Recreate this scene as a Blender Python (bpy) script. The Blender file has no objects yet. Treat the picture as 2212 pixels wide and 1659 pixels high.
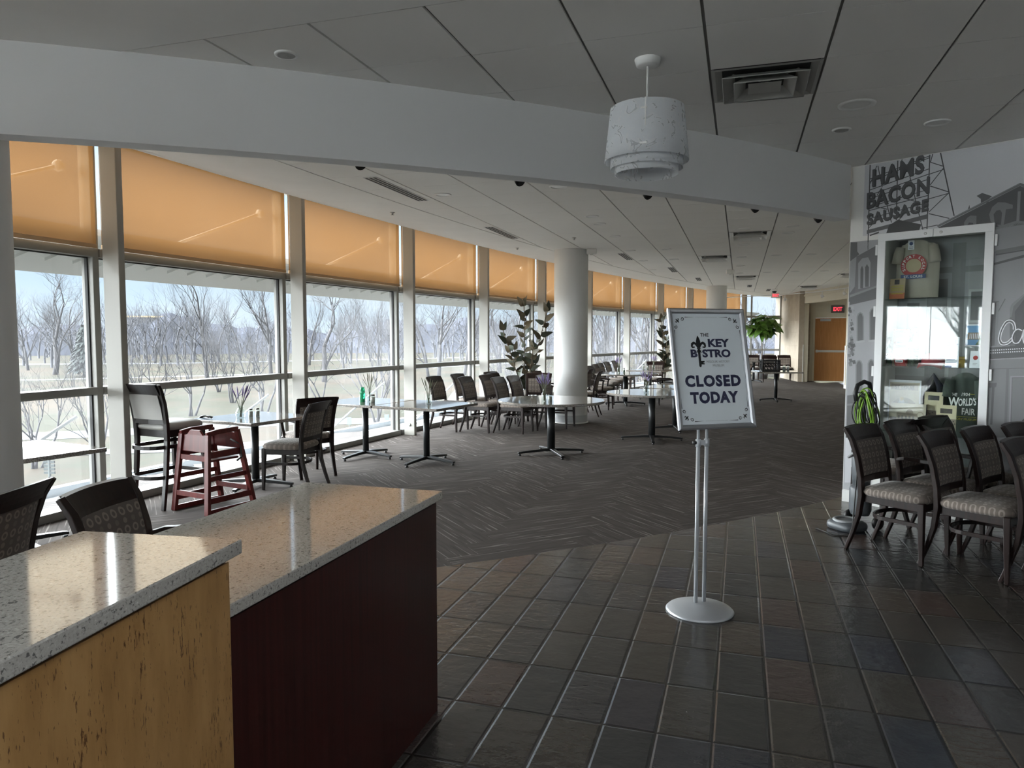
import bpy, bmesh, math, random
from mathutils import Vector, Matrix
random.seed(7)
PI=math.pi
SC=bpy.context.scene
COL=SC.collection
# ------------------------------------------------------------------ camera, sky, sun, exposure
cam_d=bpy.data.cameras.new('camera'); cam=bpy.data.objects.new('camera',cam_d); COL.objects.link(cam)
cam_d.sensor_width=36.0; cam_d.lens=36.0*1561.0/2212.0; cam_d.clip_end=3000
cam.location=(0,0,1.5); cam.rotation_euler=(math.radians(90-3.74),0,0)
SC.camera=cam
SC.view_settings.view_transform='Standard'; SC.view_settings.look='None'
SC.cycles.diffuse_bounces=8; SC.cycles.max_bounces=16; SC.cycles.transparent_max_bounces=24
SC.view_settings.gamma=1.0; SC.view_settings.use_curve_mapping=False
SC.view_settings.exposure=2.65
W=bpy.data.worlds.new('sky'); SC.world=W; W.use_nodes=True
def build_sky():
    nt=W.node_tree; n=nt.nodes; l=nt.links; n.clear()
    out=n.new('ShaderNodeOutputWorld'); bg=n.new('ShaderNodeBackground')
    tc=n.new('ShaderNodeTexCoord'); sx=n.new('ShaderNodeSeparateXYZ')
    l.new(tc.outputs['Generated'],sx.inputs[0])
    rp=n.new('ShaderNodeValToRGB'); e=rp.color_ramp.elements
    e[0].position=0.0; e[0].color=(.70,.84,.97,1); e[1].position=.45; e[1].color=(.42,.62,.92,1)
    m=e.new(.12); m.color=(.56,.76,.98,1)
    l.new(sx.outputs[2],rp.inputs[0])
    mp=n.new('ShaderNodeMapping'); mp.inputs['Scale'].default_value=(3,3,14)
    nz=n.new('ShaderNodeTexNoise'); nz.inputs['Scale'].default_value=1.3; nz.inputs['Detail'].default_value=5
    l.new(tc.outputs['Generated'],mp.inputs[0]); l.new(mp.outputs[0],nz.inputs['Vector'])
    r2=n.new('ShaderNodeValToRGB'); q=r2.color_ramp.elements
    q[0].position=.45; q[0].color=(0,0,0,1); q[1].position=.75; q[1].color=(.6,.6,.6,1)
    l.new(nz.outputs['Fac'],r2.inputs[0])
    mx=n.new('ShaderNodeMixRGB'); mx.inputs[2].default_value=(.86,.9,.95,1)
    l.new(r2.outputs[0],mx.inputs[0]); l.new(rp.outputs[0],mx.inputs[1])
    l.new(mx.outputs[0],bg.inputs[0]); bg.inputs[1].default_value=.20
    l.new(bg.outputs[0],out.inputs[0])
build_sky()
sun_d=bpy.data.lights.new('overcast_sun','SUN'); sun=bpy.data.objects.new('overcast_sun',sun_d); COL.objects.link(sun)
sun_d.energy=12.0; sun_d.angle=math.radians(130); sun_d.color=(.93,.97,1.0)
_sd=Vector((-.90,-.04,.42)); sun.location=(-30,15,25)
sun.rotation_euler=_sd.to_track_quat('Z','Y').to_euler()

def add_fill_light(x,y,w,d,e):  # unseen area light added behind the camera to brighten the foreground, no fixture modelled
    l=bpy.data.lights.new('added_fill_light','AREA'); o=bpy.data.objects.new('added_fill_light',l); COL.objects.link(o)
    l.shape='RECTANGLE'; l.size=w; l.size_y=d; l.energy=e; l.color=(.88,.94,1.0); o.location=(x,y,2.97); o.rotation_euler=(0,0,math.radians(-17.5))
for x_,y_,e_ in((1.0,-1.0,9),(2.6,-2.4,2),(-1.4,-2.4,8)): add_fill_light(x_,y_,1.2,.6,e_)
# ------------------------------------------------------------------ materials
class NT:
    def __init__(s,m): s.t=m.node_tree; s.n=s.t.nodes; s.l=s.t.links
    def new(s,k,**kw):
        x=s.n.new(k)
        for a,b in kw.items(): setattr(x,a,b)
        return x
    def put(s,sock,v):
        if hasattr(v,'is_output') or isinstance(v,bpy.types.NodeSocket): s.l.new(v,sock)
        else: sock.default_value=v
    def m(s,op,a,b=0.0,c=0.0):
        x=s.n.new('ShaderNodeMath'); x.operation=op
        s.put(x.inputs[0],a); s.put(x.inputs[1],b); s.put(x.inputs[2],c)
        return x.outputs[0]
    def mix(s,f,a,b):
        x=s.n.new('ShaderNodeMixRGB'); s.put(x.inputs[0],f); s.put(x.inputs[1],a); s.put(x.inputs[2],b); return x.outputs[0]
    def ramp(s,f,stops):
        x=s.n.new('ShaderNodeValToRGB'); e=x.color_ramp.elements
        while len(e)<len(stops): e.new(.5)
        for k,(p,c) in enumerate(stops):
            e[k].position=p; e[k].color=(c[0],c[1],c[2],1) if hasattr(c,'__len__') else (c,c,c,1)
        s.put(x.inputs[0],f); return x.outputs[0]
    def noise(s,vec,scale,detail=3,rough=.5):
        x=s.n.new('ShaderNodeTexNoise'); s.l.new(vec,x.inputs['Vector']); x.inputs['Scale'].default_value=scale
        x.inputs['Detail'].default_value=detail; x.inputs['Roughness'].default_value=rough; return x.outputs['Fac']
    def coord(s,kind='Object',scale=(1,1,1),rot=(0,0,0),loc=(0,0,0)):
        t=s.n.new('ShaderNodeTexCoord'); mp=s.n.new('ShaderNodeMapping')
        mp.inputs['Scale'].default_value=scale; mp.inputs['Rotation'].default_value=rot; mp.inputs['Location'].default_value=loc
        s.l.new(t.outputs[kind],mp.inputs[0]); return mp.outputs[0]
    def xyz(s,v):
        x=s.n.new('ShaderNodeSeparateXYZ'); s.l.new(v,x.inputs[0]); return x.outputs
    def comb(s,a,b,c=0.0):
        x=s.n.new('ShaderNodeCombineXYZ'); s.put(x.inputs[0],a); s.put(x.inputs[1],b); s.put(x.inputs[2],c); return x.outputs[0]
    def bump(s,h,strength=.3,dist=.01):
        x=s.n.new('ShaderNodeBump'); x.inputs['Strength'].default_value=strength; x.inputs['Distance'].default_value=dist
        s.l.new(h,x.inputs['Height']); return x.outputs[0]
MATS={}
def mat(name,color=(.5,.5,.5),rough=.5,metal=0.0,spec=.5,trans=0.0,emit=None,estr=1.0,var=0.0,vscale=8.0,bump=0.0,bscale=60.0,coat=0.0):
    m=bpy.data.materials.new(name); m.use_nodes=True; t=NT(m)
    b=t.n['Principled BSDF']; b.inputs['Base Color'].default_value=(*color,1)
    b.inputs['Roughness'].default_value=rough; b.inputs['Metallic'].default_value=metal
    b.inputs['Specular IOR Level'].default_value=spec; b.inputs['Transmission Weight'].default_value=trans
    b.inputs['Coat Weight'].default_value=coat
    if emit: b.inputs['Emission Color'].default_value=(*emit,1); b.inputs['Emission Strength'].default_value=estr
    if var>0:
        c=t.coord(); f=t.noise(c,vscale,4)
        lo=tuple(max(0,x*(1-var)) for x in color); hi=tuple(min(1,x*(1+var)) for x in color)
        t.l.new(t.ramp(f,[(.3,lo),(.7,hi)]),b.inputs['Base Color'])
    if bump>0:
        c=t.coord(); t.l.new(t.bump(t.noise(c,bscale,3),bump,.005),b.inputs['Normal'])
    MATS[name]=m; return m
def shader_mat(name):
    m=bpy.data.materials.new(name); m.use_nodes=True; t=NT(m); MATS[name]=m
    return m,t,t.n['Principled BSDF'],t.n['Material Output']
M=MATS
mat('plaster',(.86,.855,.83),.85,var=.02,vscale=3)
mat('bulkhead_paint',(.74,.745,.75),.8)
mat('column_paint',(.66,.665,.66),.6)
mat('column_base_grey',(.36,.37,.38),.5)
mat('fin_paint',(.31,.297,.268),.45)
mat('aluminium',(.22,.215,.20),.42,.25)
mat('dark_gasket',(.03,.03,.03),.6)
mat('cream_paint',(.60,.56,.46),.8)
mat('white_paint',(.72,.72,.70),.5)
mat('white_metal',(.74,.75,.76),.35)
mat('silver',(.42,.43,.45),.36,.8)
mat('silver_paint',(.52,.54,.57),.35,.35)
mat('chrome',(.7,.7,.7),.15,1.0)
mat('black_metal',(.018,.019,.02),.38,.3)
mat('black_plastic',(.015,.015,.016),.45)
mat('grey_plastic',(.09,.1,.11),.4)
mat('light_grey_plastic',(.3,.31,.32),.4)
mat('white_plastic',(.86,.86,.84),.45)
mat('blind_hem',(.50,.32,.17),.7)
mat('dark_slot',(.02,.02,.02),.7)
mat('vent_metal',(.40,.40,.38),.5,.1)
mat('vent_silver',(.85,.85,.83),.35,.15)
mat('lamp_lens',(.8,.8,.78),.3)
mat('vinyl_grey',(.34,.33,.31),.5,var=.04)
mat('purple_bloom',(.22,.17,.34),.8)
mat('dry_stem',(.13,.14,.09),.8)
mat('green_glass',(.03,.42,.20),.1,trans=.5)
mat('shaker_fill',(.38,.36,.33),.4)
mat('dark_lid',(.05,.045,.04),.35,.5)
mat('dark_leaf',(.035,.045,.03),.35,var=.3,vscale=12)
mat('olive_leaf',(.085,.07,.04),.4,var=.3,vscale=12)
mat('bright_leaf',(.08,.17,.025),.4,var=.35,vscale=9)
mat('stem_brown',(.1,.075,.05),.8)
mat('pot_grey',(.12,.12,.12),.6)
mat('soil',(.03,.022,.016),.9)
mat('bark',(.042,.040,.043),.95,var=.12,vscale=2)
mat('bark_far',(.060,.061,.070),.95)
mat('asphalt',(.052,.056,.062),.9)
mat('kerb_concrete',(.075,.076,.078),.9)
mat('ledge_white',(.36,.39,.41),.6)
mat('canopy_metal',(.55,.55,.53),.6)
mat('evergreen',(.03,.038,.036),.9)
mat('building_white',(.11,.105,.10),.8)
mat('blue_paint',(.10,.28,.70),.5)
mat('cream_print',(.66,.58,.38),.5)
mat('exit_red',(.6,.02,.03),.4,emit=(1.0,.05,.08),estr=.30)
mat('exit_panel',(.12,.11,.11),.4)
mat('black_ink',(.012,.012,.016),.5)
mat('navy_ink',(.022,.022,.075),.5)
mat('grey_ink',(.25,.25,.27),.5)
mat('white_ink',(.8,.8,.78),.6)
mat('yellow_ink',(.55,.48,.05),.6)
mat('paper_white',(.82,.83,.89),.35)
mat('red_print',(.42,.03,.03),.5)
mat('blue_print',(.05,.09,.25),.5)
mat('orange_print',(.55,.16,.06),.5)
mat('dark_blue_print',(.03,.045,.09),.5)
mat('sepia_light',(.52,.46,.36),.5)
mat('sepia_mid',(.25,.20,.15),.5)
mat('sepia_dark',(.07,.055,.045),.5)
mat('sky_print',(.12,.30,.55),.4)
mat('green_print',(.05,.12,.05),.5)
mat('tan_print',(.50,.38,.22),.5)
mat('shirt_tan',(.46,.42,.35),.9)
mat('shirt_green',(.06,.075,.065),.9)
mat('shirt_navy',(.03,.03,.045),.9)
mat('cap_red',(.30,.03,.04),.8)
mat('gold',(.55,.38,.10),.3,.8)
mat('tin_green',(.16,.2,.16),.3,.4,var=.6,vscale=60)
mat('bottle_red',(.25,.03,.03),.2)
mat('bottle_dark_green',(.012,.05,.02),.15)
mat('lime_cable',(.20,.38,.03),.5)
mat('black_cable',(.012,.012,.012),.5)
mat('flag_blue',(.12,.30,.75),.5)
mat('tan_glass_top',(.5,.5,.5),.1)
mat('steel',(.45,.45,.44),.3,.8)
# wood, mahogany, etc
def wood(name,c1,c2,scale=(1,1,1),rough=.35,n=6.0,coat=.0,axis=2):
    m,t,b,o=shader_mat(name)
    s=[40,40,40]; s[axis]=2.2
    c=t.coord(scale=tuple(a*k for a,k in zip(s,scale)))
    f=t.noise(c,1.0,n)
    t.l.new(t.ramp(f,[(.32,c1),(.68,c2)]),b.inputs['Base Color'])
    b.inputs['Roughness'].default_value=rough; b.inputs['Coat Weight'].default_value=coat; b.inputs['Specular IOR Level'].default_value=.28
    b.inputs['Coat Roughness'].default_value=.15
wood('chair_wood',(.0085,.0042,.0036),(.019,.0078,.006),rough=.36,coat=.05)
wood('chair_wood_black',(.012,.009,.008),(.018,.013,.012),rough=.35,coat=.08)
wood('highchair_wood',(.085,.012,.011),(.14,.020,.017),rough=.36,coat=.12)
wood('mahogany',(.026,.007,.0055),(.046,.011,.009),scale=(2,2,.7),rough=.32)
wood('door_wood',(.36,.16,.05),(.43,.20,.07),rough=.4)
def anigre():
    m,t,b,o=shader_mat('anigre_veneer')
    c=t.coord(scale=(22,22,5)); f=t.noise(c,1.0,6,.65)
    base=t.ramp(f,[(.3,(.32,.17,.058)),(.5,(.39,.215,.078)),(.72,(.45,.26,.10))])
    c2=t.coord(scale=(260,260,42)); g=t.noise(c2,1.0,3,.6)
    c3=t.coord(scale=(12,12,7)); h=t.noise(c3,1.0,3,.6)
    k=t.m('MULTIPLY',t.m('GREATER_THAN',t.m('ADD',g,t.m('MULTIPLY',h,.42)),.86),.85)
    t.l.new(t.mix(k,base,(.10,.04,.015,1)),b.inputs['Base Color'])
    b.inputs['Roughness'].default_value=.36
anigre()
def quartz():
    m,t,b,o=shader_mat('quartz')
    c=t.coord()
    f=t.noise(c,160,4,.7); g=t.noise(c,75,3,.65); v=t.noise(c,6,2)
    a=t.ramp(f,[(.36,(.14,.14,.13)),(.43,(.42,.40,.36)),(.60,(.47,.45,.41)),(.68,(.66,.65,.62))])
    k=t.m('MULTIPLY',t.m('LESS_THAN',g,.385),.85)
    a=t.mix(k,a,(.09,.09,.085,1))
    t.l.new(a,b.inputs['Base Color']); b.inputs['Roughness'].default_value=.07; b.inputs['Specular IOR Level'].default_value=.8
quartz()
def granite():
    m,t,b,o=shader_mat('granite_top')
    c=t.coord(); f=t.noise(c,120,4,.7); g=t.noise(c,30,3,.6)
    a=t.ramp(f,[(.35,(.05,.045,.04)),(.5,(.22,.20,.18)),(.66,(.46,.43,.40))])
    a=t.mix(t.m('MULTIPLY',g,.4),a,(.28,.25,.23,1))
    t.l.new(a,b.inputs['Base Color']); b.inputs['Roughness'].default_value=.09
    b.inputs['Specular IOR Level'].default_value=.75; b.inputs['Coat Weight'].default_value=.5; b.inputs['Coat Roughness'].default_value=.04
granite()
def fabric(name,axes,base,ring):
    m,t,b,o=shader_mat(name)
    x=t.xyz(t.coord()); u=x[axes[0]]; v=x[axes[1]]
    cu,cv=.052,.040
    fu=t.m('SUBTRACT',t.m('FRACT',t.m('DIVIDE',t.m('ADD',u,10.0),cu)),.5); fv=t.m('SUBTRACT',t.m('FRACT',t.m('DIVIDE',t.m('ADD',v,10.0),cv)),.5)
    d=t.m('SQRT',t.m('ADD',t.m('POWER',t.m('MULTIPLY',fu,cu),2.0),t.m('POWER',t.m('MULTIPLY',fv,cv),2.0)))
    par=t.m('MODULO',t.m('FLOOR',t.m('DIVIDE',t.m('ADD',v,10.0),cv)),2.0)
    par2=t.m('MODULO',t.m('FLOOR',t.m('DIVIDE',t.m('ADD',u,10.0),cu)),2.0)
    rg=t.m('MULTIPLY',t.m('LESS_THAN',d,.0185),t.m('GREATER_THAN',d,.0095))
    dot=t.m('LESS_THAN',d,.012)
    dots=t.m('MULTIPLY',dot,t.m('ADD',.35,t.m('MULTIPLY',par2,.4)))
    k=t.m('ADD',t.m('MULTIPLY',rg,t.m('SUBTRACT',1.0,par)),t.m('MULTIPLY',dots,par))
    w=t.noise(t.coord(),900,2)
    k=t.m('MULTIPLY',k,t.m('ADD',.55,t.m('MULTIPLY',w,.5)))
    t.l.new(t.mix(k,(*base,1),(*ring,1)),b.inputs['Base Color'])
    b.inputs['Roughness'].default_value=.85; b.inputs['Sheen Weight'].default_value=.15
    t.l.new(t.bump(w,.15,.002),b.inputs['Normal'])
fabric('fabric_back',(1,2),(.105,.085,.072),(.27,.23,.195))
fabric('fabric_seat',(0,1),(.17,.14,.12),(.36,.31,.27))
def tile():
    m,t,b,o=shader_mat('slate_tile')
    A=math.radians(-17.5)
    tc=t.new('ShaderNodeTexCoord'); x=t.xyz(tc.outputs['Object'])
    ox,oy=-.1395,4.5518
    X=t.m('SUBTRACT',x[0],ox); Y=t.m('SUBTRACT',x[1],oy)
    u=t.m('DIVIDE',t.m('ADD',t.m('MULTIPLY',X,math.cos(A)),t.m('MULTIPLY',Y,math.sin(A))),.2044)
    v=t.m('DIVIDE',t.m('ADD',t.m('MULTIPLY',X,-math.sin(A)),t.m('MULTIPLY',Y,math.cos(A))),.4049)
    iu=t.m('FLOOR',u); iv=t.m('FLOOR',v); fu=t.m('FRACT',u); fv=t.m('FRACT',v)
    wn=t.new('ShaderNodeTexWhiteNoise',noise_dimensions='2D'); t.l.new(t.comb(iu,iv),wn.inputs['Vector'])
    col=t.ramp(wn.outputs['Value'],[(0,(.022,.024,.028)),(.22,(.034,.034,.034)),(.42,(.050,.041,.033)),(.58,(.040,.036,.032)),(.72,(.072,.053,.038)),(.80,(.075,.043,.031)),(.9,(.018,.025,.045)),(1,(.060,.050,.037))])
    cc=t.comb(t.m('ADD',t.m('MULTIPLY',fu,.2044),t.m('MULTIPLY',iu,3.7)),t.m('ADD',t.m('MULTIPLY',fv,.4049),t.m('MULTIPLY',iv,5.3)))
    n1=t.noise(cc,9,4,.55); n2=t.noise(cc,38,5,.75)
    wv=t.new('ShaderNodeTexNoise'); wv.inputs['Scale'].default_value=1.0
    ws=t.xyz(wn.outputs['Color'])[1]
    mp=t.comb(t.m('MULTIPLY',fu,2.0),t.m('ADD',t.m('MULTIPLY',fv,9.0),t.m('MULTIPLY',iu,7.3))); t.l.new(mp,wv.inputs['Vector']); wv.inputs['Detail'].default_value=3; wv.inputs['Distortion'].default_value=.8
    col=t.mix(t.m('MULTIPLY',n1,.5),col,(.075,.069,.063,1))
    gu=t.m('MINIMUM',t.m('MULTIPLY',fu,.2044),t.m('MULTIPLY',t.m('SUBTRACT',1.0,fu),.2044))
    gv=t.m('MINIMUM',t.m('MULTIPLY',fv,.4049),t.m('MULTIPLY',t.m('SUBTRACT',1.0,fv),.4049))
    g=t.m('MINIMUM',gu,gv)
    gr=t.m('LESS_THAN',g,.0042)
    edge=t.ramp(t.m('DIVIDE',g,.02),[(0,0),(.18,.0),(.55,1),(1,1)])
    t.l.new(t.mix(gr,col,(.012,.011,.010,1)),b.inputs['Base Color'])
    h=t.m('ADD',t.m('MULTIPLY',edge,.95),t.m('ADD',t.m('MULTIPLY',n1,.55),t.m('ADD',t.m('MULTIPLY',n2,.015),t.m('MULTIPLY',wv.outputs['Fac'],t.m('MULTIPLY',ws,.55)))))
    t.l.new(t.bump(h,.42,.018),b.inputs['Normal'])
    t.l.new(t.ramp(n2,[(.2,.16),(.8,.27)]),b.inputs['Roughness'])
    b.inputs['Specular IOR Level'].default_value=.95
tile()
def carpet():
    m,t,b,o=shader_mat('carpet_plank')
    uv=t.new('ShaderNodeUVMap'); uv.uv_map='UVMap'
    x=t.xyz(uv.outputs[0])
    v1=t.comb(t.m('MULTIPLY',x[0],1.6),t.m('MULTIPLY',x[1],62.0)); f=t.noise(v1,1.0,1)
    v2=t.comb(t.m('MULTIPLY',x[0],3.0),t.m('MULTIPLY',x[1],24.0)); g=t.noise(v2,1.0,2)
    v3=t.comb(t.m('MULTIPLY',x[0],300.0),t.m('MULTIPLY',x[1],300.0)); p=t.noise(v3,1.0,2)
    base=t.ramp(g,[(.3,(.062,.052,.047)),(.7,(.094,.080,.073))])
    base=t.mix(t.ramp(f,[(.625,0),(.66,.8)]),base,(.26,.235,.215,1))
    base=t.mix(t.ramp(f,[(.32,.6),(.38,0)]),base,(.04,.035,.032,1))
    base=t.mix(t.m('MULTIPLY',p,.25),base,(.03,.027,.025,1))
    t.l.new(base,b.inputs['Base Color']); b.inputs['Roughness'].default_value=.95; b.inputs['Specular IOR Level'].default_value=.15
    t.l.new(t.bump(p,.4,.004),b.inputs['Normal'])
carpet()
def ceil_tile():
    m,t,b,o=shader_mat('ceiling_tile')
    c=t.coord(); f=t.noise(c,140,2); g=t.noise(c,.9,2)
    t.l.new(t.ramp(g,[(.3,(.86,.85,.82)),(.7,(.90,.89,.86))]),b.inputs['Base Color']); b.inputs['Roughness'].default_value=.9
    t.l.new(t.bump(f,.08,.003),b.inputs['Normal'])
ceil_tile()
mat('ceiling_grid',(.24,.24,.23),.7)
def blind():
    m,t,b,o=shader_mat('blind_fabric')
    x=t.xyz(t.coord()); 
    wz=t.m('SINE',t.m('MULTIPLY',x[2],900.0)); 
    n=t.noise(t.coord(scale=(60,60,400)),1.0,2)
    tint=t.ramp(n,[(.3,(.088,.041,.0135)),(.7,(.098,.047,.016))])
    d=t.new('ShaderNodeBsdfDiffuse'); d.inputs[0].default_value=(.36,.22,.11,1)
    tr=t.new('ShaderNodeBsdfTranslucent'); t.l.new(tint,tr.inputs[0])
    tp=t.new('ShaderNodeBsdfTransparent'); tp.inputs[0].default_value=(.9,.78,.6,1)
    m1=t.new('ShaderNodeMixShader'); m1.inputs[0].default_value=.62; t.l.new(d.outputs[0],m1.inputs[1]); t.l.new(tr.outputs[0],m1.inputs[2])
    m2=t.new('ShaderNodeMixShader'); m2.inputs[0].default_value=.07; t.l.new(m1.outputs[0],m2.inputs[1]); t.l.new(tp.outputs[0],m2.inputs[2])
    t.l.new(m2.outputs[0],o.inputs[0]); t.n.remove(b)
blind()
def facing_fresnel(t,f0,top):
    lw=t.new('ShaderNodeLayerWeight'); lw.inputs[0].default_value=.5
    return t.m('ADD',f0,t.m('MULTIPLY',t.m('POWER',lw.outputs['Facing'],5.0),top-f0))
def pane():
    m,t,b,o=shader_mat('window_glass')
    tp=t.new('ShaderNodeBsdfTransparent'); tp.inputs[0].default_value=(.87,.895,.885,1)
    gl=t.new('ShaderNodeBsdfGlossy'); gl.inputs['Roughness'].default_value=.02; gl.inputs[0].default_value=(.9,.95,1,1)
    f=facing_fresnel(t,.035,.8)
    hz=t.new('ShaderNodeBsdfTranslucent'); hz.inputs[0].default_value=(.92,.95,1,1)
    m0=t.new('ShaderNodeMixShader')
    n=t.noise(t.coord(scale=(.8,.8,.8)),1.0,3); t.l.new(t.ramp(n,[(.35,.012),(.65,.045)]),m0.inputs[0])
    t.l.new(tp.outputs[0],m0.inputs[1]); t.l.new(hz.outputs[0],m0.inputs[2])
    m1=t.new('ShaderNodeMixShader'); t.l.new(f,m1.inputs[0]); t.l.new(m0.outputs[0],m1.inputs[1]); t.l.new(gl.outputs[0],m1.inputs[2])
    t.l.new(m1.outputs[0],o.inputs[0]); t.n.remove(b)
pane()
def clear_glass(name,tint,ior,k):
    m,t,b,o=shader_mat(name)
    tp=t.new('ShaderNodeBsdfTransparent'); tp.inputs[0].default_value=(*tint,1)
    gl=t.new('ShaderNodeBsdfGlossy'); gl.inputs['Roughness'].default_value=.02
    m1=t.new('ShaderNodeMixShader'); t.l.new(facing_fresnel(t,((ior-1)/(ior+1))**2*k,.9),m1.inputs[0]); t.l.new(tp.outputs[0],m1.inputs[1]); t.l.new(gl.outputs[0],m1.inputs[2])
    t.l.new(m1.outputs[0],o.inputs[0]); t.n.remove(b)
clear_glass('case_glass',(.93,.96,.95),1.5,.75)
clear_glass('clear_glass',(.88,.93,.92),1.6,1.3)
clear_glass('amber_glass',(.75,.6,.45),1.5,1.0)
def lampshade():
    m,t,b,o=shader_mat('lampshade_plastic')
    c=t.coord(scale=(1,1,1))
    def nz(sc,dist):
        x=t.new('ShaderNodeTexNoise'); x.inputs['Scale'].default_value=sc; x.inputs['Detail'].default_value=1.0; x.inputs['Distortion'].default_value=dist; t.l.new(c,x.inputs['Vector']); return x.outputs['Fac']
    a=nz(9,2.2); b2=nz(14,1.0)
    ar=t.m('ABSOLUTE',t.m('SUBTRACT',a,.5)); rim=t.m('MULTIPLY',t.m('LESS_THAN',ar,.030),t.m('GREATER_THAN',b2,.47))
    hole=t.m('MULTIPLY',t.m('MULTIPLY',t.m('LESS_THAN',t.m('ABSOLUTE',t.m('SUBTRACT',a,.575)),.030),t.m('GREATER_THAN',b2,.53)),1.0)
    d=t.new('ShaderNodeBsdfDiffuse'); t.l.new(t.mix(t.m('MULTIPLY',rim,.8),(.90,.92,.94,1),(.97,.97,.97,1)),d.inputs[0])
    tr=t.new('ShaderNodeBsdfTranslucent'); tr.inputs[0].default_value=(.85,.87,.9,1)
    tp=t.new('ShaderNodeBsdfTransparent')
    m1=t.new('ShaderNodeMixShader'); m1.inputs[0].default_value=.45; t.l.new(d.outputs[0],m1.inputs[1]); t.l.new(tr.outputs[0],m1.inputs[2])
    m2=t.new('ShaderNodeMixShader'); t.l.new(t.m('MULTIPLY',hole,.45),m2.inputs[0]); t.l.new(m1.outputs[0],m2.inputs[1]); t.l.new(tp.outputs[0],m2.inputs[2])
    t.l.new(m2.outputs[0],o.inputs[0]); t.n.remove(b)
lampshade()
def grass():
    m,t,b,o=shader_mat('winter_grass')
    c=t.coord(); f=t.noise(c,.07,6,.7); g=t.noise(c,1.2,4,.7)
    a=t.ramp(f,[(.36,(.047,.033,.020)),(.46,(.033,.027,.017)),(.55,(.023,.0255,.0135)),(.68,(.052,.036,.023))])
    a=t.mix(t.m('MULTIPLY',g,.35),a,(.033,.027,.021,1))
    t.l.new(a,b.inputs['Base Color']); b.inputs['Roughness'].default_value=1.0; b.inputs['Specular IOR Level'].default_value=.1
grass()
def hill():
    m,t,b,o=shader_mat('bare_woods')
    c=t.coord(scale=(.12,.12,.5)); f=t.noise(c,1.0,5,.7)
    t.l.new(t.ramp(f,[(.3,(.046,.050,.064)),(.7,(.062,.065,.078))]),b.inputs['Base Color']); b.inputs['Roughness'].default_value=1.0; b.inputs['Specular IOR Level'].default_value=0
hill()
def stone():
    m,t,b,o=shader_mat('limestone')
    c=t.coord(); f=t.noise(c,4,5,.6)
    t.l.new(t.ramp(f,[(.3,(.34,.285,.22)),(.7,(.42,.36,.29))]),b.inputs['Base Color']); b.inputs['Roughness'].default_value=.85
stone()
def grey_mat(g):
    k='print_grey_%03d'%int(g*1000)
    if k not in M: mat(k,(g*.97,g*.98,g*1.03),.42)
    return M[k]
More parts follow.
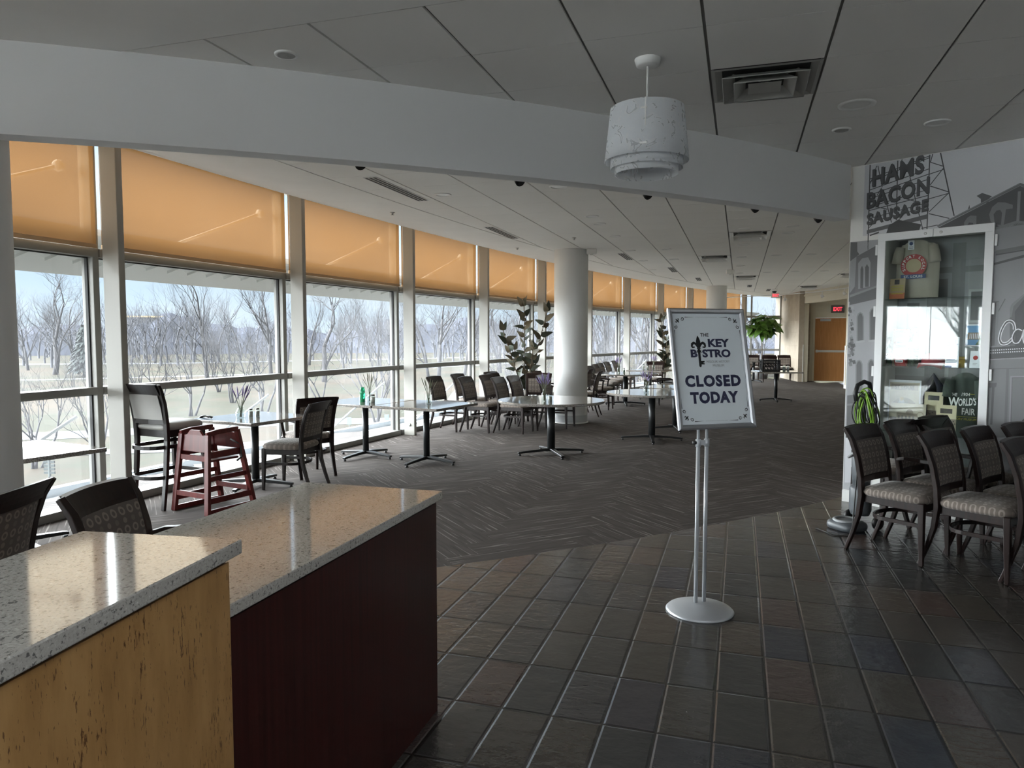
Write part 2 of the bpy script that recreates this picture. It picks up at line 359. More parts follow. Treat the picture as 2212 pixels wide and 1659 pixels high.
# ------------------------------------------------------------------ geometry helpers
class MB:
    def __init__(s): s.v=[]; s.f=[]; s.mi=[]; s.uv=[]; s.cur=0; s.T=None; s.sm=[]; s.smooth=False
    def mat(s,i): s.cur=i; return s
    def add(s,vs,fs,uvs=None):
        b=len(s.v)
        for p in vs:
            p=Vector(p)
            s.v.append(s.T@p if s.T else p)
        for k,f in enumerate(fs):
            s.f.append([b+i for i in f]); s.mi.append(s.cur); s.sm.append(s.smooth)
            s.uv.append(uvs[k] if uvs else None)
        return s
    def box(s,c,d,rz=0.0):
        x,y,z=(a/2 for a in d); ca,sa=math.cos(rz),math.sin(rz)
        vs=[]
        for dz in(-z,z):
            for dx,dy in((-x,-y),(x,-y),(x,y),(-x,y)):
                vs.append((c[0]+dx*ca-dy*sa,c[1]+dx*sa+dy*ca,c[2]+dz))
        return s.add(vs,[(3,2,1,0),(4,5,6,7),(0,1,5,4),(1,2,6,5),(2,3,7,6),(3,0,4,7)])
    def prism(s,poly,z0,z1):
        n=len(poly); vs=[(p[0],p[1],z0) for p in poly]+[(p[0],p[1],z1) for p in poly]
        return s.add(vs,[list(range(n))[::-1],list(range(n,2*n))]+[(i,(i+1)%n,n+(i+1)%n,n+i) for i in range(n)])
    def extrude(s,poly3,d):
        n=len(poly3); d=Vector(d); vs=[Vector(p) for p in poly3]; vs+= [p+d for p in vs]
        return s.add(vs,[list(range(n))[::-1],list(range(n,2*n))]+[(i,(i+1)%n,n+(i+1)%n,n+i) for i in range(n)])
    def frames(s,pts,up):
        P=[Vector(p) for p in pts]; R=[]
        for i in range(len(P)):
            a=P[max(0,i-1)]; b=P[min(len(P)-1,i+1)]; t=(b-a)
            if t.length<1e-9: t=Vector((0,0,1))
            t.normalize()
            if i==0:
                u=Vector(up)
                if abs(t.dot(u))>.95: u=Vector((1,0,0)) if abs(t.x)<.9 else Vector((0,1,0))
                sd=t.cross(u).normalized()
            else:
                sd=R[-1][0]; sd=(sd-t*sd.dot(t)).normalized()
            R.append((sd,sd.cross(t).normalized()*1.0,t))
        return P,R
    def sweep(s,pts,prof,up=(0,0,1),closed=False,scales=None):
        P,R=s.frames(pts,up); n=len(prof); vs=[]
        for i,(p,r) in enumerate(zip(P,R)):
            k=scales[i] if scales else 1.0
            for a,b in prof: vs.append(p+r[0]*a*k+r[1]*b*k)
        fs=[]; m=len(P); top=m if closed else m-1
        for i in range(top):
            j=(i+1)%m
            for q in range(n): fs.append((i*n+q,i*n+(q+1)%n,j*n+(q+1)%n,j*n+q))
        if not closed: fs.append(list(range(n))); fs.append([(m-1)*n+q for q in range(n)][::-1])
        return s.add(vs,fs)
    def bar(s,pts,w,h,up=(0,0,1),closed=False,scales=None):
        return s.sweep(pts,[(-w/2,-h/2),(w/2,-h/2),(w/2,h/2),(-w/2,h/2)],up,closed,scales)
    def tube(s,pts,r,n=8,closed=False,scales=None,up=(0,0,1)):
        return s.sweep(pts,[(r*math.cos(2*PI*i/n),r*math.sin(2*PI*i/n)) for i in range(n)],up,closed,scales)
    def lathe(s,prof,n=24,c=(0,0,0),cap=True,sx=1.0):
        vs=[];m=len(prof)
        for r,z in prof:
            for i in range(n):
                a=2*PI*i/n; vs.append((c[0]+r*math.cos(a)*sx,c[1]+r*math.sin(a),c[2]+z))
        fs=[(i*n+q,i*n+(q+1)%n,(i+1)*n+(q+1)%n,(i+1)*n+q) for i in range(m-1) for q in range(n)]
        if cap: fs.append(list(range(n))[::-1]); fs.append([(m-1)*n+q for q in range(n)])
        return s.add(vs,fs)
    def grid(s,fn,nu,nv):
        vs=[fn(i/nu,j/nv) for i in range(nu+1) for j in range(nv+1)]
        return s.add(vs,[(i*(nv+1)+j,(i+1)*(nv+1)+j,(i+1)*(nv+1)+j+1,i*(nv+1)+j+1) for i in range(nu) for j in range(nv)])
    def cushion(s,cx,cy,z0,hw,hd,h,p=4.0,n=20,rings=5,taper=1.0):
        def se(a,k):
            c,q=math.cos(a),math.sin(a)
            x=math.copysign(abs(c)**(2/p),c)*hw*k; y=math.copysign(abs(q)**(2/p),q)*hd*k
            return x,y*(1-(1-taper)*(1 if x<0 else 0)*abs(x)/hw)
        prof=[(.95,0),(1,.25*h),(1,.45*h),(.95,.72*h),(.82,.9*h),(.5,.985*h),(.2,h)]
        vs=[]
        for k,z in prof:
            for i in range(n):
                x,y=se(2*PI*i/n,k); vs.append((cx+x,cy+y,z0+z))
        m=len(prof)
        fs=[(i*n+q,i*n+(q+1)%n,(i+1)*n+(q+1)%n,(i+1)*n+q) for i in range(m-1) for q in range(n)]
        fs.append(list(range(n))[::-1]); fs.append([(m-1)*n+q for q in range(n)])
        return s.add(vs,fs)
    def sphere(s,c,r,n=12,m=8,sz=1.0):
        return s.lathe([(max(1e-4,r*math.sin(PI*i/m)),-r*sz*math.cos(PI*i/m)) for i in range(m+1)],n,c,cap=False)
    def build(s,name,mats,parent=None,bevel=0.0,loc=None):
        if not isinstance(mats,(list,tuple)): mats=[mats]
        me=bpy.data.meshes.new(name); me.from_pydata([tuple(p) for p in s.v],[],s.f)
        for m in mats: me.materials.append(M[m] if isinstance(m,str) else m)
        me.polygons.foreach_set('material_index',s.mi); me.polygons.foreach_set('use_smooth',s.sm)
        if any(u for u in s.uv):
            L=me.uv_layers.new(name='UVMap')
            for p,u in zip(me.polygons,s.uv):
                if u:
                    for k,li in enumerate(p.loop_indices): L.data[li].uv=u[k]
        me.update()
        if len(s.f)<60000:
            bm=bmesh.new(); bm.from_mesh(me); bmesh.ops.recalc_face_normals(bm,faces=bm.faces); bm.to_mesh(me); bm.free()
        o=bpy.data.objects.new(name,me); COL.objects.link(o)
        if parent: o.parent=parent
        if loc: o.location=loc
        if bevel:
            b=o.modifiers.new('bevel','BEVEL'); b.width=bevel; b.segments=2; b.limit_method='ANGLE'; b.angle_limit=.6
        return o
def sm(): m=MB(); m.smooth=True; return m
def thing(name,label,cat,loc=(0,0,0),rz=0.0,group=None):
    o=bpy.data.objects.new(name,None); COL.objects.link(o); o.location=loc; o.rotation_euler=(0,0,rz); o.empty_display_size=.1
    o['label']=label; o['category']=cat
    if group: o['group']=group
    return o
def tag(o,label,cat,group=None,kind=None):
    o['label']=label; o['category']=cat
    if group: o['group']=group
    if kind: o['kind']=kind
    return o
def struct(o,label=None): 
    o['kind']='structure'
    if label: o['label']=label; o['category']='setting'
    return o
def plabel(o,l): o['label']=l; return o
def dup(root,loc,rz,label,group=None,cat=None):
    r=root.copy(); COL.objects.link(r); r.location=loc; r.rotation_euler=(0,0,rz); r['label']=label
    if group: r['group']=group
    if cat: r['category']=cat
    for ch in list(root.children):
        c=ch.copy(); COL.objects.link(c); c.parent=r
        for g in list(ch.children):
            d=g.copy(); COL.objects.link(d); d.parent=c
    return r
_tc={}
def text_geo(s,bold=0.0,space=1.0):
    k=(s,bold,space)
    if k in _tc: return _tc[k]
    cu=bpy.data.curves.new('t','FONT'); cu.body=s; cu.size=1; cu.offset=bold; cu.space_character=space; cu.resolution_u=3
    ob=bpy.data.objects.new('t',cu); COL.objects.link(ob)
    dg=bpy.context.evaluated_depsgraph_get(); dg.update()
    me=bpy.data.meshes.new_from_object(ob.evaluated_get(dg))
    vs=[(v.co.x,v.co.y) for v in me.vertices]; fs=[list(p.vertices) for p in me.polygons]
    bpy.data.objects.remove(ob); bpy.data.curves.remove(cu); bpy.data.meshes.remove(me)
    x0=min(v[0] for v in vs);x1=max(v[0] for v in vs);y0=min(v[1] for v in vs);y1=max(v[1] for v in vs)
    vs=[((x-x0)/(x1-x0),(y-y0)/(y1-y0)) for x,y in vs]
    _tc[k]=(vs,fs); return _tc[k]
class D2:
    """flat printed artwork on a plane o + x*ex + y*ey, layers a fraction of a millimetre apart along n"""
    def __init__(s,mb,o,ex,ey,n,eps=.0004): s.mb=mb; s.o=Vector(o); s.ex=Vector(ex); s.ey=Vector(ey); s.n=Vector(n); s.eps=eps
    def p(s,x,y,l): return s.o+s.ex*x+s.ey*y+s.n*(s.eps*l)
    def poly(s,mi,layer,pts): s.mb.mat(mi).add([s.p(x,y,layer) for x,y in pts],[list(range(len(pts)))])
    def rect(s,mi,layer,x0,y0,x1,y1): s.poly(mi,layer,[(x0,y0),(x1,y0),(x1,y1),(x0,y1)])
    def disc(s,mi,layer,cx,cy,r,n=20,ry=None): s.poly(mi,layer,[(cx+r*math.cos(2*PI*i/n),cy+(ry or r)*math.sin(2*PI*i/n)) for i in range(n)])
    def line(s,mi,layer,w,pts,taper=None):
        q=[Vector((a,b)) for a,b in pts]; L=[];R=[]
        for i in range(len(q)):
            d=(q[min(i+1,len(q)-1)]-q[max(i-1,0)]); d.normalize(); nn=Vector((-d.y,d.x))
            k=w/2*(taper[i] if taper else 1); L.append(q[i]+nn*k); R.append(q[i]-nn*k)
        for i in range(len(q)-1): s.poly(mi,layer,[L[i],L[i+1],R[i+1],R[i]])
    def text(s,mi,layer,t,x0,y0,w,h,bold=0.0,shear=0.0,space=1.0,slope=0.0):
        vs,fs=text_geo(t,bold,space)
        s.mb.mat(mi).add([s.p(x0+x*w+y*h*shear,y0+y*h+x*w*slope,layer) for x,y in vs],fs)
def fleur(d,mi,l,cx,cy,s,rot=0.0,shaft=False):
    ca,sa=math.cos(rot),math.sin(rot)
    T=lambda pts:[(cx+(x*ca-y*sa)*s,cy+(x*sa+y*ca)*s) for x,y in pts]
    d.poly(mi,l,T([(0,1),(-.10,.82),(-.19,.55),(-.17,.3),(-.08,.08),(0,0),(.08,.08),(.17,.3),(.19,.55),(.10,.82)]))
    for sg in(-1,1):
        c=[(.06*sg,-.02),(.12*sg,.16),(.24*sg,.36),(.40*sg,.42),(.54*sg,.34),(.58*sg,.17),(.52*sg,.06),(.44*sg,.06)]
        d.line(mi,l,.15*s,T(c),[.6,.9,1.25,1.45,1.4,1.1,.8,.5])
        d.poly(mi,l,T([(.40*sg+.07*math.cos(a*.7),.09+.07*math.sin(a*.7)) for a in range(9)]))
        e=[(.05*sg,-.1),(.12*sg,-.2),(.2*sg,-.17)]; d.line(mi,l,.07*s,T(e),[1,1,.6])
    d.poly(mi,l,T([(-.17,-.06),(.17,-.06),(.17,-.0),(-.17,-.0)]))
    d.poly(mi,l,T([(-.07,-.05),(.07,-.05),(.03,-.32),(-.03,-.32)]))
# ------------------------------------------------------------------ plan of the place
CW=Vector((56.76,-14.676)); CB=Vector((-7.171,20.268))
def aw(R,deg,z=0.0): a=math.radians(deg); return Vector((CW.x+R*math.cos(a),CW.y+R*math.sin(a),z))
def ab(R,deg,z=0.0): a=math.radians(deg); return Vector((CB.x+R*math.cos(a),CB.y+R*math.sin(a),z))
FIN=[172.08,169.83,167.58,165.33,163.08,160.823,158.543,156.246,154.007,151.745,149.49,147.329,145.201,143.134,140.906,139.0]
GA=math.radians(-17.5); EX=Vector((math.cos(GA),math.sin(GA),0)); EY=Vector((-math.sin(GA),math.cos(GA),0))
P0=Vector((3.05,6.48,0)); WU=Vector((.6712,-.7413,0)); WN=Vector((-.7413,-.6712,0))
def pw(u,z,off=0.0): return P0+WU*u+WN*off+Vector((0,0,z))
def ring(mb,fn,R0,R1,z0,z1,a0,a1,n=60):
    pts=[]
    for i in range(n+1):
        a=a0+(a1-a0)*i/n; pts.append([fn(R0,a,z0),fn(R1,a,z0),fn(R1,a,z1),fn(R0,a,z1)])
    vs=[p for q in pts for p in q]; fs=[(0,1,2,3),(4*n+3,4*n+2,4*n+1,4*n)]
    for i in range(n):
        b=4*i
        for k in range(4): fs.append((b+k,b+4+k,b+4+(k+1)%4,b+(k+1)%4))
    mb.add(vs,fs); return mb
# ------------------------------------------------------------------ floors
mb=MB(); n=64
vs=[];fs=[]
for i in range(n+1):
    a=-106+88*i/n
    vs+= [ab(17.03,a,.006),ab(44,a,.006),ab(17.03,a,0.0),ab(44,a,0.0)]
for i in range(n):
    b=4*i; fs+=[(b,b+1,b+5,b+4),(b+2,b,b+4,b+6),(b+3,b+2,b+6,b+7),(b+1,b+3,b+7,b+5)]
mb.add(vs,fs); o=struct(mb.build('floor','slate_tile'))
mb=MB(); CA=math.radians(27.5); L_,W_=1.0,.25
ca,sa=math.cos(CA),math.sin(CA)
rr=random.Random(3)
def plank(x0,y0,lx,ly,alongx):
    cx,cy=x0+lx/2,y0+ly/2
    X=cx*ca-cy*sa+2; Y=cx*sa+cy*ca+12
    dB=math.hypot(X-CB.x,Y-CB.y); dW=math.hypot(X-CW.x,Y-CW.y)
    if dB>17.9 or dW>64.6 or Y<2.5 or Y>28.5 or X>12.5: return
    q=[(x0,y0),(x0+lx,y0),(x0+lx,y0+ly),(x0,y0+ly)]
    P=[(x*ca-y*sa+2,x*sa+y*ca+12,0.0) for x,y in q]
    ou,ov=rr.uniform(0,50),rr.uniform(0,50)
    uv=[(x-x0+ou,y-y0+ov) if alongx else (y-y0+ou,x-x0+ov) for x,y in q]
    mb.add(P,[(0,1,2,3)],[uv])
for m_ in range(-14,15):
    for k in range(-110,111):
        plank(k*W_,k*W_+2*L_*m_,L_,W_,True); plank(k*W_+L_,(k+1)*W_-L_+2*L_*m_,W_,L_,False)
o=struct(mb.build('floor_carpet','carpet_plank'))
# ------------------------------------------------------------------ ceiling: lay-in panels with open reveals, plaster border, bulkhead
mb=MB(); GP=.6045; O0=Vector((-.98,3.573,0)); DIFF_CELLS=set([(3,2)])
for x_,y_ in((3.42,10.75),(3.74,13.94),(5.69,18.27),(7.86,17.45),(9.1,21.5)): q=Vector((x_,y_,0))-O0; DIFF_CELLS.add((round(q.dot(EX)/GP-.5),round(q.dot(EY)/GP-.5)))
for k in range(-10,24):
    for r in range(-1,52):
        c=O0+EX*(k+.5)*GP+EY*(r+.5)*GP
        if r==-1 or (k,r) in DIFF_CELLS: continue
        dW=math.hypot(c.x-CW.x,c.y-CW.y)
        if dW>62.85 or c.x>10.5 or c.y>27.5 or dW<47: continue
        if (c-P0).dot(WN)<-.2 and (c-P0).dot(WU)>.3 and c.y<6: continue
        hx,hy=GP/2-.008,GP/2-.0026
        q=[c+EX*a*hx+EY*b*hy for a,b in((-1,-1),(1,-1),(1,1),(-1,1))]
        mb.add([p+Vector((0,0,3.0)) for p in q]+[p+Vector((0,0,3.012)) for p in q],[(3,2,1,0),(0,1,5,4),(1,2,6,5),(2,3,7,6),(3,0,4,7)])
o=struct(mb.build('ceiling','ceiling_tile'))
mb=MB(); mb.add([(-9,-16,3.014),(7.1,-16,3.014),(14,30,3.014),(-9,30,3.014)],[(0,1,2,3)]); 
mb.add([(-9,-5,3.3),(14,-5,3.3),(14,30,3.3),(-9,30,3.3)],[(0,1,2,3)])
# the suspension grid above the panels, cut off along the window border
gridm=MB(); vs=[];fs=[];n=80
for i in range(n+1):
    a=174-44*i/n; vs+=[aw(63.1,a,3.014),aw(40,a,3.014)]
for i in range(n): fs.append((2*i,2*i+1,2*i+3,2*i+2))
gridm.add(vs,fs); struct(gridm.build('ceiling_grid','ceiling_grid'))
mb=MB(); q=O0-EY*.5*GP*.02
A_=O0-EX*14+EY*(-.005); mb.add([A_+Vector((0,0,2.998)),A_+EX*34+Vector((0,0,2.998)),A_+EX*34-EY*12+Vector((0,0,2.998)),A_-EY*22+Vector((0,0,2.998))],[(0,1,2,3)])
struct(mb.build('ceiling_plaster','plaster'))
mb=MB(); ring(mb,aw,62.386,63.186,2.994,3.03,174,137,110); struct(mb.build('trim_1','plaster'))
mb=MB(); ring(mb,aw,63.18,63.22,2.994,3.3,174,137,110); ring(mb,aw,63.18,64.3,3.3,3.34,174,137,110); struct(mb.build('ceiling_blind_pocket','plaster'))
mb=MB(); ring(mb,ab,17.0,17.14,2.53,3.0,-80.4,-53.7,70); struct(mb.build('ceiling_bulkhead','bulkhead_paint'))
# ------------------------------------------------------------------ columns
def column(i,x,y,r=.295):
    m=sm(); m.mat(0).lathe([(r,.14),(r,3.0)],48,cap=False); m.mat(1).lathe([(r+.004,0.0),(r+.004,.14),(r,.141)],48,cap=False)
    o=struct(m.build('column',['column_paint','column_base_grey'],loc=(x,y,0)))
    m2=sm(); m2.lathe([(r+.004,0),(r+.02,.0),(r+.02,.012),(r+.004,.02)],48,cap=False); m2.build('base_ring','white_paint',o); return o
column(0,-3.12,4.05); column(1,1.03,12.68); column(2,6.08,21.6)
# ------------------------------------------------------------------ window wall: posts, framed windows, roller blinds
post_proto=None
def face_dir(deg): a=math.radians(deg); return math.atan2(math.sin(a),math.cos(a))
BL=['cut off by the thick column at the far left','above the grey bar stool and the first table','above the square table with the green bottle','above the two chairs and table with a clear vase','above the tall rubber plant','just left of the thick round column','first right of the thick round column','second right of the thick round column','third right of the thick round column','behind the top of the closed sign','farthest away, beside the tall bare end window']
for k,a in enumerate(FIN):
    a_=math.radians(a); nx=Vector((math.cos(a_),math.sin(a_),0)); tx=Vector((-math.sin(a_),math.cos(a_),0))
    m=MB(); c=aw(63.71,a,1.66); m.box(c,(.18,.066,3.32),a_)
    o=struct(m.build('window_post','fin_paint',bevel=.006))
    b=sm(); q=aw(63.70,a,.16)-tx*(-.034); 
    b.T=Matrix.Translation(q)@(-tx).to_track_quat('Z','Y').to_matrix().to_4x4() if False else Matrix.Translation(q)@tx.to_track_quat('Z','Y').to_matrix().to_4x4()
    b.lathe([(.022,-.002),(.022,.008),(.016,.012),(.001,.013)],14); b.build('bolt','steel',o)
for k in range(len(FIN)-1):
    a0,a1=FIN[k],FIN[k+1]
    g0=math.degrees(.03/64); 
    m=MB()
    for z,h,R0,R1 in((.035,.07,63.86,64.06),(1.03,.062,63.90,64.04),(2.225,.075,63.90,64.04),(3.25,.07,63.93,64.04)):
        p=aw(R0,a0-g0),aw(R1,a0-g0),aw(R1,a1+g0),aw(R0,a1+g0)
        m.prism([(v.x,v.y) for v in p],z-h/2,z+h/2)
    for a in(a0,) if k else (a0,): pass
    ang=math.radians(a1); m.box(aw(63.98,a1,1.66),(.13,.062,3.32),ang)
    if k==0: m.box(aw(63.98,a0,1.66),(.13,.062,3.32),math.radians(a0))
    w=struct(m.build('window_%d'%(k+1),'aluminium',bevel=.004))
    gm=MB(); gm.mat(0)
    for z0,z1 in((.07,1.0),(1.06,2.19),(2.262,3.215)):
        p,q=aw(64.0,a0-g0),aw(64.0,a1+g0)
        gm.add([(p.x,p.y,z0),(q.x,q.y,z0),(q.x,q.y,z1),(p.x,p.y,z1)],[(0,1,2,3)])
    gm.build('glass_pane','window_glass',w)
    gk=MB()
    for z0,z1 in((.07,1.0),(1.06,2.19)):
        for aa,sg in((a0,-1),(a1,1)):
            c=aw(63.985,aa+sg*math.degrees(.037/64),(z0+z1)/2); gk.box(c,(.03,.012,z1-z0),math.radians(aa))
        p,q=aw(63.97,a0-g0),aw(63.99,a0-g0); r,s_=aw(63.99,a1+g0),aw(63.97,a1+g0)
        gk.prism([(v.x,v.y) for v in(p,q,r,s_)],z1-.012,z1)
    gk.build('gasket','dark_gasket',w)
    rod=sm(); A=aw(64.35,a0+(a1-a0)*.45,.06); B=aw(64.12,a1-(a1-a0)*.03,.80); rod.tube([A,B],.016,8)
    rod.lathe([(.05,0),(.05,.03),(.02,.05)],12,tuple(A-Vector((0,0,.05))))
    A=aw(64.35,a0+(a1-a0)*.25,2.2); B=aw(64.12,a1-(a1-a0)*.06,2.95); rod.tube([A,B],.016,8); rod.sphere(B,.05)
    rod.build('brace_rod','white_metal',w)
    if k>=4:
        g=math.degrees(.022/63.87)
        bm_=MB(); p,q=aw(63.855,a0-g*.6),aw(63.855,a1+g*1.9)
        nn=8
        bm_.add([(p.lerp(q,i/nn).x,p.lerp(q,i/nn).y,z) for z in(2.29,3.24) for i in range(nn+1)],[(i,i+1,nn+2+i,nn+1+i) for i in range(nn)])
        o=bm_.build('roller_blind','blind_fabric')
        tag(o,'orange translucent roller blind '+BL[k-4],'roller blind','orange roller blinds over the window wall')
        h=MB(); c=p.lerp(q,.5); h.bar([p+Vector((0,0,2.275)),q+Vector((0,0,2.275))],.014,.034); h.build('hem_bar','blind_hem',o)
        h=sm(); h.tube([p+Vector((0,0,3.245)),q+Vector((0,0,3.245))],.028,10); h.build('roller_tube','aluminium',o)
# outside ledge and sloping sunshade along the glass
m=MB(); ring(m,aw,64.07,64.95,-.25,-.06,173.5,137,70); ring(m,aw,64.95,65.05,-.25,.02,173.5,137,70); struct(m.build('trim_2','ledge_white'))
m=MB(); n=110; vs=[];fs=[]
for i in range(n+1):
    a=173.5-36.5*i/n; vs+=[aw(64.08,a,2.40),aw(65.15,a,2.13),aw(65.17,a,2.20),aw(64.08,a,2.46)]
for i in range(n):
    b=4*i
    for j in range(4): fs.append((b+j,b+4+j,b+4+(j+1)%4,b+(j+1)%4))
m.add(vs,fs)
for k in range(len(FIN)-1):
    for i in range(9):
        a=FIN[k]+(FIN[k+1]-FIN[k])*(i+.5)/9
        p=aw(64.10,a,2.37); q=aw(64.7,a,2.225); t=aw(64.10,a+.05,2.39)-p
        m.add([p,q,q+Vector((0,0,-.028)),p+Vector((0,0,-.012)),p+t,q+t],[(0,1,2,3),(0,1,5,4)])
struct(m.build('trim_3','canopy_metal'))
# ------------------------------------------------------------------ far end: tall end window, limestone pier, cream wall, alcove and door
EW0=Vector((8.72,27.05,0)); EW1=Vector((9.88,26.62,0)); ed=(EW1-EW0).normalized(); en=Vector((ed.y,-ed.x,0)); ea=math.atan2(ed.y,ed.x)
m=MB()
for z,h in((.05,.1),(1.02,.075),(2.24,.075),(3.26,.08)): c=(EW0+EW1)/2; m.box((c.x,c.y,z),((EW1-EW0).length,.09,h),ea)
for t in(.0,.16,.985): c=EW0.lerp(EW1,t); m.box((c.x,c.y,1.65),(.06,.11,3.3),ea)
w=struct(m.build('window_%d'%len(FIN),'aluminium',bevel=.004))
m=MB(); a,b=EW0+Vector((0,0,.1)),EW1+Vector((0,0,.1)); m.add([a,b,b+Vector((0,0,3.1)),a+Vector((0,0,3.1))],[(0,1,2,3)]); m.build('glass_pane','window_glass',w)
SA=Vector((9.52,24.05,0)); SB=Vector((9.99,27.5,0)); sd=(SB-SA).normalized(); sn=Vector((sd.y,-sd.x,0))
m=MB(); q=[SA,SB,SB+sn*.17,SA+sn*.17]
zz=[0,.37,.79,1.2,1.62,2.04,2.46,2.88,3.3]
for i in range(len(zz)-1):
    m.prism([(p.x,p.y) for p in q],zz[i]+.004,zz[i+1]-.004)
m.prism([(p.x,p.y) for p in(SA+sd*.006+sn*.006,SB,SB+sn*.16,SA+sd*.006+sn*.16)],0,3.3)
struct(m.build('wall_stone','limestone',bevel=.003))
def wallseg(name,pts,z0,z1,mt='cream_paint',th=.12,side=1):
    m=MB()
    for a,b in zip(pts,pts[1:]):
        a=Vector((*a,0));b=Vector((*b,0)); d=(b-a).normalized(); nn=Vector((d.y,-d.x,0))*th*side
        m.prism([(p.x,p.y) for p in(a,b,b+nn,a+nn)],z0,z1)
    return m
m=MB(); m.box((9.76,24.09,1.5),(.16,.08,3.0)); m.box((9.76,22.55,2.8),(.16,3.1,.4)); m.box((9.76,18.0,1.5),(.16,6.0,3.0))
struct(m.build('wall_right','cream_paint'))
m=MB(); m.box((9.672,20.98,.62),(.02,.06,1.24)); m.box((9.672,24.07,.62),(.02,.1,1.24)); m.box((9.672,18.0,.05),(.02,5.9,.1)); struct(m.build('trim_4','white_paint'))
# closing walls behind the mural partition and around the foreground lobby
m=wallseg('w',[(9.76,15.0),(9.76,9.0),(6.4,6.6)],0,3.0,side=-1); struct(m.build('wall_far_right','cream_paint'))
# alcove behind the opening
al=[Vector((9.84,24.62,0)),Vector((12.2,23.86,0))]; ad=(al[1]-al[0]).normalized(); an=Vector((ad.y,-ad.x,0)); aa=math.atan2(ad.y,ad.x)
DX=Vector((10.22,24.50,0))
m=MB()
def alo(t,off,z): return al[0]+ad*t+an*off+Vector((0,0,z))
def albox(m,t0,t1,o0,o1,z0,z1): 
    q=[alo(t0,o0,0),alo(t1,o0,0),alo(t1,o1,0),alo(t0,o1,0)]; m.prism([(p.x,p.y) for p in q],z0,z1)
albox(m,-.02,.40,-.1,0,0,3.0); albox(m,1.52,2.5,-.1,0,0,3.0); albox(m,.40,1.52,-.1,0,2.15,3.0)
m.box((12.3,22.5,1.5),(.1,3.6,3.0)); m.box((11,20.9,1.5),(2.6,.1,3.0)); m.box((11,22.5,2.85),(2.7,3.9,.06))
struct(m.build('wall_alcove','cream_paint'))
m=MB()
for z0,z1 in((0,.37),(.37,.79),(.79,1.2),(1.2,1.62),(1.62,2.04),(2.04,2.6)): albox(m,.05,.27,.0,.06,z0+.004,z1-.004)
struct(m.build('wall_alcove_pier','limestone',bevel=.003))
m=MB()
albox(m,.36,.42,-.08,.03,0,2.15); albox(m,1.50,1.56,-.08,.03,0,2.15); albox(m,.36,1.56,-.08,.03,2.13,2.19)
dr=struct(m.build('door_1','cream_paint'))
m=MB(); albox(m,.425,1.495,-.05,-.005,.012,2.125); m.build('door_leaf','door_wood',dr)
m=MB(); albox(m,.45,1.47,.05,.09,.98,1.05); albox(m,.46,.52,0,.06,.97,1.06); albox(m,1.40,1.46,0,.06,.97,1.06); m.build('push_bar','steel',dr)
m=MB(); albox(m,.58,.90,.0,.07,2.02,2.10); m.build('door_closer','silver',dr)
m=MB(); albox(m,.425,1.495,-.05,.02,.0,.012); m.build('threshold','silver',dr)
ex=thing('exit_sign','grey exit sign with glowing red letters on alcove wall above wooden door','exit sign')
m=MB(); albox(m,.90,1.31,.03,.06,2.30,2.55); m.build('housing','exit_panel',ex,bevel=.005)
m=MB(); d=D2(m,alo(.90,.062,2.30),ad,Vector((0,0,1)),an); d.text(0,1,'EXIT',.07,.06,.27,.13,.02); m.build('letters','exit_red',ex)
m=MB(); albox(m,1.05,1.16,0,.031,2.38,2.48); m.build('bracket','exit_panel',ex)
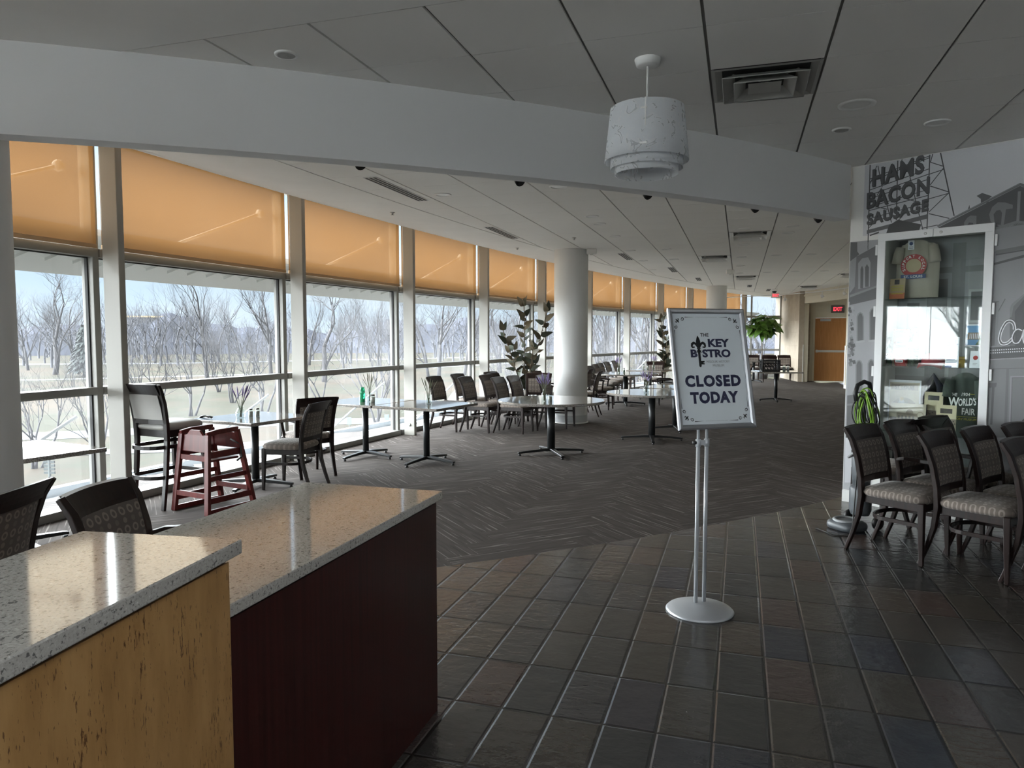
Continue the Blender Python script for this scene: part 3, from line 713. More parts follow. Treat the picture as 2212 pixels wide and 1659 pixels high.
# ------------------------------------------------------------------ mural partition wall with the showcase opening
m=MB()
def pwbox(m,u0,u1,z0,z1,o0,o1):
    q=[pw(u0,0,o0),pw(u1,0,o0),pw(u1,0,o1),pw(u0,0,o1)]; m.prism([(p.x,p.y) for p in q],z0,z1)
UC0,UC1,ZC0,ZC1=.205,1.058,.30,2.375
pwbox(m,-.05,UC0,0,3.0,-.5,0); pwbox(m,UC1,6.0,0,3.0,-.5,0); pwbox(m,UC0,UC1,ZC1,3.0,-.5,0); pwbox(m,UC0,UC1,0,ZC0,-.5,0)
struct(m.build('wall_mural','white_paint'))
m=MB(); pwbox(m,-.05,6.0,0,.11,0,.012); struct(m.build('baseboard_mural','white_paint'))
m=wallseg('w',[(7.08,2.04),(7.08,-6.6),(-7.4,-6.6)],0,3.05,side=1); struct(m.build('wall_back','plaster'))
MURAL=[(0.05,2,[(0.108,2.992),(0.111,2.385),(0.102,2.385),(0.099,2.992)]),
(0.05,2,[(0.111,2.385),(0.112,2.261),(0.103,2.261),(0.102,2.385)]),
(0.05,2,[(0.581,2.994),(0.58,2.385),(0.571,2.385),(0.572,2.994)]),
(0.05,2,[(0.334,2.99),(0.338,2.49),(0.329,2.49),(0.325,2.99)]),
(0.05,2,[(0.66,2.995),(0.777,2.474),(0.768,2.472),(0.651,2.993)]),
(0.06,2,[(0.58,2.937),(0.677,2.887),(0.674,2.881),(0.577,2.931)]),
(0.06,2,[(0.687,2.869),(0.59,2.745),(0.585,2.75),(0.681,2.873)]),
(0.06,2,[(0.589,2.742),(0.727,2.674),(0.724,2.667),(0.586,2.735)]),
(0.06,2,[(0.729,2.659),(0.586,2.524),(0.582,2.529),(0.724,2.664)]),
(0.06,2,[(0.586,2.518),(0.74,2.46),(0.737,2.454),(0.583,2.511)]),
(0.06,2,[(0.602,2.995),(0.587,2.932),(0.58,2.934),(0.594,2.995),(0.6,2.995)]),
(0.06,2,[(0.575,2.839),(0.681,2.86),(0.682,2.853),(0.577,2.832)]),
(0.06,2,[(0.58,2.638),(0.723,2.662),(0.724,2.656),(0.581,2.631)]),
(0.06,2,[(0.532,2.403),(0.653,2.417),(0.654,2.41),(0.533,2.396)]),
(0.06,2,[(0.107,2.875),(0.576,2.988),(0.577,2.981),(0.108,2.868)]),
(0.06,2,[(0.107,2.853),(0.576,2.974),(0.578,2.967),(0.109,2.846)]),
(0.06,2,[(0.106,2.78),(0.577,2.884),(0.578,2.877),(0.108,2.773)]),
(0.06,2,[(0.105,2.736),(0.578,2.842),(0.58,2.835),(0.106,2.729)]),
(0.06,2,[(0.103,2.705),(0.577,2.8),(0.578,2.793),(0.104,2.698)]),
(0.06,2,[(0.105,2.634),(0.577,2.716),(0.578,2.71),(0.106,2.628)]),
(0.06,2,[(0.103,2.603),(0.579,2.668),(0.58,2.661),(0.104,2.596)]),
(0.06,2,[(0.102,2.533),(0.575,2.609),(0.576,2.602),(0.103,2.526)]),
(0.06,2,[(0.103,2.501),(0.576,2.573),(0.578,2.566),(0.104,2.494)]),
(0.06,2,[(0.172,2.975),(0.214,2.787),(0.207,2.785),(0.165,2.974)]),
(0.06,2,[(0.163,2.975),(0.115,2.832),(0.108,2.834),(0.156,2.977)]),
(0.06,2,[(0.208,2.779),(0.173,2.721),(0.167,2.725),(0.202,2.783)]),
(0.06,2,[(0.221,2.767),(0.299,2.476),(0.292,2.475),(0.214,2.766)]),
(0.06,2,[(0.433,2.839),(0.548,2.387),(0.541,2.385),(0.426,2.838)]),
(0.06,2,[(0.367,2.995),(0.347,2.907),(0.34,2.908),(0.36,2.995)]),
(0.06,2,[(0.175,2.625),(0.26,2.595),(0.258,2.589),(0.172,2.619)]),
(0.06,2,[(0.388,2.671),(0.493,2.626),(0.49,2.62),(0.385,2.665)]),
(0.06,2,[(0.441,2.809),(0.396,2.786),(0.392,2.792),(0.438,2.816)]),
(0.06,2,[(0.156,2.489),(0.113,2.45),(0.109,2.455),(0.151,2.495)]),
(0.06,2,[(0.405,2.541),(0.354,2.485),(0.349,2.49),(0.4,2.545)]),
(0.1,3,[(0.093,2.432),(0.576,2.512),(0.572,2.474),(0.094,2.4)]),
(0.04,4,[(0.255,2.385),(0.276,2.453),(0.348,2.493),(0.531,2.433),(0.517,2.385)]),
(0.06,4,[(0.119,2.388),(0.195,2.411),(0.196,2.396),(0.15,2.385),(0.119,2.385)]),
(0.06,4,[(0.15,2.385),(0.12,2.378),(0.119,2.385)]),
(0.055,2,[(0.666,2.388),(1.213,2.641),(1.327,2.569),(1.334,2.385),(0.66,2.385)]),
(0.055,2,[(1.334,2.385),(1.335,2.361),(1.066,2.333),(1.062,2.333),(1.062,2.385)]),
(0.13,3,[(0.649,2.411),(1.212,2.668),(1.325,2.602),(1.327,2.575),(1.213,2.646),(0.657,2.395)]),
(0.06,4,[(0.66,2.393),(1.213,2.645),(1.327,2.573),(1.327,2.566),(1.213,2.637),(0.668,2.385),(0.665,2.385)]),
(0.2,4,[(0.65,2.41),(1.212,2.668),(1.214,2.661),(0.652,2.403)]),
(0.08,3,[(0.926,2.61),(0.963,2.628),(1.032,2.592),(1.015,2.58),(1.009,2.544),(0.958,2.551),(0.955,2.583)]),
(0.08,3,[(0.868,2.514),(0.879,2.547),(0.883,2.518)]),
(0.16,4,[(1.017,2.455),(1.035,2.509),(1.073,2.541),(1.122,2.532),(1.171,2.508),(1.172,2.48),(1.128,2.48),(1.12,2.385),(1.045,2.385),(1.029,2.397)]),
(0.16,4,[(1.12,2.385),(1.118,2.364),(1.085,2.356),(1.062,2.373),(1.062,2.385)]),
(0.05,5,[(1.047,2.451),(1.065,2.477),(1.09,2.48),(1.103,2.455),(1.1,2.385),(1.057,2.385)]),
(0.05,5,[(1.1,2.385),(1.099,2.366),(1.062,2.37),(1.062,2.385)]),
(0.15,4,[(0.846,2.412),(0.865,2.445),(0.89,2.462),(0.931,2.454),(0.932,2.385),(0.847,2.385)]),
(0.05,5,[(0.867,2.386),(0.882,2.408),(0.908,2.402),(0.913,2.385),(0.879,2.385)]),
(0.2,4,[(1.2,2.604),(1.219,2.604),(1.218,2.385),(1.199,2.385)]),
(0.2,4,[(1.218,2.385),(1.218,2.38),(1.199,2.377),(1.199,2.385)]),
(0.045,4,[(1.222,2.595),(1.327,2.558),(1.334,2.394),(1.27,2.385),(1.227,2.385)]),
(0.045,4,[(1.27,2.385),(1.228,2.379),(1.227,2.385)]),
(0.17,4,[(1.065,2.35),(1.199,2.385),(1.199,2.385),(1.335,2.355),(1.336,2.334),(1.202,2.365),(1.066,2.33)]),
(0.22,2,[(1.066,2.333),(1.2,2.368),(1.336,2.339),(1.346,2.086),(1.074,2.108)]),
(0.12,3,[(1.072,2.17),(1.254,2.193),(1.341,2.202),(1.342,2.174),(1.073,2.142)]),
(0.06,4,[(1.073,2.142),(1.342,2.171),(1.343,2.163),(1.073,2.131)]),
(0.23,1,[(1.062,2.163),(1.431,2.174),(1.464,1.329),(1.062,1.319)]),
(0.07,3,[(1.062,2.074),(1.257,2.122),(1.432,2.149),(1.432,2.132),(1.258,2.101),(1.062,2.057)]),
(0.12,3,[(1.181,1.719),(1.194,1.753),(1.269,1.826),(1.443,1.868),(1.461,1.412),(1.193,1.409)]),
(0.06,4,[(1.215,1.692),(1.27,1.784),(1.445,1.827),(1.461,1.412),(1.229,1.409)]),
(0.18,5,[(1.181,1.719),(1.194,1.753),(1.269,1.826),(1.269,1.809),(1.206,1.735),(1.195,1.65),(1.184,1.65)]),
(0.1,4,[(1.062,1.775),(1.109,1.777),(1.107,1.434),(1.062,1.425),(1.062,1.426)]),
(0.2,5,[(1.091,1.765),(1.109,1.774),(1.107,1.434),(1.092,1.434)]),
(0.1,4,[(1.152,1.792),(1.076,1.62),(1.071,1.623),(1.146,1.794)]),
(0.055,5,[(1.062,1.416),(1.284,1.434),(1.46,1.445),(1.463,1.354),(1.287,1.342),(1.062,1.324)]),
(0.3,5,[(1.062,1.326),(1.287,1.345),(1.463,1.357),(1.464,1.349),(1.288,1.336),(1.062,1.317)]),
(0.7,6,[(1.065,1.397),(1.072,1.398),(1.072,1.389),(1.065,1.389)]),
(0.7,6,[(1.065,1.376),(1.073,1.377),(1.073,1.368),(1.066,1.368)]),
(0.7,6,[(1.079,1.399),(1.087,1.399),(1.087,1.39),(1.08,1.39)]),
(0.7,6,[(1.08,1.378),(1.088,1.378),(1.088,1.369),(1.08,1.369)]),
(0.7,6,[(1.094,1.4),(1.101,1.4),(1.102,1.391),(1.094,1.391)]),
(0.7,6,[(1.095,1.379),(1.102,1.379),(1.103,1.37),(1.095,1.37)]),
(0.7,6,[(1.108,1.401),(1.116,1.401),(1.116,1.392),(1.109,1.392)]),
(0.7,6,[(1.109,1.38),(1.117,1.38),(1.117,1.371),(1.11,1.371)]),
(0.7,6,[(1.123,1.402),(1.13,1.402),(1.131,1.393),(1.123,1.393)]),
(0.7,6,[(1.124,1.381),(1.131,1.381),(1.132,1.373),(1.124,1.372)]),
(0.7,6,[(1.137,1.403),(1.145,1.403),(1.145,1.395),(1.138,1.395)]),
(0.7,6,[(1.138,1.382),(1.146,1.382),(1.146,1.374),(1.139,1.374)]),
(0.7,6,[(1.152,1.404),(1.159,1.404),(1.16,1.396),(1.152,1.396)]),
(0.7,6,[(1.153,1.384),(1.16,1.384),(1.16,1.375),(1.153,1.375)]),
(0.7,6,[(1.166,1.406),(1.174,1.406),(1.174,1.397),(1.167,1.397)]),
(0.7,6,[(1.167,1.385),(1.174,1.385),(1.175,1.376),(1.167,1.376)]),
(0.7,6,[(1.181,1.407),(1.188,1.407),(1.188,1.398),(1.181,1.398)]),
(0.7,6,[(1.181,1.386),(1.189,1.386),(1.189,1.377),(1.182,1.377)]),
(0.7,6,[(1.195,1.408),(1.202,1.408),(1.202,1.399),(1.195,1.399)]),
(0.7,6,[(1.196,1.387),(1.203,1.387),(1.203,1.379),(1.196,1.378)]),
(0.7,6,[(1.209,1.409),(1.216,1.409),(1.217,1.4),(1.209,1.4)]),
(0.7,6,[(1.21,1.388),(1.217,1.388),(1.217,1.38),(1.21,1.38)]),
(0.7,6,[(1.223,1.41),(1.23,1.41),(1.231,1.402),(1.223,1.401)]),
(0.7,6,[(1.224,1.389),(1.231,1.389),(1.231,1.381),(1.224,1.381)]),
(0.7,6,[(1.237,1.411),(1.244,1.411),(1.245,1.403),(1.238,1.403)]),
(0.7,6,[(1.238,1.391),(1.245,1.391),(1.246,1.382),(1.238,1.382)]),
(0.7,6,[(1.251,1.412),(1.258,1.412),(1.259,1.404),(1.252,1.404)]),
(0.7,6,[(1.252,1.392),(1.259,1.392),(1.26,1.383),(1.252,1.383)]),
(0.7,6,[(1.265,1.413),(1.272,1.413),(1.273,1.405),(1.266,1.405)]),
(0.7,6,[(1.266,1.393),(1.273,1.393),(1.274,1.384),(1.266,1.384)]),
(0.7,6,[(1.279,1.414),(1.286,1.415),(1.287,1.406),(1.279,1.406)]),
(0.7,6,[(1.28,1.394),(1.287,1.394),(1.287,1.386),(1.28,1.385)]),
(0.7,6,[(1.293,1.416),(1.3,1.416),(1.3,1.407),(1.293,1.407)]),
(0.7,6,[(1.294,1.395),(1.301,1.395),(1.301,1.387),(1.294,1.387)]),
(0.7,6,[(1.307,1.417),(1.314,1.417),(1.314,1.408),(1.307,1.408)]),
(0.7,6,[(1.308,1.396),(1.315,1.396),(1.315,1.388),(1.308,1.388)]),
(0.7,6,[(1.321,1.418),(1.328,1.418),(1.328,1.409),(1.321,1.409)]),
(0.7,6,[(1.321,1.397),(1.328,1.397),(1.329,1.389),(1.322,1.389)]),
(0.7,6,[(1.334,1.419),(1.341,1.419),(1.342,1.41),(1.335,1.41)]),
(0.7,6,[(1.335,1.398),(1.342,1.399),(1.343,1.39),(1.335,1.39)]),
(0.7,6,[(1.348,1.42),(1.355,1.42),(1.355,1.412),(1.348,1.411)]),
(0.7,6,[(1.349,1.4),(1.356,1.4),(1.356,1.391),(1.349,1.391)]),
(0.7,6,[(1.362,1.421),(1.369,1.421),(1.369,1.413),(1.362,1.413)]),
(0.7,6,[(1.362,1.401),(1.369,1.401),(1.37,1.392),(1.363,1.392)]),
(0.7,6,[(1.375,1.422),(1.382,1.422),(1.383,1.414),(1.376,1.414)]),
(0.7,6,[(1.376,1.402),(1.383,1.402),(1.383,1.393),(1.376,1.393)]),
(0.7,6,[(1.389,1.423),(1.396,1.423),(1.396,1.415),(1.389,1.415)]),
(0.7,6,[(1.39,1.403),(1.396,1.403),(1.397,1.395),(1.39,1.395)]),
(0.17,3,[(1.062,1.319),(1.464,1.345),(1.494,0.575),(1.062,0.52)]),
(0.1,4,[(1.062,1.249),(1.29,1.263),(1.467,1.272),(1.467,1.267),(1.291,1.258),(1.062,1.243)]),
(0.12,4,[(1.177,1.253),(1.195,1.255),(1.198,0.801),(1.179,0.799)]),
(0.09,4,[(1.205,1.197),(1.293,1.205),(1.469,1.216),(1.491,0.659),(1.215,0.627)]),
(0.15,5,[(1.22,1.18),(1.293,1.188),(1.469,1.199),(1.491,0.659),(1.23,0.629)]),
(0.24,6,[(1.205,1.197),(1.469,1.216),(1.469,1.204),(1.216,1.186),(1.22,0.803),(1.21,0.802)]),
(0.08,5,[(1.062,1.134),(1.118,1.141),(1.115,1.11),(1.104,1.101),(1.1,0.809),(1.07,0.807),(1.062,1.113)]),
(0.2,6,[(1.067,1.099),(1.087,1.102),(1.085,0.808),(1.07,0.807)]),
(0.04,6,[(1.294,0.861),(1.314,0.88),(1.344,0.866),(1.352,0.643),(1.295,0.637)]),
(0.28,4,[(1.062,0.699),(1.487,0.76),(1.498,0.491),(1.065,0.431),(1.062,0.5)]),
(0.07,1,[(-0.045,2.34),(0.2,2.317),(0.2,1.805),(-0.045,1.814)]),
(0.3,2,[(0.014,2.335),(0.2,2.317),(0.2,2.289),(0.011,2.21),(0.109,2.282),(0.039,2.223),(0.017,2.254)]),
(0.09,3,[(0.011,2.21),(0.2,2.302),(0.2,1.916),(0.007,1.871)]),
(0.2,2,[(-0.045,2.171),(0.011,2.21),(0.004,1.945),(-0.038,1.888),(-0.045,2.124)]),
(0.22,4,[(0.027,2.15),(0.062,2.191),(0.112,2.195),(0.134,2.149),(0.134,1.939),(0.034,1.921)]),
(0.05,5,[(0.05,2.097),(0.062,2.126),(0.075,2.095),(0.077,1.927),(0.053,1.928)]),
(0.05,5,[(0.089,2.109),(0.103,2.137),(0.121,2.107),(0.124,1.939),(0.094,1.938)]),
(0.05,4,[(-0.037,1.865),(0.2,1.946),(0.2,1.83),(-0.035,1.783)]),
(0.15,5,[(-0.037,1.873),(0.2,1.949),(0.2,1.931),(-0.037,1.85)]),
(0.26,2,[(-0.043,1.798),(0.2,1.838),(0.2,0.956),(-0.032,0.941)]),
(0.16,3,[(0.035,1.462),(0.028,1.678),(0.039,1.708),(0.059,1.72),(0.08,1.707),(0.092,1.676),(0.099,1.462)]),
(0.05,4,[(0.045,1.462),(0.039,1.673),(0.048,1.699),(0.059,1.708),(0.073,1.699),(0.082,1.672),(0.089,1.462)]),
(0.3,5,[(0.029,1.462),(0.104,1.471),(0.105,1.453),(0.03,1.444)]),
(0.16,3,[(0.143,1.47),(0.135,1.712),(0.146,1.742),(0.165,1.754),(0.185,1.741),(0.197,1.71),(0.2,1.62),(0.2,1.47)]),
(0.05,4,[(0.153,1.47),(0.145,1.707),(0.154,1.733),(0.165,1.742),(0.178,1.733),(0.187,1.706),(0.195,1.47)]),
(0.3,5,[(0.137,1.47),(0.2,1.477),(0.2,1.46),(0.138,1.452)]),
(0.16,3,[(0.039,0.991),(0.031,1.253),(0.042,1.285),(0.062,1.297),(0.082,1.286),(0.095,1.255),(0.103,0.995)]),
(0.05,4,[(0.049,0.991),(0.041,1.249),(0.051,1.276),(0.062,1.285),(0.075,1.276),(0.085,1.25),(0.093,0.994)]),
(0.3,5,[(0.033,0.99),(0.108,1.004),(0.109,0.986),(0.034,0.972)]),
(0.16,3,[(0.143,1.004),(0.135,1.263),(0.145,1.294),(0.165,1.307),(0.185,1.295),(0.197,1.265),(0.2,1.173),(0.2,1.008)]),
(0.05,4,[(0.153,1.005),(0.145,1.259),(0.154,1.286),(0.165,1.295),(0.178,1.286),(0.187,1.26),(0.195,1.007)]),
(0.3,5,[(0.137,1.004),(0.2,1.015),(0.2,0.997),(0.138,0.986)]),
(0.12,6,[(-0.001,1.392),(0.017,1.394),(0.022,1.375),(0.006,1.371)]),
(0.12,6,[(-0.042,1.344),(-0.017,1.347),(-0.009,1.32),(-0.032,1.314)]),
(0.04,6,[(0.013,1.28),(0.023,1.282),(0.026,1.27),(0.017,1.268)]),
(0.3,6,[(-0.037,1.513),(-0.019,1.515),(-0.015,1.496),(-0.03,1.493)]),
(0.05,6,[(-0.045,1.764),(-0.027,1.766),(-0.022,1.746),(-0.037,1.743)]),
(0.3,6,[(-0.019,1.405),(0.008,1.408),(0.015,1.38),(-0.008,1.375)]),
(0.12,6,[(-0.004,1.356),(0.016,1.359),(0.021,1.338),(0.004,1.334)]),
(0.04,6,[(-0.043,1.74),(-0.019,1.742),(-0.013,1.717),(-0.033,1.713)]),
(0.04,6,[(-0.027,1.271),(-0.015,1.273),(-0.011,1.26),(-0.022,1.258)]),
(0.04,6,[(-0.024,1.607),(-0.012,1.609),(-0.009,1.595),(-0.019,1.593)]),
(0.05,6,[(-0.024,1.581),(-0.002,1.583),(0.004,1.56),(-0.015,1.556)]),
(0.2,6,[(-0.033,1.51),(-0.004,1.513),(0.005,1.482),(-0.021,1.477)]),
(0.05,6,[(-0.026,1.451),(-0.003,1.455),(0.004,1.429),(-0.017,1.424)]),
(0.05,6,[(-0.037,1.436),(-0.014,1.439),(-0.007,1.413),(-0.028,1.408)]),
(0.05,6,[(-0.045,1.425),(-0.022,1.429),(-0.015,1.403),(-0.035,1.399)]),
(0.05,6,[(-0.012,1.818),(0.013,1.821),(0.02,1.794),(-0.002,1.79)]),
(0.2,6,[(-0.032,1.55),(-0.014,1.552),(-0.008,1.532),(-0.024,1.529)]),
(0.12,6,[(-0.025,1.369),(0.005,1.374),(0.013,1.342),(-0.013,1.335)]),
(0.05,6,[(-0.037,1.445),(-0.021,1.448),(-0.016,1.43),(-0.03,1.427)]),
(0.3,6,[(-0.011,1.377),(0.009,1.38),(0.015,1.358),(-0.003,1.354)]),
(0.05,6,[(-0.004,1.436),(0.021,1.44),(0.028,1.412),(0.006,1.407)]),
(0.2,6,[(-0.042,1.433),(-0.019,1.436),(-0.012,1.411),(-0.032,1.406)]),
(0.2,6,[(-0.001,1.738),(0.009,1.739),(0.012,1.728),(0.003,1.726)]),
(0.04,6,[(-0.0,1.288),(0.028,1.293),(0.036,1.262),(0.011,1.256)]),
(0.05,6,[(-0.004,1.343),(0.009,1.344),(0.013,1.33),(0.002,1.327)]),
(0.05,6,[(-0.029,1.299),(-0.002,1.304),(0.006,1.274),(-0.018,1.268)]),
(0.3,6,[(-0.013,1.705),(0.0,1.706),(0.004,1.691),(-0.008,1.689)]),
(0.05,6,[(-0.02,1.43),(0.009,1.434),(0.018,1.402),(-0.008,1.396)]),
(0.05,6,[(-0.045,1.752),(-0.031,1.753),(-0.025,1.729),(-0.044,1.725),(-0.045,1.727)]),
(0.12,6,[(-0.03,1.631),(-0.003,1.634),(0.005,1.604),(-0.019,1.599)]),
(0.05,6,[(-0.02,1.654),(-0.01,1.655),(-0.008,1.644),(-0.016,1.642)]),
(0.04,6,[(-0.045,1.76),(-0.039,1.761),(-0.034,1.742),(-0.045,1.739)]),
(0.05,6,[(-0.045,1.701),(-0.034,1.702),(-0.03,1.685),(-0.043,1.682),(-0.045,1.687)]),
(0.12,6,[(-0.024,1.467),(0.003,1.471),(0.011,1.442),(-0.013,1.437)]),
(0.04,6,[(-0.027,1.494),(0.0,1.498),(0.008,1.468),(-0.016,1.463)]),
(0.05,6,[(-0.022,1.399),(0.003,1.403),(0.011,1.376),(-0.011,1.37)]),
(0.12,6,[(-0.032,1.268),(-0.003,1.273),(0.006,1.241),(-0.02,1.234)]),
(0.3,6,[(-0.024,1.772),(-0.002,1.774),(0.005,1.75),(-0.015,1.746)]),
(0.04,6,[(-0.022,1.582),(0.003,1.585),(0.01,1.558),(-0.012,1.554)]),
(0.2,6,[(-0.038,1.601),(-0.025,1.603),(-0.021,1.588),(-0.033,1.586)]),
(0.06,3,[(-0.033,0.971),(0.2,1.011),(0.2,0.675),(-0.031,0.652)]),
(0.12,4,[(-0.03,0.896),(0.2,0.936),(0.2,0.921),(-0.03,0.878)]),
(0.55,3,[(-0.039,0.69),(0.2,0.693),(0.2,0.212),(-0.032,0.177)]),
(0.06,4,[(-0.033,0.629),(0.2,0.61),(0.2,0.576),(-0.036,0.588)]),
(0.06,6,[(1.222,1.545),(1.221,1.556),(1.241,1.558),(1.242,1.548)]),
(0.06,6,[(1.221,1.556),(1.219,1.571),(1.239,1.574),(1.241,1.558)]),
(0.06,6,[(1.219,1.571),(1.217,1.587),(1.236,1.59),(1.239,1.574)]),
(0.06,6,[(1.217,1.586),(1.213,1.599),(1.232,1.605),(1.236,1.592)]),
(0.06,6,[(1.214,1.597),(1.209,1.607),(1.226,1.616),(1.231,1.607)]),
(0.06,6,[(1.21,1.605),(1.203,1.613),(1.219,1.626),(1.225,1.618)]),
(0.06,6,[(1.205,1.612),(1.198,1.617),(1.21,1.633),(1.217,1.627)]),
(0.06,6,[(1.2,1.616),(1.192,1.619),(1.2,1.637),(1.208,1.634)]),
(0.06,6,[(1.195,1.618),(1.187,1.619),(1.189,1.639),(1.197,1.638)]),
(0.06,6,[(1.189,1.619),(1.18,1.618),(1.177,1.638),(1.187,1.639)]),
(0.06,6,[(1.182,1.619),(1.173,1.615),(1.165,1.633),(1.174,1.637)]),
(0.06,6,[(1.176,1.616),(1.167,1.608),(1.153,1.623),(1.162,1.631)]),
(0.06,6,[(1.169,1.61),(1.16,1.597),(1.143,1.608),(1.152,1.621)]),
(0.06,6,[(1.161,1.598),(1.152,1.581),(1.134,1.589),(1.143,1.607)]),
(0.06,6,[(1.152,1.581),(1.145,1.562),(1.126,1.569),(1.134,1.589)]),
(0.06,6,[(1.145,1.563),(1.139,1.544),(1.12,1.55),(1.126,1.569)]),
(0.06,6,[(1.139,1.545),(1.135,1.527),(1.115,1.531),(1.12,1.549)]),
(0.06,6,[(1.135,1.527),(1.132,1.509),(1.112,1.512),(1.115,1.531)]),
(0.06,6,[(1.132,1.51),(1.13,1.492),(1.111,1.494),(1.112,1.511)]),
(0.06,6,[(1.131,1.493),(1.131,1.478),(1.111,1.477),(1.111,1.492)]),
(0.06,6,[(1.131,1.479),(1.133,1.466),(1.114,1.463),(1.111,1.476)]),
(0.06,6,[(1.133,1.468),(1.137,1.457),(1.119,1.45),(1.114,1.461)]),
(0.06,6,[(1.136,1.459),(1.142,1.45),(1.126,1.439),(1.12,1.448)]),
(0.06,6,[(1.14,1.452),(1.147,1.446),(1.135,1.431),(1.127,1.437)]),
(0.06,6,[(1.144,1.448),(1.153,1.445),(1.147,1.426),(1.138,1.429)]),
(0.06,6,[(1.149,1.446),(1.16,1.446),(1.161,1.426),(1.15,1.426)]),
(0.06,6,[(1.158,1.446),(1.169,1.449),(1.174,1.429),(1.163,1.426)]),
(0.06,6,[(1.167,1.448),(1.177,1.452),(1.185,1.434),(1.175,1.43)]),
(0.06,6,[(1.175,1.451),(1.185,1.459),(1.197,1.442),(1.187,1.435)]),
(0.06,6,[(1.184,1.458),(1.194,1.468),(1.209,1.454),(1.198,1.443)]),
(0.06,6,[(1.194,1.467),(1.203,1.477),(1.218,1.464),(1.209,1.454)]),
(0.06,6,[(1.203,1.478),(1.209,1.484),(1.224,1.471),(1.218,1.464)]),
(0.75,7,[(1.224,1.546),(1.222,1.557),(1.23,1.558),(1.232,1.547)]),
(0.75,7,[(1.222,1.557),(1.221,1.572),(1.229,1.573),(1.23,1.558)]),
(0.75,7,[(1.221,1.572),(1.218,1.588),(1.226,1.59),(1.229,1.573)]),
(0.75,7,[(1.218,1.588),(1.214,1.601),(1.222,1.603),(1.226,1.59)]),
(0.75,7,[(1.215,1.6),(1.21,1.61),(1.217,1.614),(1.222,1.604)]),
(0.75,7,[(1.21,1.609),(1.204,1.617),(1.21,1.622),(1.216,1.614)]),
(0.75,7,[(1.204,1.616),(1.197,1.622),(1.202,1.628),(1.209,1.623)]),
(0.75,7,[(1.198,1.621),(1.19,1.625),(1.193,1.632),(1.201,1.629)]),
(0.75,7,[(1.191,1.624),(1.183,1.625),(1.184,1.633),(1.192,1.632)]),
(0.75,7,[(1.184,1.625),(1.175,1.624),(1.174,1.632),(1.183,1.633)]),
(0.75,7,[(1.176,1.624),(1.166,1.62),(1.163,1.628),(1.172,1.632)]),
(0.75,7,[(1.167,1.621),(1.158,1.613),(1.153,1.619),(1.162,1.627)]),
(0.75,7,[(1.159,1.614),(1.15,1.601),(1.144,1.605),(1.152,1.618)]),
(0.75,7,[(1.151,1.601),(1.142,1.583),(1.135,1.587),(1.144,1.604)]),
(0.75,7,[(1.142,1.584),(1.135,1.564),(1.127,1.567),(1.135,1.587)]),
(0.75,7,[(1.135,1.564),(1.129,1.546),(1.121,1.548),(1.127,1.567)]),
(0.75,7,[(1.129,1.546),(1.125,1.528),(1.117,1.53),(1.121,1.548)]),
(0.75,7,[(1.125,1.528),(1.121,1.51),(1.114,1.511),(1.117,1.53)]),
(0.75,7,[(1.122,1.51),(1.12,1.492),(1.112,1.493),(1.114,1.511)]),
(0.75,7,[(1.12,1.493),(1.12,1.478),(1.112,1.477),(1.112,1.493)]),
(0.75,7,[(1.12,1.478),(1.123,1.465),(1.115,1.464),(1.113,1.477)]),
(0.75,7,[(1.123,1.466),(1.127,1.455),(1.12,1.452),(1.115,1.463)]),
(0.75,7,[(1.127,1.456),(1.133,1.447),(1.126,1.442),(1.12,1.451)]),
(0.75,7,[(1.132,1.447),(1.139,1.442),(1.134,1.435),(1.127,1.441)]),
(0.75,7,[(1.138,1.442),(1.146,1.44),(1.144,1.432),(1.135,1.435)]),
(0.75,7,[(1.145,1.44),(1.156,1.44),(1.156,1.432),(1.145,1.432)]),
(0.75,7,[(1.155,1.44),(1.166,1.443),(1.168,1.435),(1.157,1.432)]),
(0.75,7,[(1.165,1.442),(1.175,1.447),(1.179,1.439),(1.168,1.435)]),
(0.75,7,[(1.175,1.446),(1.185,1.454),(1.189,1.447),(1.179,1.44)]),
(0.75,7,[(1.184,1.453),(1.194,1.464),(1.2,1.458),(1.19,1.448)]),
(0.75,7,[(1.194,1.463),(1.203,1.473),(1.209,1.468),(1.2,1.458)]),
(0.75,7,[(1.203,1.474),(1.209,1.48),(1.215,1.475),(1.209,1.468)]),
(0.75,7,[(1.208,1.555),(1.207,1.561),(1.213,1.562),(1.214,1.555)]),
(0.75,7,[(1.207,1.561),(1.207,1.571),(1.213,1.571),(1.213,1.562)]),
(0.75,7,[(1.207,1.571),(1.206,1.581),(1.212,1.581),(1.213,1.571)]),
(0.75,7,[(1.206,1.58),(1.204,1.589),(1.209,1.59),(1.211,1.582)]),
(0.75,7,[(1.204,1.588),(1.201,1.595),(1.206,1.597),(1.209,1.591)]),
(0.75,7,[(1.201,1.594),(1.197,1.6),(1.201,1.604),(1.206,1.598)]),
(0.75,7,[(1.197,1.6),(1.192,1.604),(1.196,1.608),(1.201,1.604)]),
(0.75,7,[(1.193,1.603),(1.188,1.606),(1.19,1.611),(1.195,1.609)]),
(0.75,7,[(1.189,1.606),(1.183,1.606),(1.184,1.612),(1.189,1.612)]),
(0.75,7,[(1.184,1.606),(1.177,1.606),(1.177,1.611),(1.183,1.612)]),
(0.75,7,[(1.178,1.606),(1.172,1.603),(1.169,1.608),(1.176,1.611)]),
(0.75,7,[(1.172,1.603),(1.166,1.596),(1.162,1.601),(1.168,1.607)]),
(0.75,7,[(1.166,1.597),(1.159,1.585),(1.154,1.588),(1.161,1.6)]),
(0.75,7,[(1.16,1.586),(1.152,1.57),(1.147,1.573),(1.154,1.588)]),
(0.75,7,[(1.152,1.57),(1.146,1.553),(1.14,1.555),(1.147,1.572)]),
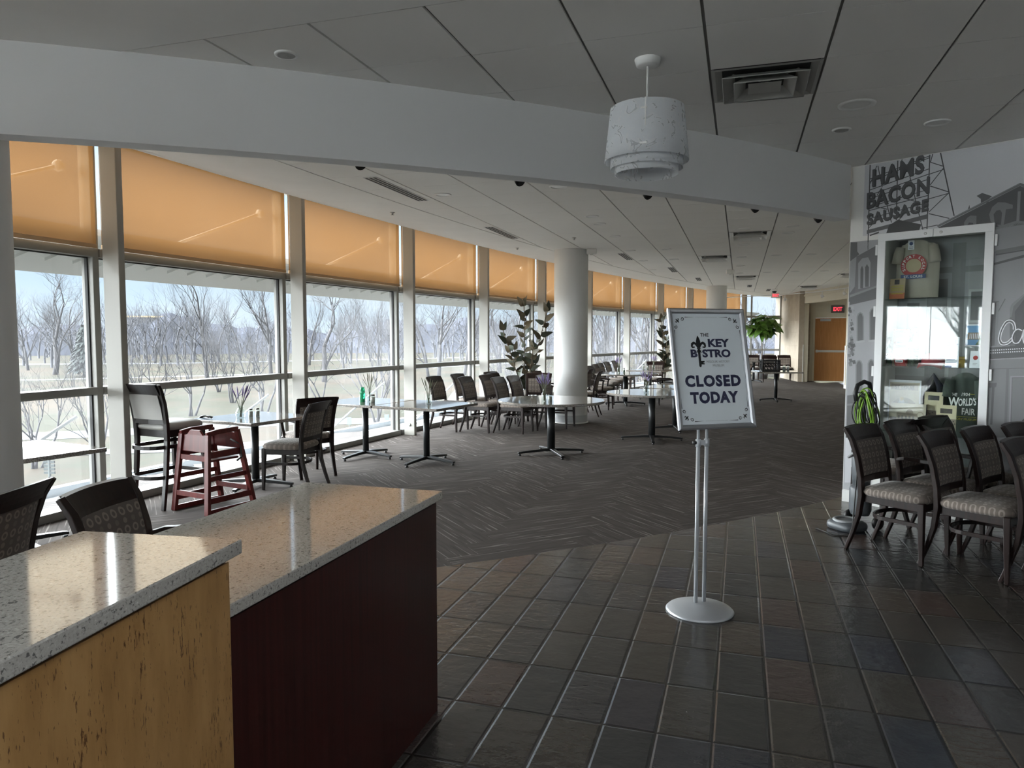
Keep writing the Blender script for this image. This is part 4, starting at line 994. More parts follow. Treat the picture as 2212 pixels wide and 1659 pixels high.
(0.75,7,[(1.146,1.553),(1.141,1.537),(1.135,1.539),(1.14,1.555)]),
(0.75,7,[(1.141,1.538),(1.137,1.522),(1.131,1.524),(1.135,1.539)]),
(0.75,7,[(1.137,1.523),(1.135,1.507),(1.129,1.508),(1.131,1.524)]),
(0.75,7,[(1.135,1.508),(1.134,1.493),(1.128,1.494),(1.129,1.508)]),
(0.75,7,[(1.134,1.494),(1.134,1.482),(1.128,1.482),(1.128,1.494)]),
(0.75,7,[(1.134,1.482),(1.136,1.473),(1.13,1.472),(1.128,1.481)]),
(0.75,7,[(1.136,1.474),(1.14,1.466),(1.134,1.464),(1.131,1.471)]),
(0.75,7,[(1.139,1.467),(1.144,1.461),(1.139,1.457),(1.135,1.463)]),
(0.75,7,[(1.143,1.462),(1.149,1.458),(1.145,1.453),(1.14,1.457)]),
(0.75,7,[(1.148,1.459),(1.154,1.457),(1.153,1.452),(1.146,1.453)]),
(0.75,7,[(1.153,1.458),(1.161,1.458),(1.161,1.452),(1.154,1.452)]),
(0.75,7,[(1.16,1.458),(1.168,1.461),(1.17,1.455),(1.162,1.452)]),
(0.75,7,[(1.167,1.461),(1.175,1.465),(1.178,1.459),(1.17,1.455)]),
(0.75,7,[(1.174,1.464),(1.182,1.471),(1.186,1.467),(1.178,1.46)]),
(0.75,7,[(1.182,1.471),(1.19,1.481),(1.194,1.477),(1.186,1.467)]),
(0.75,7,[(1.19,1.481),(1.197,1.49),(1.202,1.487),(1.194,1.477)]),
(0.75,7,[(1.197,1.49),(1.202,1.497),(1.207,1.493),(1.202,1.487)]),
(0.06,6,[(1.267,1.539),(1.262,1.542),(1.272,1.557),(1.277,1.554)]),
(0.06,6,[(1.262,1.542),(1.255,1.547),(1.265,1.561),(1.272,1.557)]),
(0.06,6,[(1.256,1.546),(1.249,1.55),(1.257,1.566),(1.265,1.562)]),
(0.06,6,[(1.251,1.549),(1.244,1.55),(1.247,1.568),(1.254,1.567)]),
(0.06,6,[(1.249,1.551),(1.242,1.548),(1.237,1.565),(1.243,1.568)]),
(0.06,6,[(1.245,1.549),(1.238,1.545),(1.228,1.56),(1.234,1.564)]),
(0.06,6,[(1.239,1.546),(1.233,1.54),(1.22,1.552),(1.226,1.559)]),
(0.06,6,[(1.234,1.541),(1.229,1.533),(1.214,1.543),(1.219,1.551)]),
(0.06,6,[(1.23,1.534),(1.225,1.523),(1.209,1.53),(1.213,1.541)]),
(0.06,6,[(1.225,1.524),(1.221,1.51),(1.204,1.516),(1.208,1.529)]),
(0.06,6,[(1.222,1.511),(1.219,1.497),(1.201,1.501),(1.204,1.515)]),
(0.06,6,[(1.219,1.498),(1.218,1.486),(1.2,1.487),(1.201,1.499)]),
(0.06,6,[(1.218,1.488),(1.22,1.477),(1.202,1.474),(1.2,1.485)]),
(0.06,6,[(1.219,1.479),(1.223,1.469),(1.206,1.463),(1.202,1.473)]),
(0.06,6,[(1.222,1.47),(1.227,1.462),(1.212,1.453),(1.207,1.461)]),
(0.06,6,[(1.226,1.464),(1.231,1.458),(1.218,1.446),(1.213,1.451)]),
(0.06,6,[(1.228,1.46),(1.235,1.458),(1.228,1.441),(1.221,1.444)]),
(0.06,6,[(1.232,1.458),(1.239,1.458),(1.239,1.44),(1.231,1.44)]),
(0.06,6,[(1.236,1.458),(1.244,1.46),(1.249,1.443),(1.241,1.441)]),
(0.06,6,[(1.241,1.459),(1.248,1.464),(1.259,1.449),(1.252,1.444)]),
(0.06,6,[(1.246,1.462),(1.252,1.47),(1.267,1.46),(1.261,1.451)]),
(0.06,6,[(1.251,1.469),(1.256,1.481),(1.273,1.473),(1.268,1.462)]),
(0.06,6,[(1.256,1.48),(1.261,1.493),(1.278,1.488),(1.273,1.474)]),
(0.06,6,[(1.261,1.493),(1.265,1.506),(1.282,1.501),(1.278,1.488)]),
(0.06,6,[(1.264,1.505),(1.268,1.521),(1.285,1.517),(1.282,1.502)]),
(0.06,6,[(1.267,1.52),(1.27,1.538),(1.288,1.536),(1.285,1.518)]),
(0.06,6,[(1.27,1.538),(1.272,1.552),(1.29,1.549),(1.288,1.536)]),
(0.06,6,[(1.272,1.553),(1.273,1.557),(1.291,1.552),(1.289,1.548)]),
(0.06,6,[(1.291,1.555),(1.291,1.543),(1.273,1.543),(1.273,1.554)]),
(0.06,6,[(1.291,1.543),(1.29,1.521),(1.272,1.522),(1.273,1.544)]),
(0.06,6,[(1.29,1.521),(1.29,1.497),(1.272,1.497),(1.272,1.522)]),
(0.06,6,[(1.29,1.497),(1.29,1.478),(1.272,1.478),(1.272,1.497)]),
(0.06,6,[(1.29,1.48),(1.293,1.467),(1.275,1.464),(1.273,1.476)]),
(0.06,6,[(1.292,1.468),(1.296,1.458),(1.279,1.452),(1.275,1.462)]),
(0.06,6,[(1.295,1.46),(1.299,1.453),(1.284,1.443),(1.28,1.45)]),
(0.06,6,[(1.297,1.455),(1.302,1.451),(1.291,1.437),(1.286,1.441)]),
(0.06,6,[(1.295,1.453),(1.302,1.454),(1.305,1.436),(1.298,1.435)]),
(0.06,6,[(1.299,1.453),(1.307,1.458),(1.317,1.443),(1.309,1.438)]),
(0.06,6,[(1.306,1.457),(1.314,1.464),(1.325,1.45),(1.318,1.444)]),
(0.06,6,[(1.314,1.464),(1.319,1.468),(1.33,1.454),(1.325,1.45)]),
(0.75,7,[(1.265,1.543),(1.26,1.546),(1.265,1.553),(1.27,1.549)]),
(0.75,7,[(1.26,1.546),(1.254,1.551),(1.258,1.557),(1.265,1.553)]),
(0.75,7,[(1.254,1.55),(1.247,1.554),(1.25,1.561),(1.258,1.557)]),
(0.75,7,[(1.248,1.554),(1.241,1.555),(1.242,1.563),(1.249,1.562)]),
(0.75,7,[(1.243,1.555),(1.236,1.553),(1.234,1.561),(1.24,1.563)]),
(0.75,7,[(1.237,1.554),(1.231,1.549),(1.226,1.556),(1.233,1.56)]),
(0.75,7,[(1.231,1.55),(1.225,1.543),(1.22,1.549),(1.226,1.555)]),
(0.75,7,[(1.226,1.544),(1.221,1.536),(1.214,1.54),(1.219,1.548)]),
(0.75,7,[(1.221,1.536),(1.216,1.525),(1.209,1.528),(1.213,1.539)]),
(0.75,7,[(1.216,1.526),(1.212,1.512),(1.205,1.514),(1.209,1.528)]),
(0.75,7,[(1.212,1.512),(1.209,1.498),(1.202,1.5),(1.204,1.514)]),
(0.75,7,[(1.209,1.498),(1.209,1.486),(1.201,1.487),(1.201,1.499)]),
(0.75,7,[(1.209,1.487),(1.21,1.476),(1.202,1.475),(1.201,1.486)]),
(0.75,7,[(1.21,1.477),(1.214,1.467),(1.206,1.464),(1.202,1.474)]),
(0.75,7,[(1.213,1.468),(1.218,1.46),(1.211,1.455),(1.207,1.464)]),
(0.75,7,[(1.218,1.46),(1.223,1.455),(1.218,1.449),(1.212,1.455)]),
(0.75,7,[(1.222,1.456),(1.228,1.453),(1.225,1.446),(1.219,1.448)]),
(0.75,7,[(1.227,1.453),(1.235,1.453),(1.234,1.445),(1.227,1.445)]),
(0.75,7,[(1.233,1.453),(1.241,1.455),(1.243,1.448),(1.236,1.445)]),
(0.75,7,[(1.24,1.455),(1.247,1.46),(1.252,1.453),(1.245,1.448)]),
(0.75,7,[(1.246,1.459),(1.252,1.467),(1.258,1.463),(1.253,1.454)]),
(0.75,7,[(1.251,1.467),(1.257,1.479),(1.264,1.475),(1.259,1.464)]),
(0.75,7,[(1.257,1.478),(1.261,1.492),(1.269,1.489),(1.264,1.476)]),
(0.75,7,[(1.261,1.492),(1.265,1.505),(1.273,1.502),(1.269,1.489)]),
(0.75,7,[(1.265,1.504),(1.268,1.52),(1.276,1.518),(1.273,1.503)]),
(0.75,7,[(1.268,1.52),(1.271,1.537),(1.279,1.536),(1.276,1.518)]),
(0.75,7,[(1.271,1.537),(1.272,1.551),(1.28,1.55),(1.279,1.536)]),
(0.75,7,[(1.273,1.552),(1.274,1.556),(1.281,1.553),(1.28,1.549)]),
(0.75,7,[(1.282,1.555),(1.282,1.543),(1.274,1.543),(1.274,1.555)]),
(0.75,7,[(1.282,1.543),(1.281,1.521),(1.273,1.522),(1.274,1.544)]),
(0.75,7,[(1.281,1.521),(1.28,1.497),(1.272,1.497),(1.273,1.522)]),
(0.75,7,[(1.28,1.497),(1.281,1.478),(1.273,1.478),(1.272,1.497)]),
(0.75,7,[(1.281,1.479),(1.283,1.466),(1.276,1.464),(1.273,1.477)]),
(0.75,7,[(1.283,1.467),(1.287,1.456),(1.279,1.454),(1.276,1.464)]),
(0.75,7,[(1.286,1.457),(1.291,1.45),(1.284,1.446),(1.28,1.453)]),
(0.75,7,[(1.29,1.451),(1.295,1.447),(1.29,1.441),(1.285,1.445)]),
(0.75,7,[(1.292,1.448),(1.299,1.449),(1.3,1.441),(1.293,1.44)]),
(0.75,7,[(1.297,1.448),(1.305,1.454),(1.31,1.447),(1.302,1.442)]),
(0.75,7,[(1.305,1.453),(1.313,1.46),(1.318,1.454),(1.31,1.447)]),
(0.75,7,[(1.313,1.46),(1.318,1.464),(1.323,1.458),(1.318,1.454)])]
mural_mats=[]; mural_idx={}
def gi(g):
    k='print_grey_%03d'%int(g*1000)
    if k not in mural_idx: grey_mat(g); mural_idx[k]=len(mural_mats); mural_mats.append(k)
    return mural_idx[k]
m=MB(); d=D2(m,pw(0,0,.0016),WU,Vector((0,0,1)),WN,.0003)
sky=gi(.56)
d.rect(sky,0,.06,2.385,5.9,2.995); d.rect(gi(.34),0,1.062,.115,5.9,2.385); d.rect(gi(.17),1,1.35,.55,5.9,2.45); d.rect(gi(.28),1,1.35,.115,5.9,.55)
for i in range(6):
    x=1.62+i*.72; d.rect(gi(.07),3,x,1.45,x+.3,2.15); d.disc(gi(.07),3,x+.15,2.15,.15,20); d.rect(gi(.24),2,x-.05,1.38,x+.35,1.45); d.rect(gi(.08),3,x-.12,.5,x+.42,1.2); d.rect(gi(.2),4,x+.12,.5,x+.15,1.2)
d.rect(gi(.1),4,1.35,2.33,5.9,2.47); d.rect(gi(.26),4,1.35,2.47,5.9,2.50)
d.rect(gi(.3),0,-.045,.115,.2,2.342); d.rect(gi(.4),1,-.045,.115,.2,.6)
for g,l,q in MURAL: d.poly(gi(g),l+1,q)
for tx,x,y,w,h in(('HAMS',.125,2.80,.41,.15),('BACON',.085,2.615,.495,.14),('SAUSAGE',.09,2.475,.488,.098)):
    sl=.14
    d.text(gi(.035),9,tx,x+.006,y-.008,w,h,.05,0,1.08,sl); d.text(gi(.075),10,tx,x,y,w,h,.02,0,1.08,sl)
mu=m.build('wall_mural_print',mural_mats); tag(mu,'black and white street photo mural with rooftop HAMS BACON SAUSAGE sign','mural')
# ------------------------------------------------------------------ showcase
case=thing('display_case','white framed glass showcase set into the black and white mural wall','display case')
m=MB(); t_=.015; dp=.40
pwbox(m,UC0+.001,UC1-.001,ZC0+.001,ZC1-.001,-dp-t_,-dp); pwbox(m,UC0+.001,UC0+t_,ZC0+.001,ZC1-.001,-dp,-.002); pwbox(m,UC1-t_,UC1-.001,ZC0+.001,ZC1-.001,-dp,-.002)
pwbox(m,UC0+t_,UC1-t_,ZC0+.001,ZC0+t_,-dp,-.002); pwbox(m,UC0+t_,UC1-t_,ZC1-t_,ZC1-.001,-dp,-.002); m.build('cabinet_box','white_paint',case)
m=MB(); mm=['print_grey_220']; grey_mat(.22)
bm_i={}; 
def bgi(g):
    k='print_grey_%03d'%int(g*1000); grey_mat(g)
    if k not in mm: mm.append(k)
    return mm.index(k)
d=D2(m,pw(UC0,0,-dp+.001),WU,Vector((0,0,1)),WN,.0005)
d.rect(bgi(.22),0,.016,ZC0+.016,.836,ZC1-.016)
for (x0,y0,x1,y1,g,l) in((.03,1.3,.26,2.0,.30,1),(.26,1.1,.42,2.0,.07,1),(.50,1.35,.83,2.15,.26,1),(.58,1.62,.76,1.9,.40,2),(.60,1.64,.68,1.88,.09,3),(.10,1.45,.2,1.8,.08,2),(.016,.31,.83,1.15,.13,1),(.45,.31,.55,2.3,.12,2),(.016,2.05,.83,2.1,.12,3)):
    d.rect(bgi(g),l,x0,y0,x1,y1)
m.build('back_print',mm,case)
zs=[1.248,1.826,.68]
for z in zs:
    m=MB(); pwbox(m,UC0+t_+.004,UC1-t_-.004,z-.008,z,-dp+.012,-.05); plabel(m.build('shelf','case_glass',case),'glass shelf')
UM=.632
for s_,(a,b) in enumerate(((UC0-.006,UM-.002),(UM+.002,UC1+.006))):
    m=MB(); fw=.062
    lo,hi=(a,a+fw) if s_==0 else (b-fw,b)
    pwbox(m,a,b,ZC1-.055,ZC1+.010,.003,.028); pwbox(m,a,b,ZC0-.01,ZC0+.06,.003,.028); pwbox(m,lo,hi,ZC0+.06,ZC1-.055,.003,.028)
    dd=m.build('door','white_metal',case,bevel=.002)
    m=MB(); g0,g1=(a+fw-.004,b) if s_==0 else (a,b-fw+.004); pwbox(m,g0,g1,ZC0+.055,ZC1-.05,.010,.016); m.build('glass_pane','case_glass',dd)
    for z in(2.25,1.72,1.20,.6):
        m=MB(); e=a-.012 if s_==0 else b+.012; pwbox(m,min(e,e)-.009,e+.009,z-.045,z+.045,.004,.024); m.build('hinge','white_metal',dd,bevel=.002)
    m=sm(); c=UM-.058 if s_==0 else UM+.058
    m.T=Matrix.Translation(pw(c,ZC1-.024,.028))@WN.to_track_quat('Z','Y').to_matrix().to_4x4(); m.lathe([(.011,0),(.011,.005),(.007,.007),(.001,.007)],14); m.build('lock','steel',dd)
    m=MB(); 
# goods in the showcase: cards and books stand as thin boards, the rest is modelled in the round
def card(name,label,cat,u,z,w,h,off,lean,mats,draw,th=.004,yaw=0.0):
    """a thin upright board standing on z at wall position u (its left edge), leaning back"""
    ex_=(WU*math.cos(yaw)+WN*math.sin(yaw)).normalized(); nn=Vector((-ex_.y,ex_.x,0)); nn=nn if nn.dot(WN)>0 else -nn
    ey_=(Vector((0,0,1))*math.cos(lean)-nn*math.sin(lean)); fn=(nn*math.cos(lean)+Vector((0,0,1))*math.sin(lean))
    o_=pw(u,z,off)
    m=MB(); m.mat(0); q=[o_,o_+ex_*w,o_+ex_*w+ey_*h,o_+ey_*h]; m.extrude(q,-fn*th)
    d=D2(m,o_,ex_,ey_,fn,.0004); draw(d,w,h)
    return tag(m.build(name,mats),label,cat)
S1,S2,S0=zs
def dr_orange(d,w,h):
    d.rect(1,1,0,0,w,h*.3); d.rect(3,1,w*.3,h*.72,w*.62,h*.95)
    for i,y in enumerate((.62,.52,.43,.25)): d.rect(2,2,w*.1,h*y,w*.9,h*(y+.035))
card('greeting_card','orange and red printed card leaning at left of the upper glass shelf','card',.250,S2,.125,.18,-.12,.1,['tan_print','orange_print','yellow_ink','black_ink'],dr_orange)
# hanging tan shirt with red badge
def shirt(name,label,u,z,w,h,off,mt,mats,draw,sleeves=True):
    m=sm(); m.mat(0)
    hw=w/2
    def fn(s,t):
        x=(s-.5)*w*(1.0 if t<.72 else 1.0-.30*(t-.72)/.28); y=t*h
        wob=.016*math.sin(s*9+t*5)+.012*math.sin(s*17)
        bul=.035*math.cos((s-.5)*PI)
        return pw(u+hw+x,z+y-.05*((abs(s-.5)*2)**2 if t>.98 else 0),off+bul+wob*.5)
    m.grid(fn,18,14)
    m.grid(lambda s,t:fn(s,t)-WN*.03,18,14)
    if sleeves:
        for sg in(-1,1):
            a=pw(u+hw+sg*hw*.78,z+h*.88,off+.02); b=pw(u+hw+sg*hw*.92,z+h*.60,off+.03)
            m.tube([a,a.lerp(b,.5)+Vector((0,0,.01)),b],.042,10,scales=[.9,1.05,1.1])
    o=tag(m.build(name,mt),label,'shirt')
    k=MB(); d=D2(k,pw(u,z,off+.052),WU,Vector((0,0,1)),WN,.001); draw(d,w,h); k.build('printed_badge',mats,o); return o
def dr_badge(d,w,h):
    cx,cy,r=w*.47,h*.55,.104
    d.disc(0,0,cx,cy,r,32,r*.95); d.disc(1,1,cx,cy,r*.60,28,r*.56); d.rect(3,2,cx-.10,cy-r*1.08,cx+.10,cy-r*.72)
    for i,ch in enumerate('SUPPORT LOCAL'):
        if ch==' ': continue
        a=math.radians(205-i*(230/12)); x,y=cx+r*.79*math.cos(a),cy+r*.77*math.sin(a)
        vs,fs=text_geo(ch,.03); ro=a-PI/2; s_=.024
        k_=.4 if ch=='I' else .8
        d.mb.mat(2).add([d.p(x+((vx-.5)*k_*math.cos(ro)-(vy-.5)*math.sin(ro))*s_,y+((vx-.5)*k_*math.sin(ro)+(vy-.5)*math.cos(ro))*s_,3) for vx,vy in vs],fs)
    d.text(2,4,'ST. LOUIS',cx-.075,cy-r*1.0,.15,.022,.02)
shirt('shirt','tan shirt with round red SUPPORT LOCAL badge hanging at top of the showcase',.262,S2+.012,.33,.50,-.24,'shirt_tan',['red_print','tan_print','white_ink','blue_print'],dr_badge)
card('price_tag','small white tag with grey seal hung on the tan shirt','tag',.372,2.25,.05,.08,-.175,0,['paper_white','blue_print','grey_ink'],lambda d,w,h:(d.disc(1,1,w/2,h*.65,.015),d.rect(2,1,.008,.01,w-.008,.014),d.rect(2,1,.008,.022,w-.008,.026)),.002)
# middle shelf
def bottle(name,label,u,off,z,prof,mt,cap=None,lab=None):
    p=pw(u,z,off); t=thing(name,label,'bottle',p)
    m=sm(); m.lathe(prof,16); m.build('body',mt,t)
    if cap: m=sm(); m.lathe(cap[0],14); m.build('cap',cap[1],t)
    if lab: m=sm(); m.lathe(lab[0],16,cap=False); m.build('paper_label',lab[1],t)
    return t
bp=lambda r,h:[(.001,0),(r,.0),(r,h*.55),(r*.85,h*.66),(r*.4,h*.78),(r*.38,h*.97),(.001,h)]
g=bottle('soda_bottle','dark green glass soda bottle with white script at left of middle shelf',.256,-.15,S1,bp(.024,.225),'bottle_dark_green',([(.014,.238),(.014,.25),(.001,.252)],'white_metal'))
m=MB(); m.T=Matrix.Translation(-g.location); d=D2(m,pw(.238,S1+.075,-.124),WU,Vector((0,0,1)),WN); d.text(0,1,'Ski',0,0,.036,.032,.01,.2); o=m.build('printed_script','white_ink',g)
bottle('sauce_bottle','tall sauce bottle with white cap and pinkish label on the tin',.450,-.2,S1+.148,bp(.024,.155),'bottle_red',([(.011,.145),(.011,.18),(.001,.182)],'white_plastic'),([(.0248,.02),(.0248,.08)],'tan_print'))
bottle('hot_sauce_bottle','short hot sauce bottle with red cap left of the taller white capped bottle',.410,-.2,S1+.148,bp(.018,.11),'bottle_dark_green',([(.010,.10),(.010,.122),(.001,.124)],'bottle_red'),([(.0186,.015),(.0186,.06)],'paper_white'))
t=thing('tin','dark green patterned round tin under the two sauce bottles','tin',pw(.437,S1,-.2)); m=sm(); m.lathe([(.001,0),(.042,0),(.042,.145),(.001,.145)],24); m.build('body','tin_green',t); m=sm(); m.lathe([(.044,.13),(.044,.146),(.001,.148)],24); m.build('lid','tin_green',t)
def dr_box(d,w,h):
    d.disc(1,1,w/2,h*.55,w*.36,18); d.rect(1,1,w*.06,0,w*.94,h*.28); d.rect(2,2,w*.16,h*.52,w*.84,h*.56); d.rect(2,2,w*.28,h*.62,w*.72,h*.65); d.rect(1,1,w*.1,h*.92,w*.9,h*.96)
o=card('snack_box','red and cream food box at back of middle shelf above the coffee bag','box',.245,S1,.125,.32,-.26,.02,['orange_print','cream_print','sepia_mid'],dr_box,.05)
t=thing('coffee_bag','red foil bag with black seal in front of the cream food box','bag',pw(.360,S1,-.13),math.atan2(WU.y,WU.x))
m=sm(); m.grid(lambda s,q:((s-.5)*.09*(1-.06*math.sin(q*PI)),-.03*max(0,math.sin(q*PI))**.5-.004*math.sin(s*20),q*.16),10,10); m.grid(lambda s,q:((s-.5)*.09*(1-.06*math.sin(q*PI)),.03*max(0,math.sin(q*PI))**.5,q*.16),10,10); m.build('pouch','red_print',t)
m=MB(); d=D2(m,(-.05,-.036,0),(1,0,0),(0,0,1),(0,-1,0),.0006); d.disc(0,1,.05,.105,.028,18); d.disc(1,2,.05,.108,.016,14); d.rect(2,1,.02,.03,.08,.052); d.rect(0,2,.025,.037,.075,.045); m.build('printed_seal',['black_ink','gold','paper_white'],t)
t=thing('baseball_cap','red baseball cap with white edged brim in middle of the centre shelf','cap',pw(.60,S1,-.2),math.atan2(WU.y,WU.x))
m=sm(); m.lathe([(.095-.095*(1-math.cos(i*PI/16))**1.2*.99,.02+.10*math.sin(i*PI/16)) for i in range(9)],20,cap=False); m.build('crown','cap_red',t)
m=sm(); m.grid(lambda s,q:((s-.5)*.19,-.07-.085*q*math.cos((s-.5)*2.2),.03-.02*q-.03*(s-.5)**2*4*q),12,6); m.build('brim','cap_red',t)
def dr_like(d,w,h):
    for i,(s_,ww) in enumerate((('LIKE',.62),('WHAT',.84),('YOU',.6),('SEE?',.64))): d.text(1,1,s_,w*(.5-ww/2),h*(.80-.125*i),w*ww,h*.10,.035)
    for i in range(7): d.rect(1,1,w*.1,h*(.36-.05*i),w*(.9-.08*(i%3)),h*(.373-.05*i))
    d.rect(2,1,0,0,w*.5,h*.06)
card('notice_card','white LIKE WHAT YOU SEE? notice card inside the right glass door','notice',.738,S1,.098,.25,-.03,.02,['paper_white','blue_print','blue_print'],dr_like,.003)
t=thing('tin','small round gold tin in front of the white notice card','tin',pw(.832,S1,-.085)); m=sm(); m.lathe([(.001,0),(.034,0),(.036,.04),(.034,.08),(.001,.082)],20); m.build('body','gold',t); m=sm(); m.lathe([(.037,.066),(.037,.085),(.03,.09),(.001,.09)],20); m.build('lid','gold',t)
def dr_pic(d,w,h):
    d.rect(1,1,w*.05,h*.06,w*.95,h*.94); d.rect(2,2,w*.1,h*.3,w*.95,h*.62)
    for i in range(9): d.rect(3,3,w*(.2+.085*i),h*.34,w*(.235+.085*i),h*.58)
    d.poly(4,3,[(w*.5,h*.06),(w*.95,h*.06),(w*.95,h*.42),(w*.7,h*.35)])
t=card('framed_picture','white framed colour photo of a columned building on the right of middle shelf','picture',.845,S1+.175,.15,.18,-.14,.12,['paper_white','sky_print','sepia_mid','paper_white','green_print'],dr_pic,.012)
m=MB(); pwbox(m,.86,.98,S1+.16,S1+.173,-.24,-.12); pwbox(m,.91,.93,S1+.008,S1+.16,-.19,-.17); pwbox(m,.87,.97,S1,S1+.008,-.22,-.15)
tag(m.build('picture_riser','case_glass'),'clear plastic riser holding the framed colour photo','riser')
card('greeting_card','white card with small red crest below the framed colour photo','card',.905,S1,.078,.14,-.06,.18,['paper_white','red_print','grey_ink'],lambda d,w,h:(d.disc(1,1,w*.5,h*.6,.018,10),d.rect(2,1,w*.3,h*.25,w*.7,h*.27),d.rect(2,1,w*.3,h*.18,w*.6,h*.2)))
# lower shelf
def dr_poster(d,w,h):
    d.rect(1,1,w*.04,h*.05,w*.96,h*.95); d.disc(2,2,w*.5,h*.4,w*.42,28); d.disc(3,3,w*.42,h*.42,w*.13,16,h*.2); d.disc(4,4,w*.42,h*.62,w*.07,14); d.disc(5,3,w*.72,h*.42,w*.2,16); d.rect(6,3,w*.22,h*.2,w*.55,h*.36)
    d.rect(2,2,w*.08,h*.8,w*.92,h*.92); d.text(5,3,'ST LOUIS',w*.2,h*.82,w*.6,h*.07,.01)
card('print','pastel vintage style ST LOUIS poster with a woman at left of lower shelf','poster',.24,S0,.265,.44,-.2,.03,['paper_white','sepia_light','sepia_mid','paper_white','tan_print','sepia_dark','orange_print'],dr_poster)
def dr_pre(d,w,h):
    d.rect(1,1,0,h*.34,w,h); d.rect(2,2,0,h*.34,w,h*.5); d.rect(3,3,w*.2,h*.42,w*.78,h*.66); d.disc(3,3,w*.56,h*.68,w*.1,16); d.disc(3,3,w*.85,h*.62,w*.09,18); d.disc(1,4,w*.85,h*.62,w*.075,18)
    for i in range(5): d.rect(2,4,w*(.24+.1*i),h*.45,w*(.29+.1*i),h*.56)
    d.text(4,3,'PRELUDE',w*.04,h*.21,w*.43,h*.10,.02); d.text(4,3,'CENTURY',w*.53,h*.21,w*.43,h*.10,.02)
card('book','dark blue book PRELUDE CENTURY with a pale fairground photo on its cover','book',.296,S0,.29,.245,-.09,.06,['dark_blue_print','sepia_light','sepia_dark','sepia_mid','white_ink'],dr_pre,.02)
def dr_card2(d,w,h):
    d.rect(1,1,w*.2,h-.07,w*.8,h-.03); d.rect(2,1,0,0,w,h*.55)
    for i in range(14): d.disc(3,2,w*(.06+.068*i),h*(.45+.05*math.sin(i*2.3)),w*.035,8)
card('postcard','cream vintage crowd postcard with black nameplate, the left of two','postcard',.545,S0,.145,.35,-.17,.03,['cream_print','black_ink','sepia_mid','sepia_dark'],dr_card2)
card('postcard','cream vintage crowd postcard in a clear stand, the right and lower of two','postcard',.675,S0,.15,.255,-.06,.04,['cream_print','sepia_dark','sepia_mid','sepia_dark'],dr_card2)
m=sm(); m.grid(lambda s,q:pw(.50+.18*s,S0+.30*q*(1-.35*(2*s-1)**2)+.001,-.29+.05*math.cos((s-.5)*PI)+.01*math.sin(s*14)),14,12); m.tube([pw(.535,.96,-.25),pw(.542,1.08,-.25),pw(.59,1.165,-.245),pw(.638,1.08,-.25),pw(.645,.96,-.25)],.026,10)
tag(m.build('hooded_top','shirt_navy'),'dark navy hooded top hanging behind the cream postcards','shirt')
def dr_fair(d,w,h):
    d.text(0,1,'THE',w*.14,h*.62,w*.2,h*.05,.0); d.text(0,1,'1904',w*.46,h*.63,w*.22,h*.05,0,.1)
    d.text(0,1,'W',w*.1,h*.45,w*.3,h*.15,.03); d.text(0,1,"ORLD'S",w*.38,h*.46,w*.48,h*.125,.02,0,1,.12); d.text(0,1,'FAIR',w*.48,h*.33,w*.36,h*.105,.02)
    d.rect(1,1,w*.68,h*.66,w*.88,h*.668); d.text(1,1,'HISTORY MUSEUM',w*.16,h*.24,w*.72,h*.035,.0); d.rect(1,1,w*.3,h*.295,w*.88,h*.30)
shirt('shirt',"dark green shirt printed THE 1904 WORLD'S FAIR at right of the lower shelf",.70,S0+.002,.27,.52,-.24,'shirt_green',['white_ink','yellow_ink'],dr_fair)
# ------------------------------------------------------------------ service counters
def counter(name,label,c0,ang,length,depth,ztop,front_mat,th=.031,ov=.012):
    """c0 = front far corner of the top; the run goes back towards the lobby"""
    d=Vector((math.cos(ang),math.sin(ang),0)); l=Vector((-d.y,d.x,0))   # d: away along the front edge, l: to the left
    t=thing(name,label,'counter',(c0.x,c0.y,0),ang)
    m=MB(); m.box((-length/2-ov,depth/2,(ztop-th-.012)/2),(length-2*ov,depth-2*ov-.01,ztop-th-.012)); m.build('carcass',front_mat,t,bevel=.0015)
    m=MB(); m.box((-length/2-ov,depth/2,ztop-th-.006),(length-2*ov-.012,depth-2*ov-.022,.012)); m.build('shadow_gap','dark_slot',t)
    m=MB(); m.box((-length/2,depth/2,ztop-th/2),(length,depth,th)); m.build('countertop','quartz',t,bevel=.003)
    return t
counter('service_counter','taller light wood fronted counter with speckled pale stone top, nearest camera',Vector((-.575,1.515,0)),math.radians(80),2.6,.385,1.07,'anigre_veneer')
counter('service_counter','lower dark mahogany fronted counter with speckled pale stone top',Vector((-.275,2.83,0)),math.radians(73.2),1.34,.62,.89,'mahogany')
# ------------------------------------------------------------------ sign on a twin-pole stand
sg=thing('sign_stand','silver twin pole stand with framed white CLOSED TODAY bistro sign','sign',(1.025,3.86,.006))
m=sm(); m.lathe([(.001,0),(.178,0),(.182,.006),(.172,.016),(.13,.030),(.08,.041),(.05,.048),(.04,.05),(.001,.05)],48); m.build('base','silver_paint',sg)
TA=math.radians(12.5); PS=math.radians(17)
px=Vector((math.cos(PS),math.sin(PS),0)); pb=Vector((-math.sin(PS),math.cos(PS),0))
for s_ in(-.026,.026):
    m=sm(); a=px*s_; m.tube([a+Vector((0,0,.03)),a+Vector((0,0,.93))],.0105,14); m.tube([a+Vector((0,0,.93)),a+Vector((0,0,1.35))],.0085,14); m.build('pole','silver_paint',sg)
m=sm(); 
for s_ in(-.026,.026): m.tube([px*s_+Vector((0,0,.905)),px*s_+Vector((0,0,.945))],.0145,14)
m.smooth=False; m.box((0,0,.925),(.05,.012,.026),PS); m.build('clamp','silver_paint',sg)
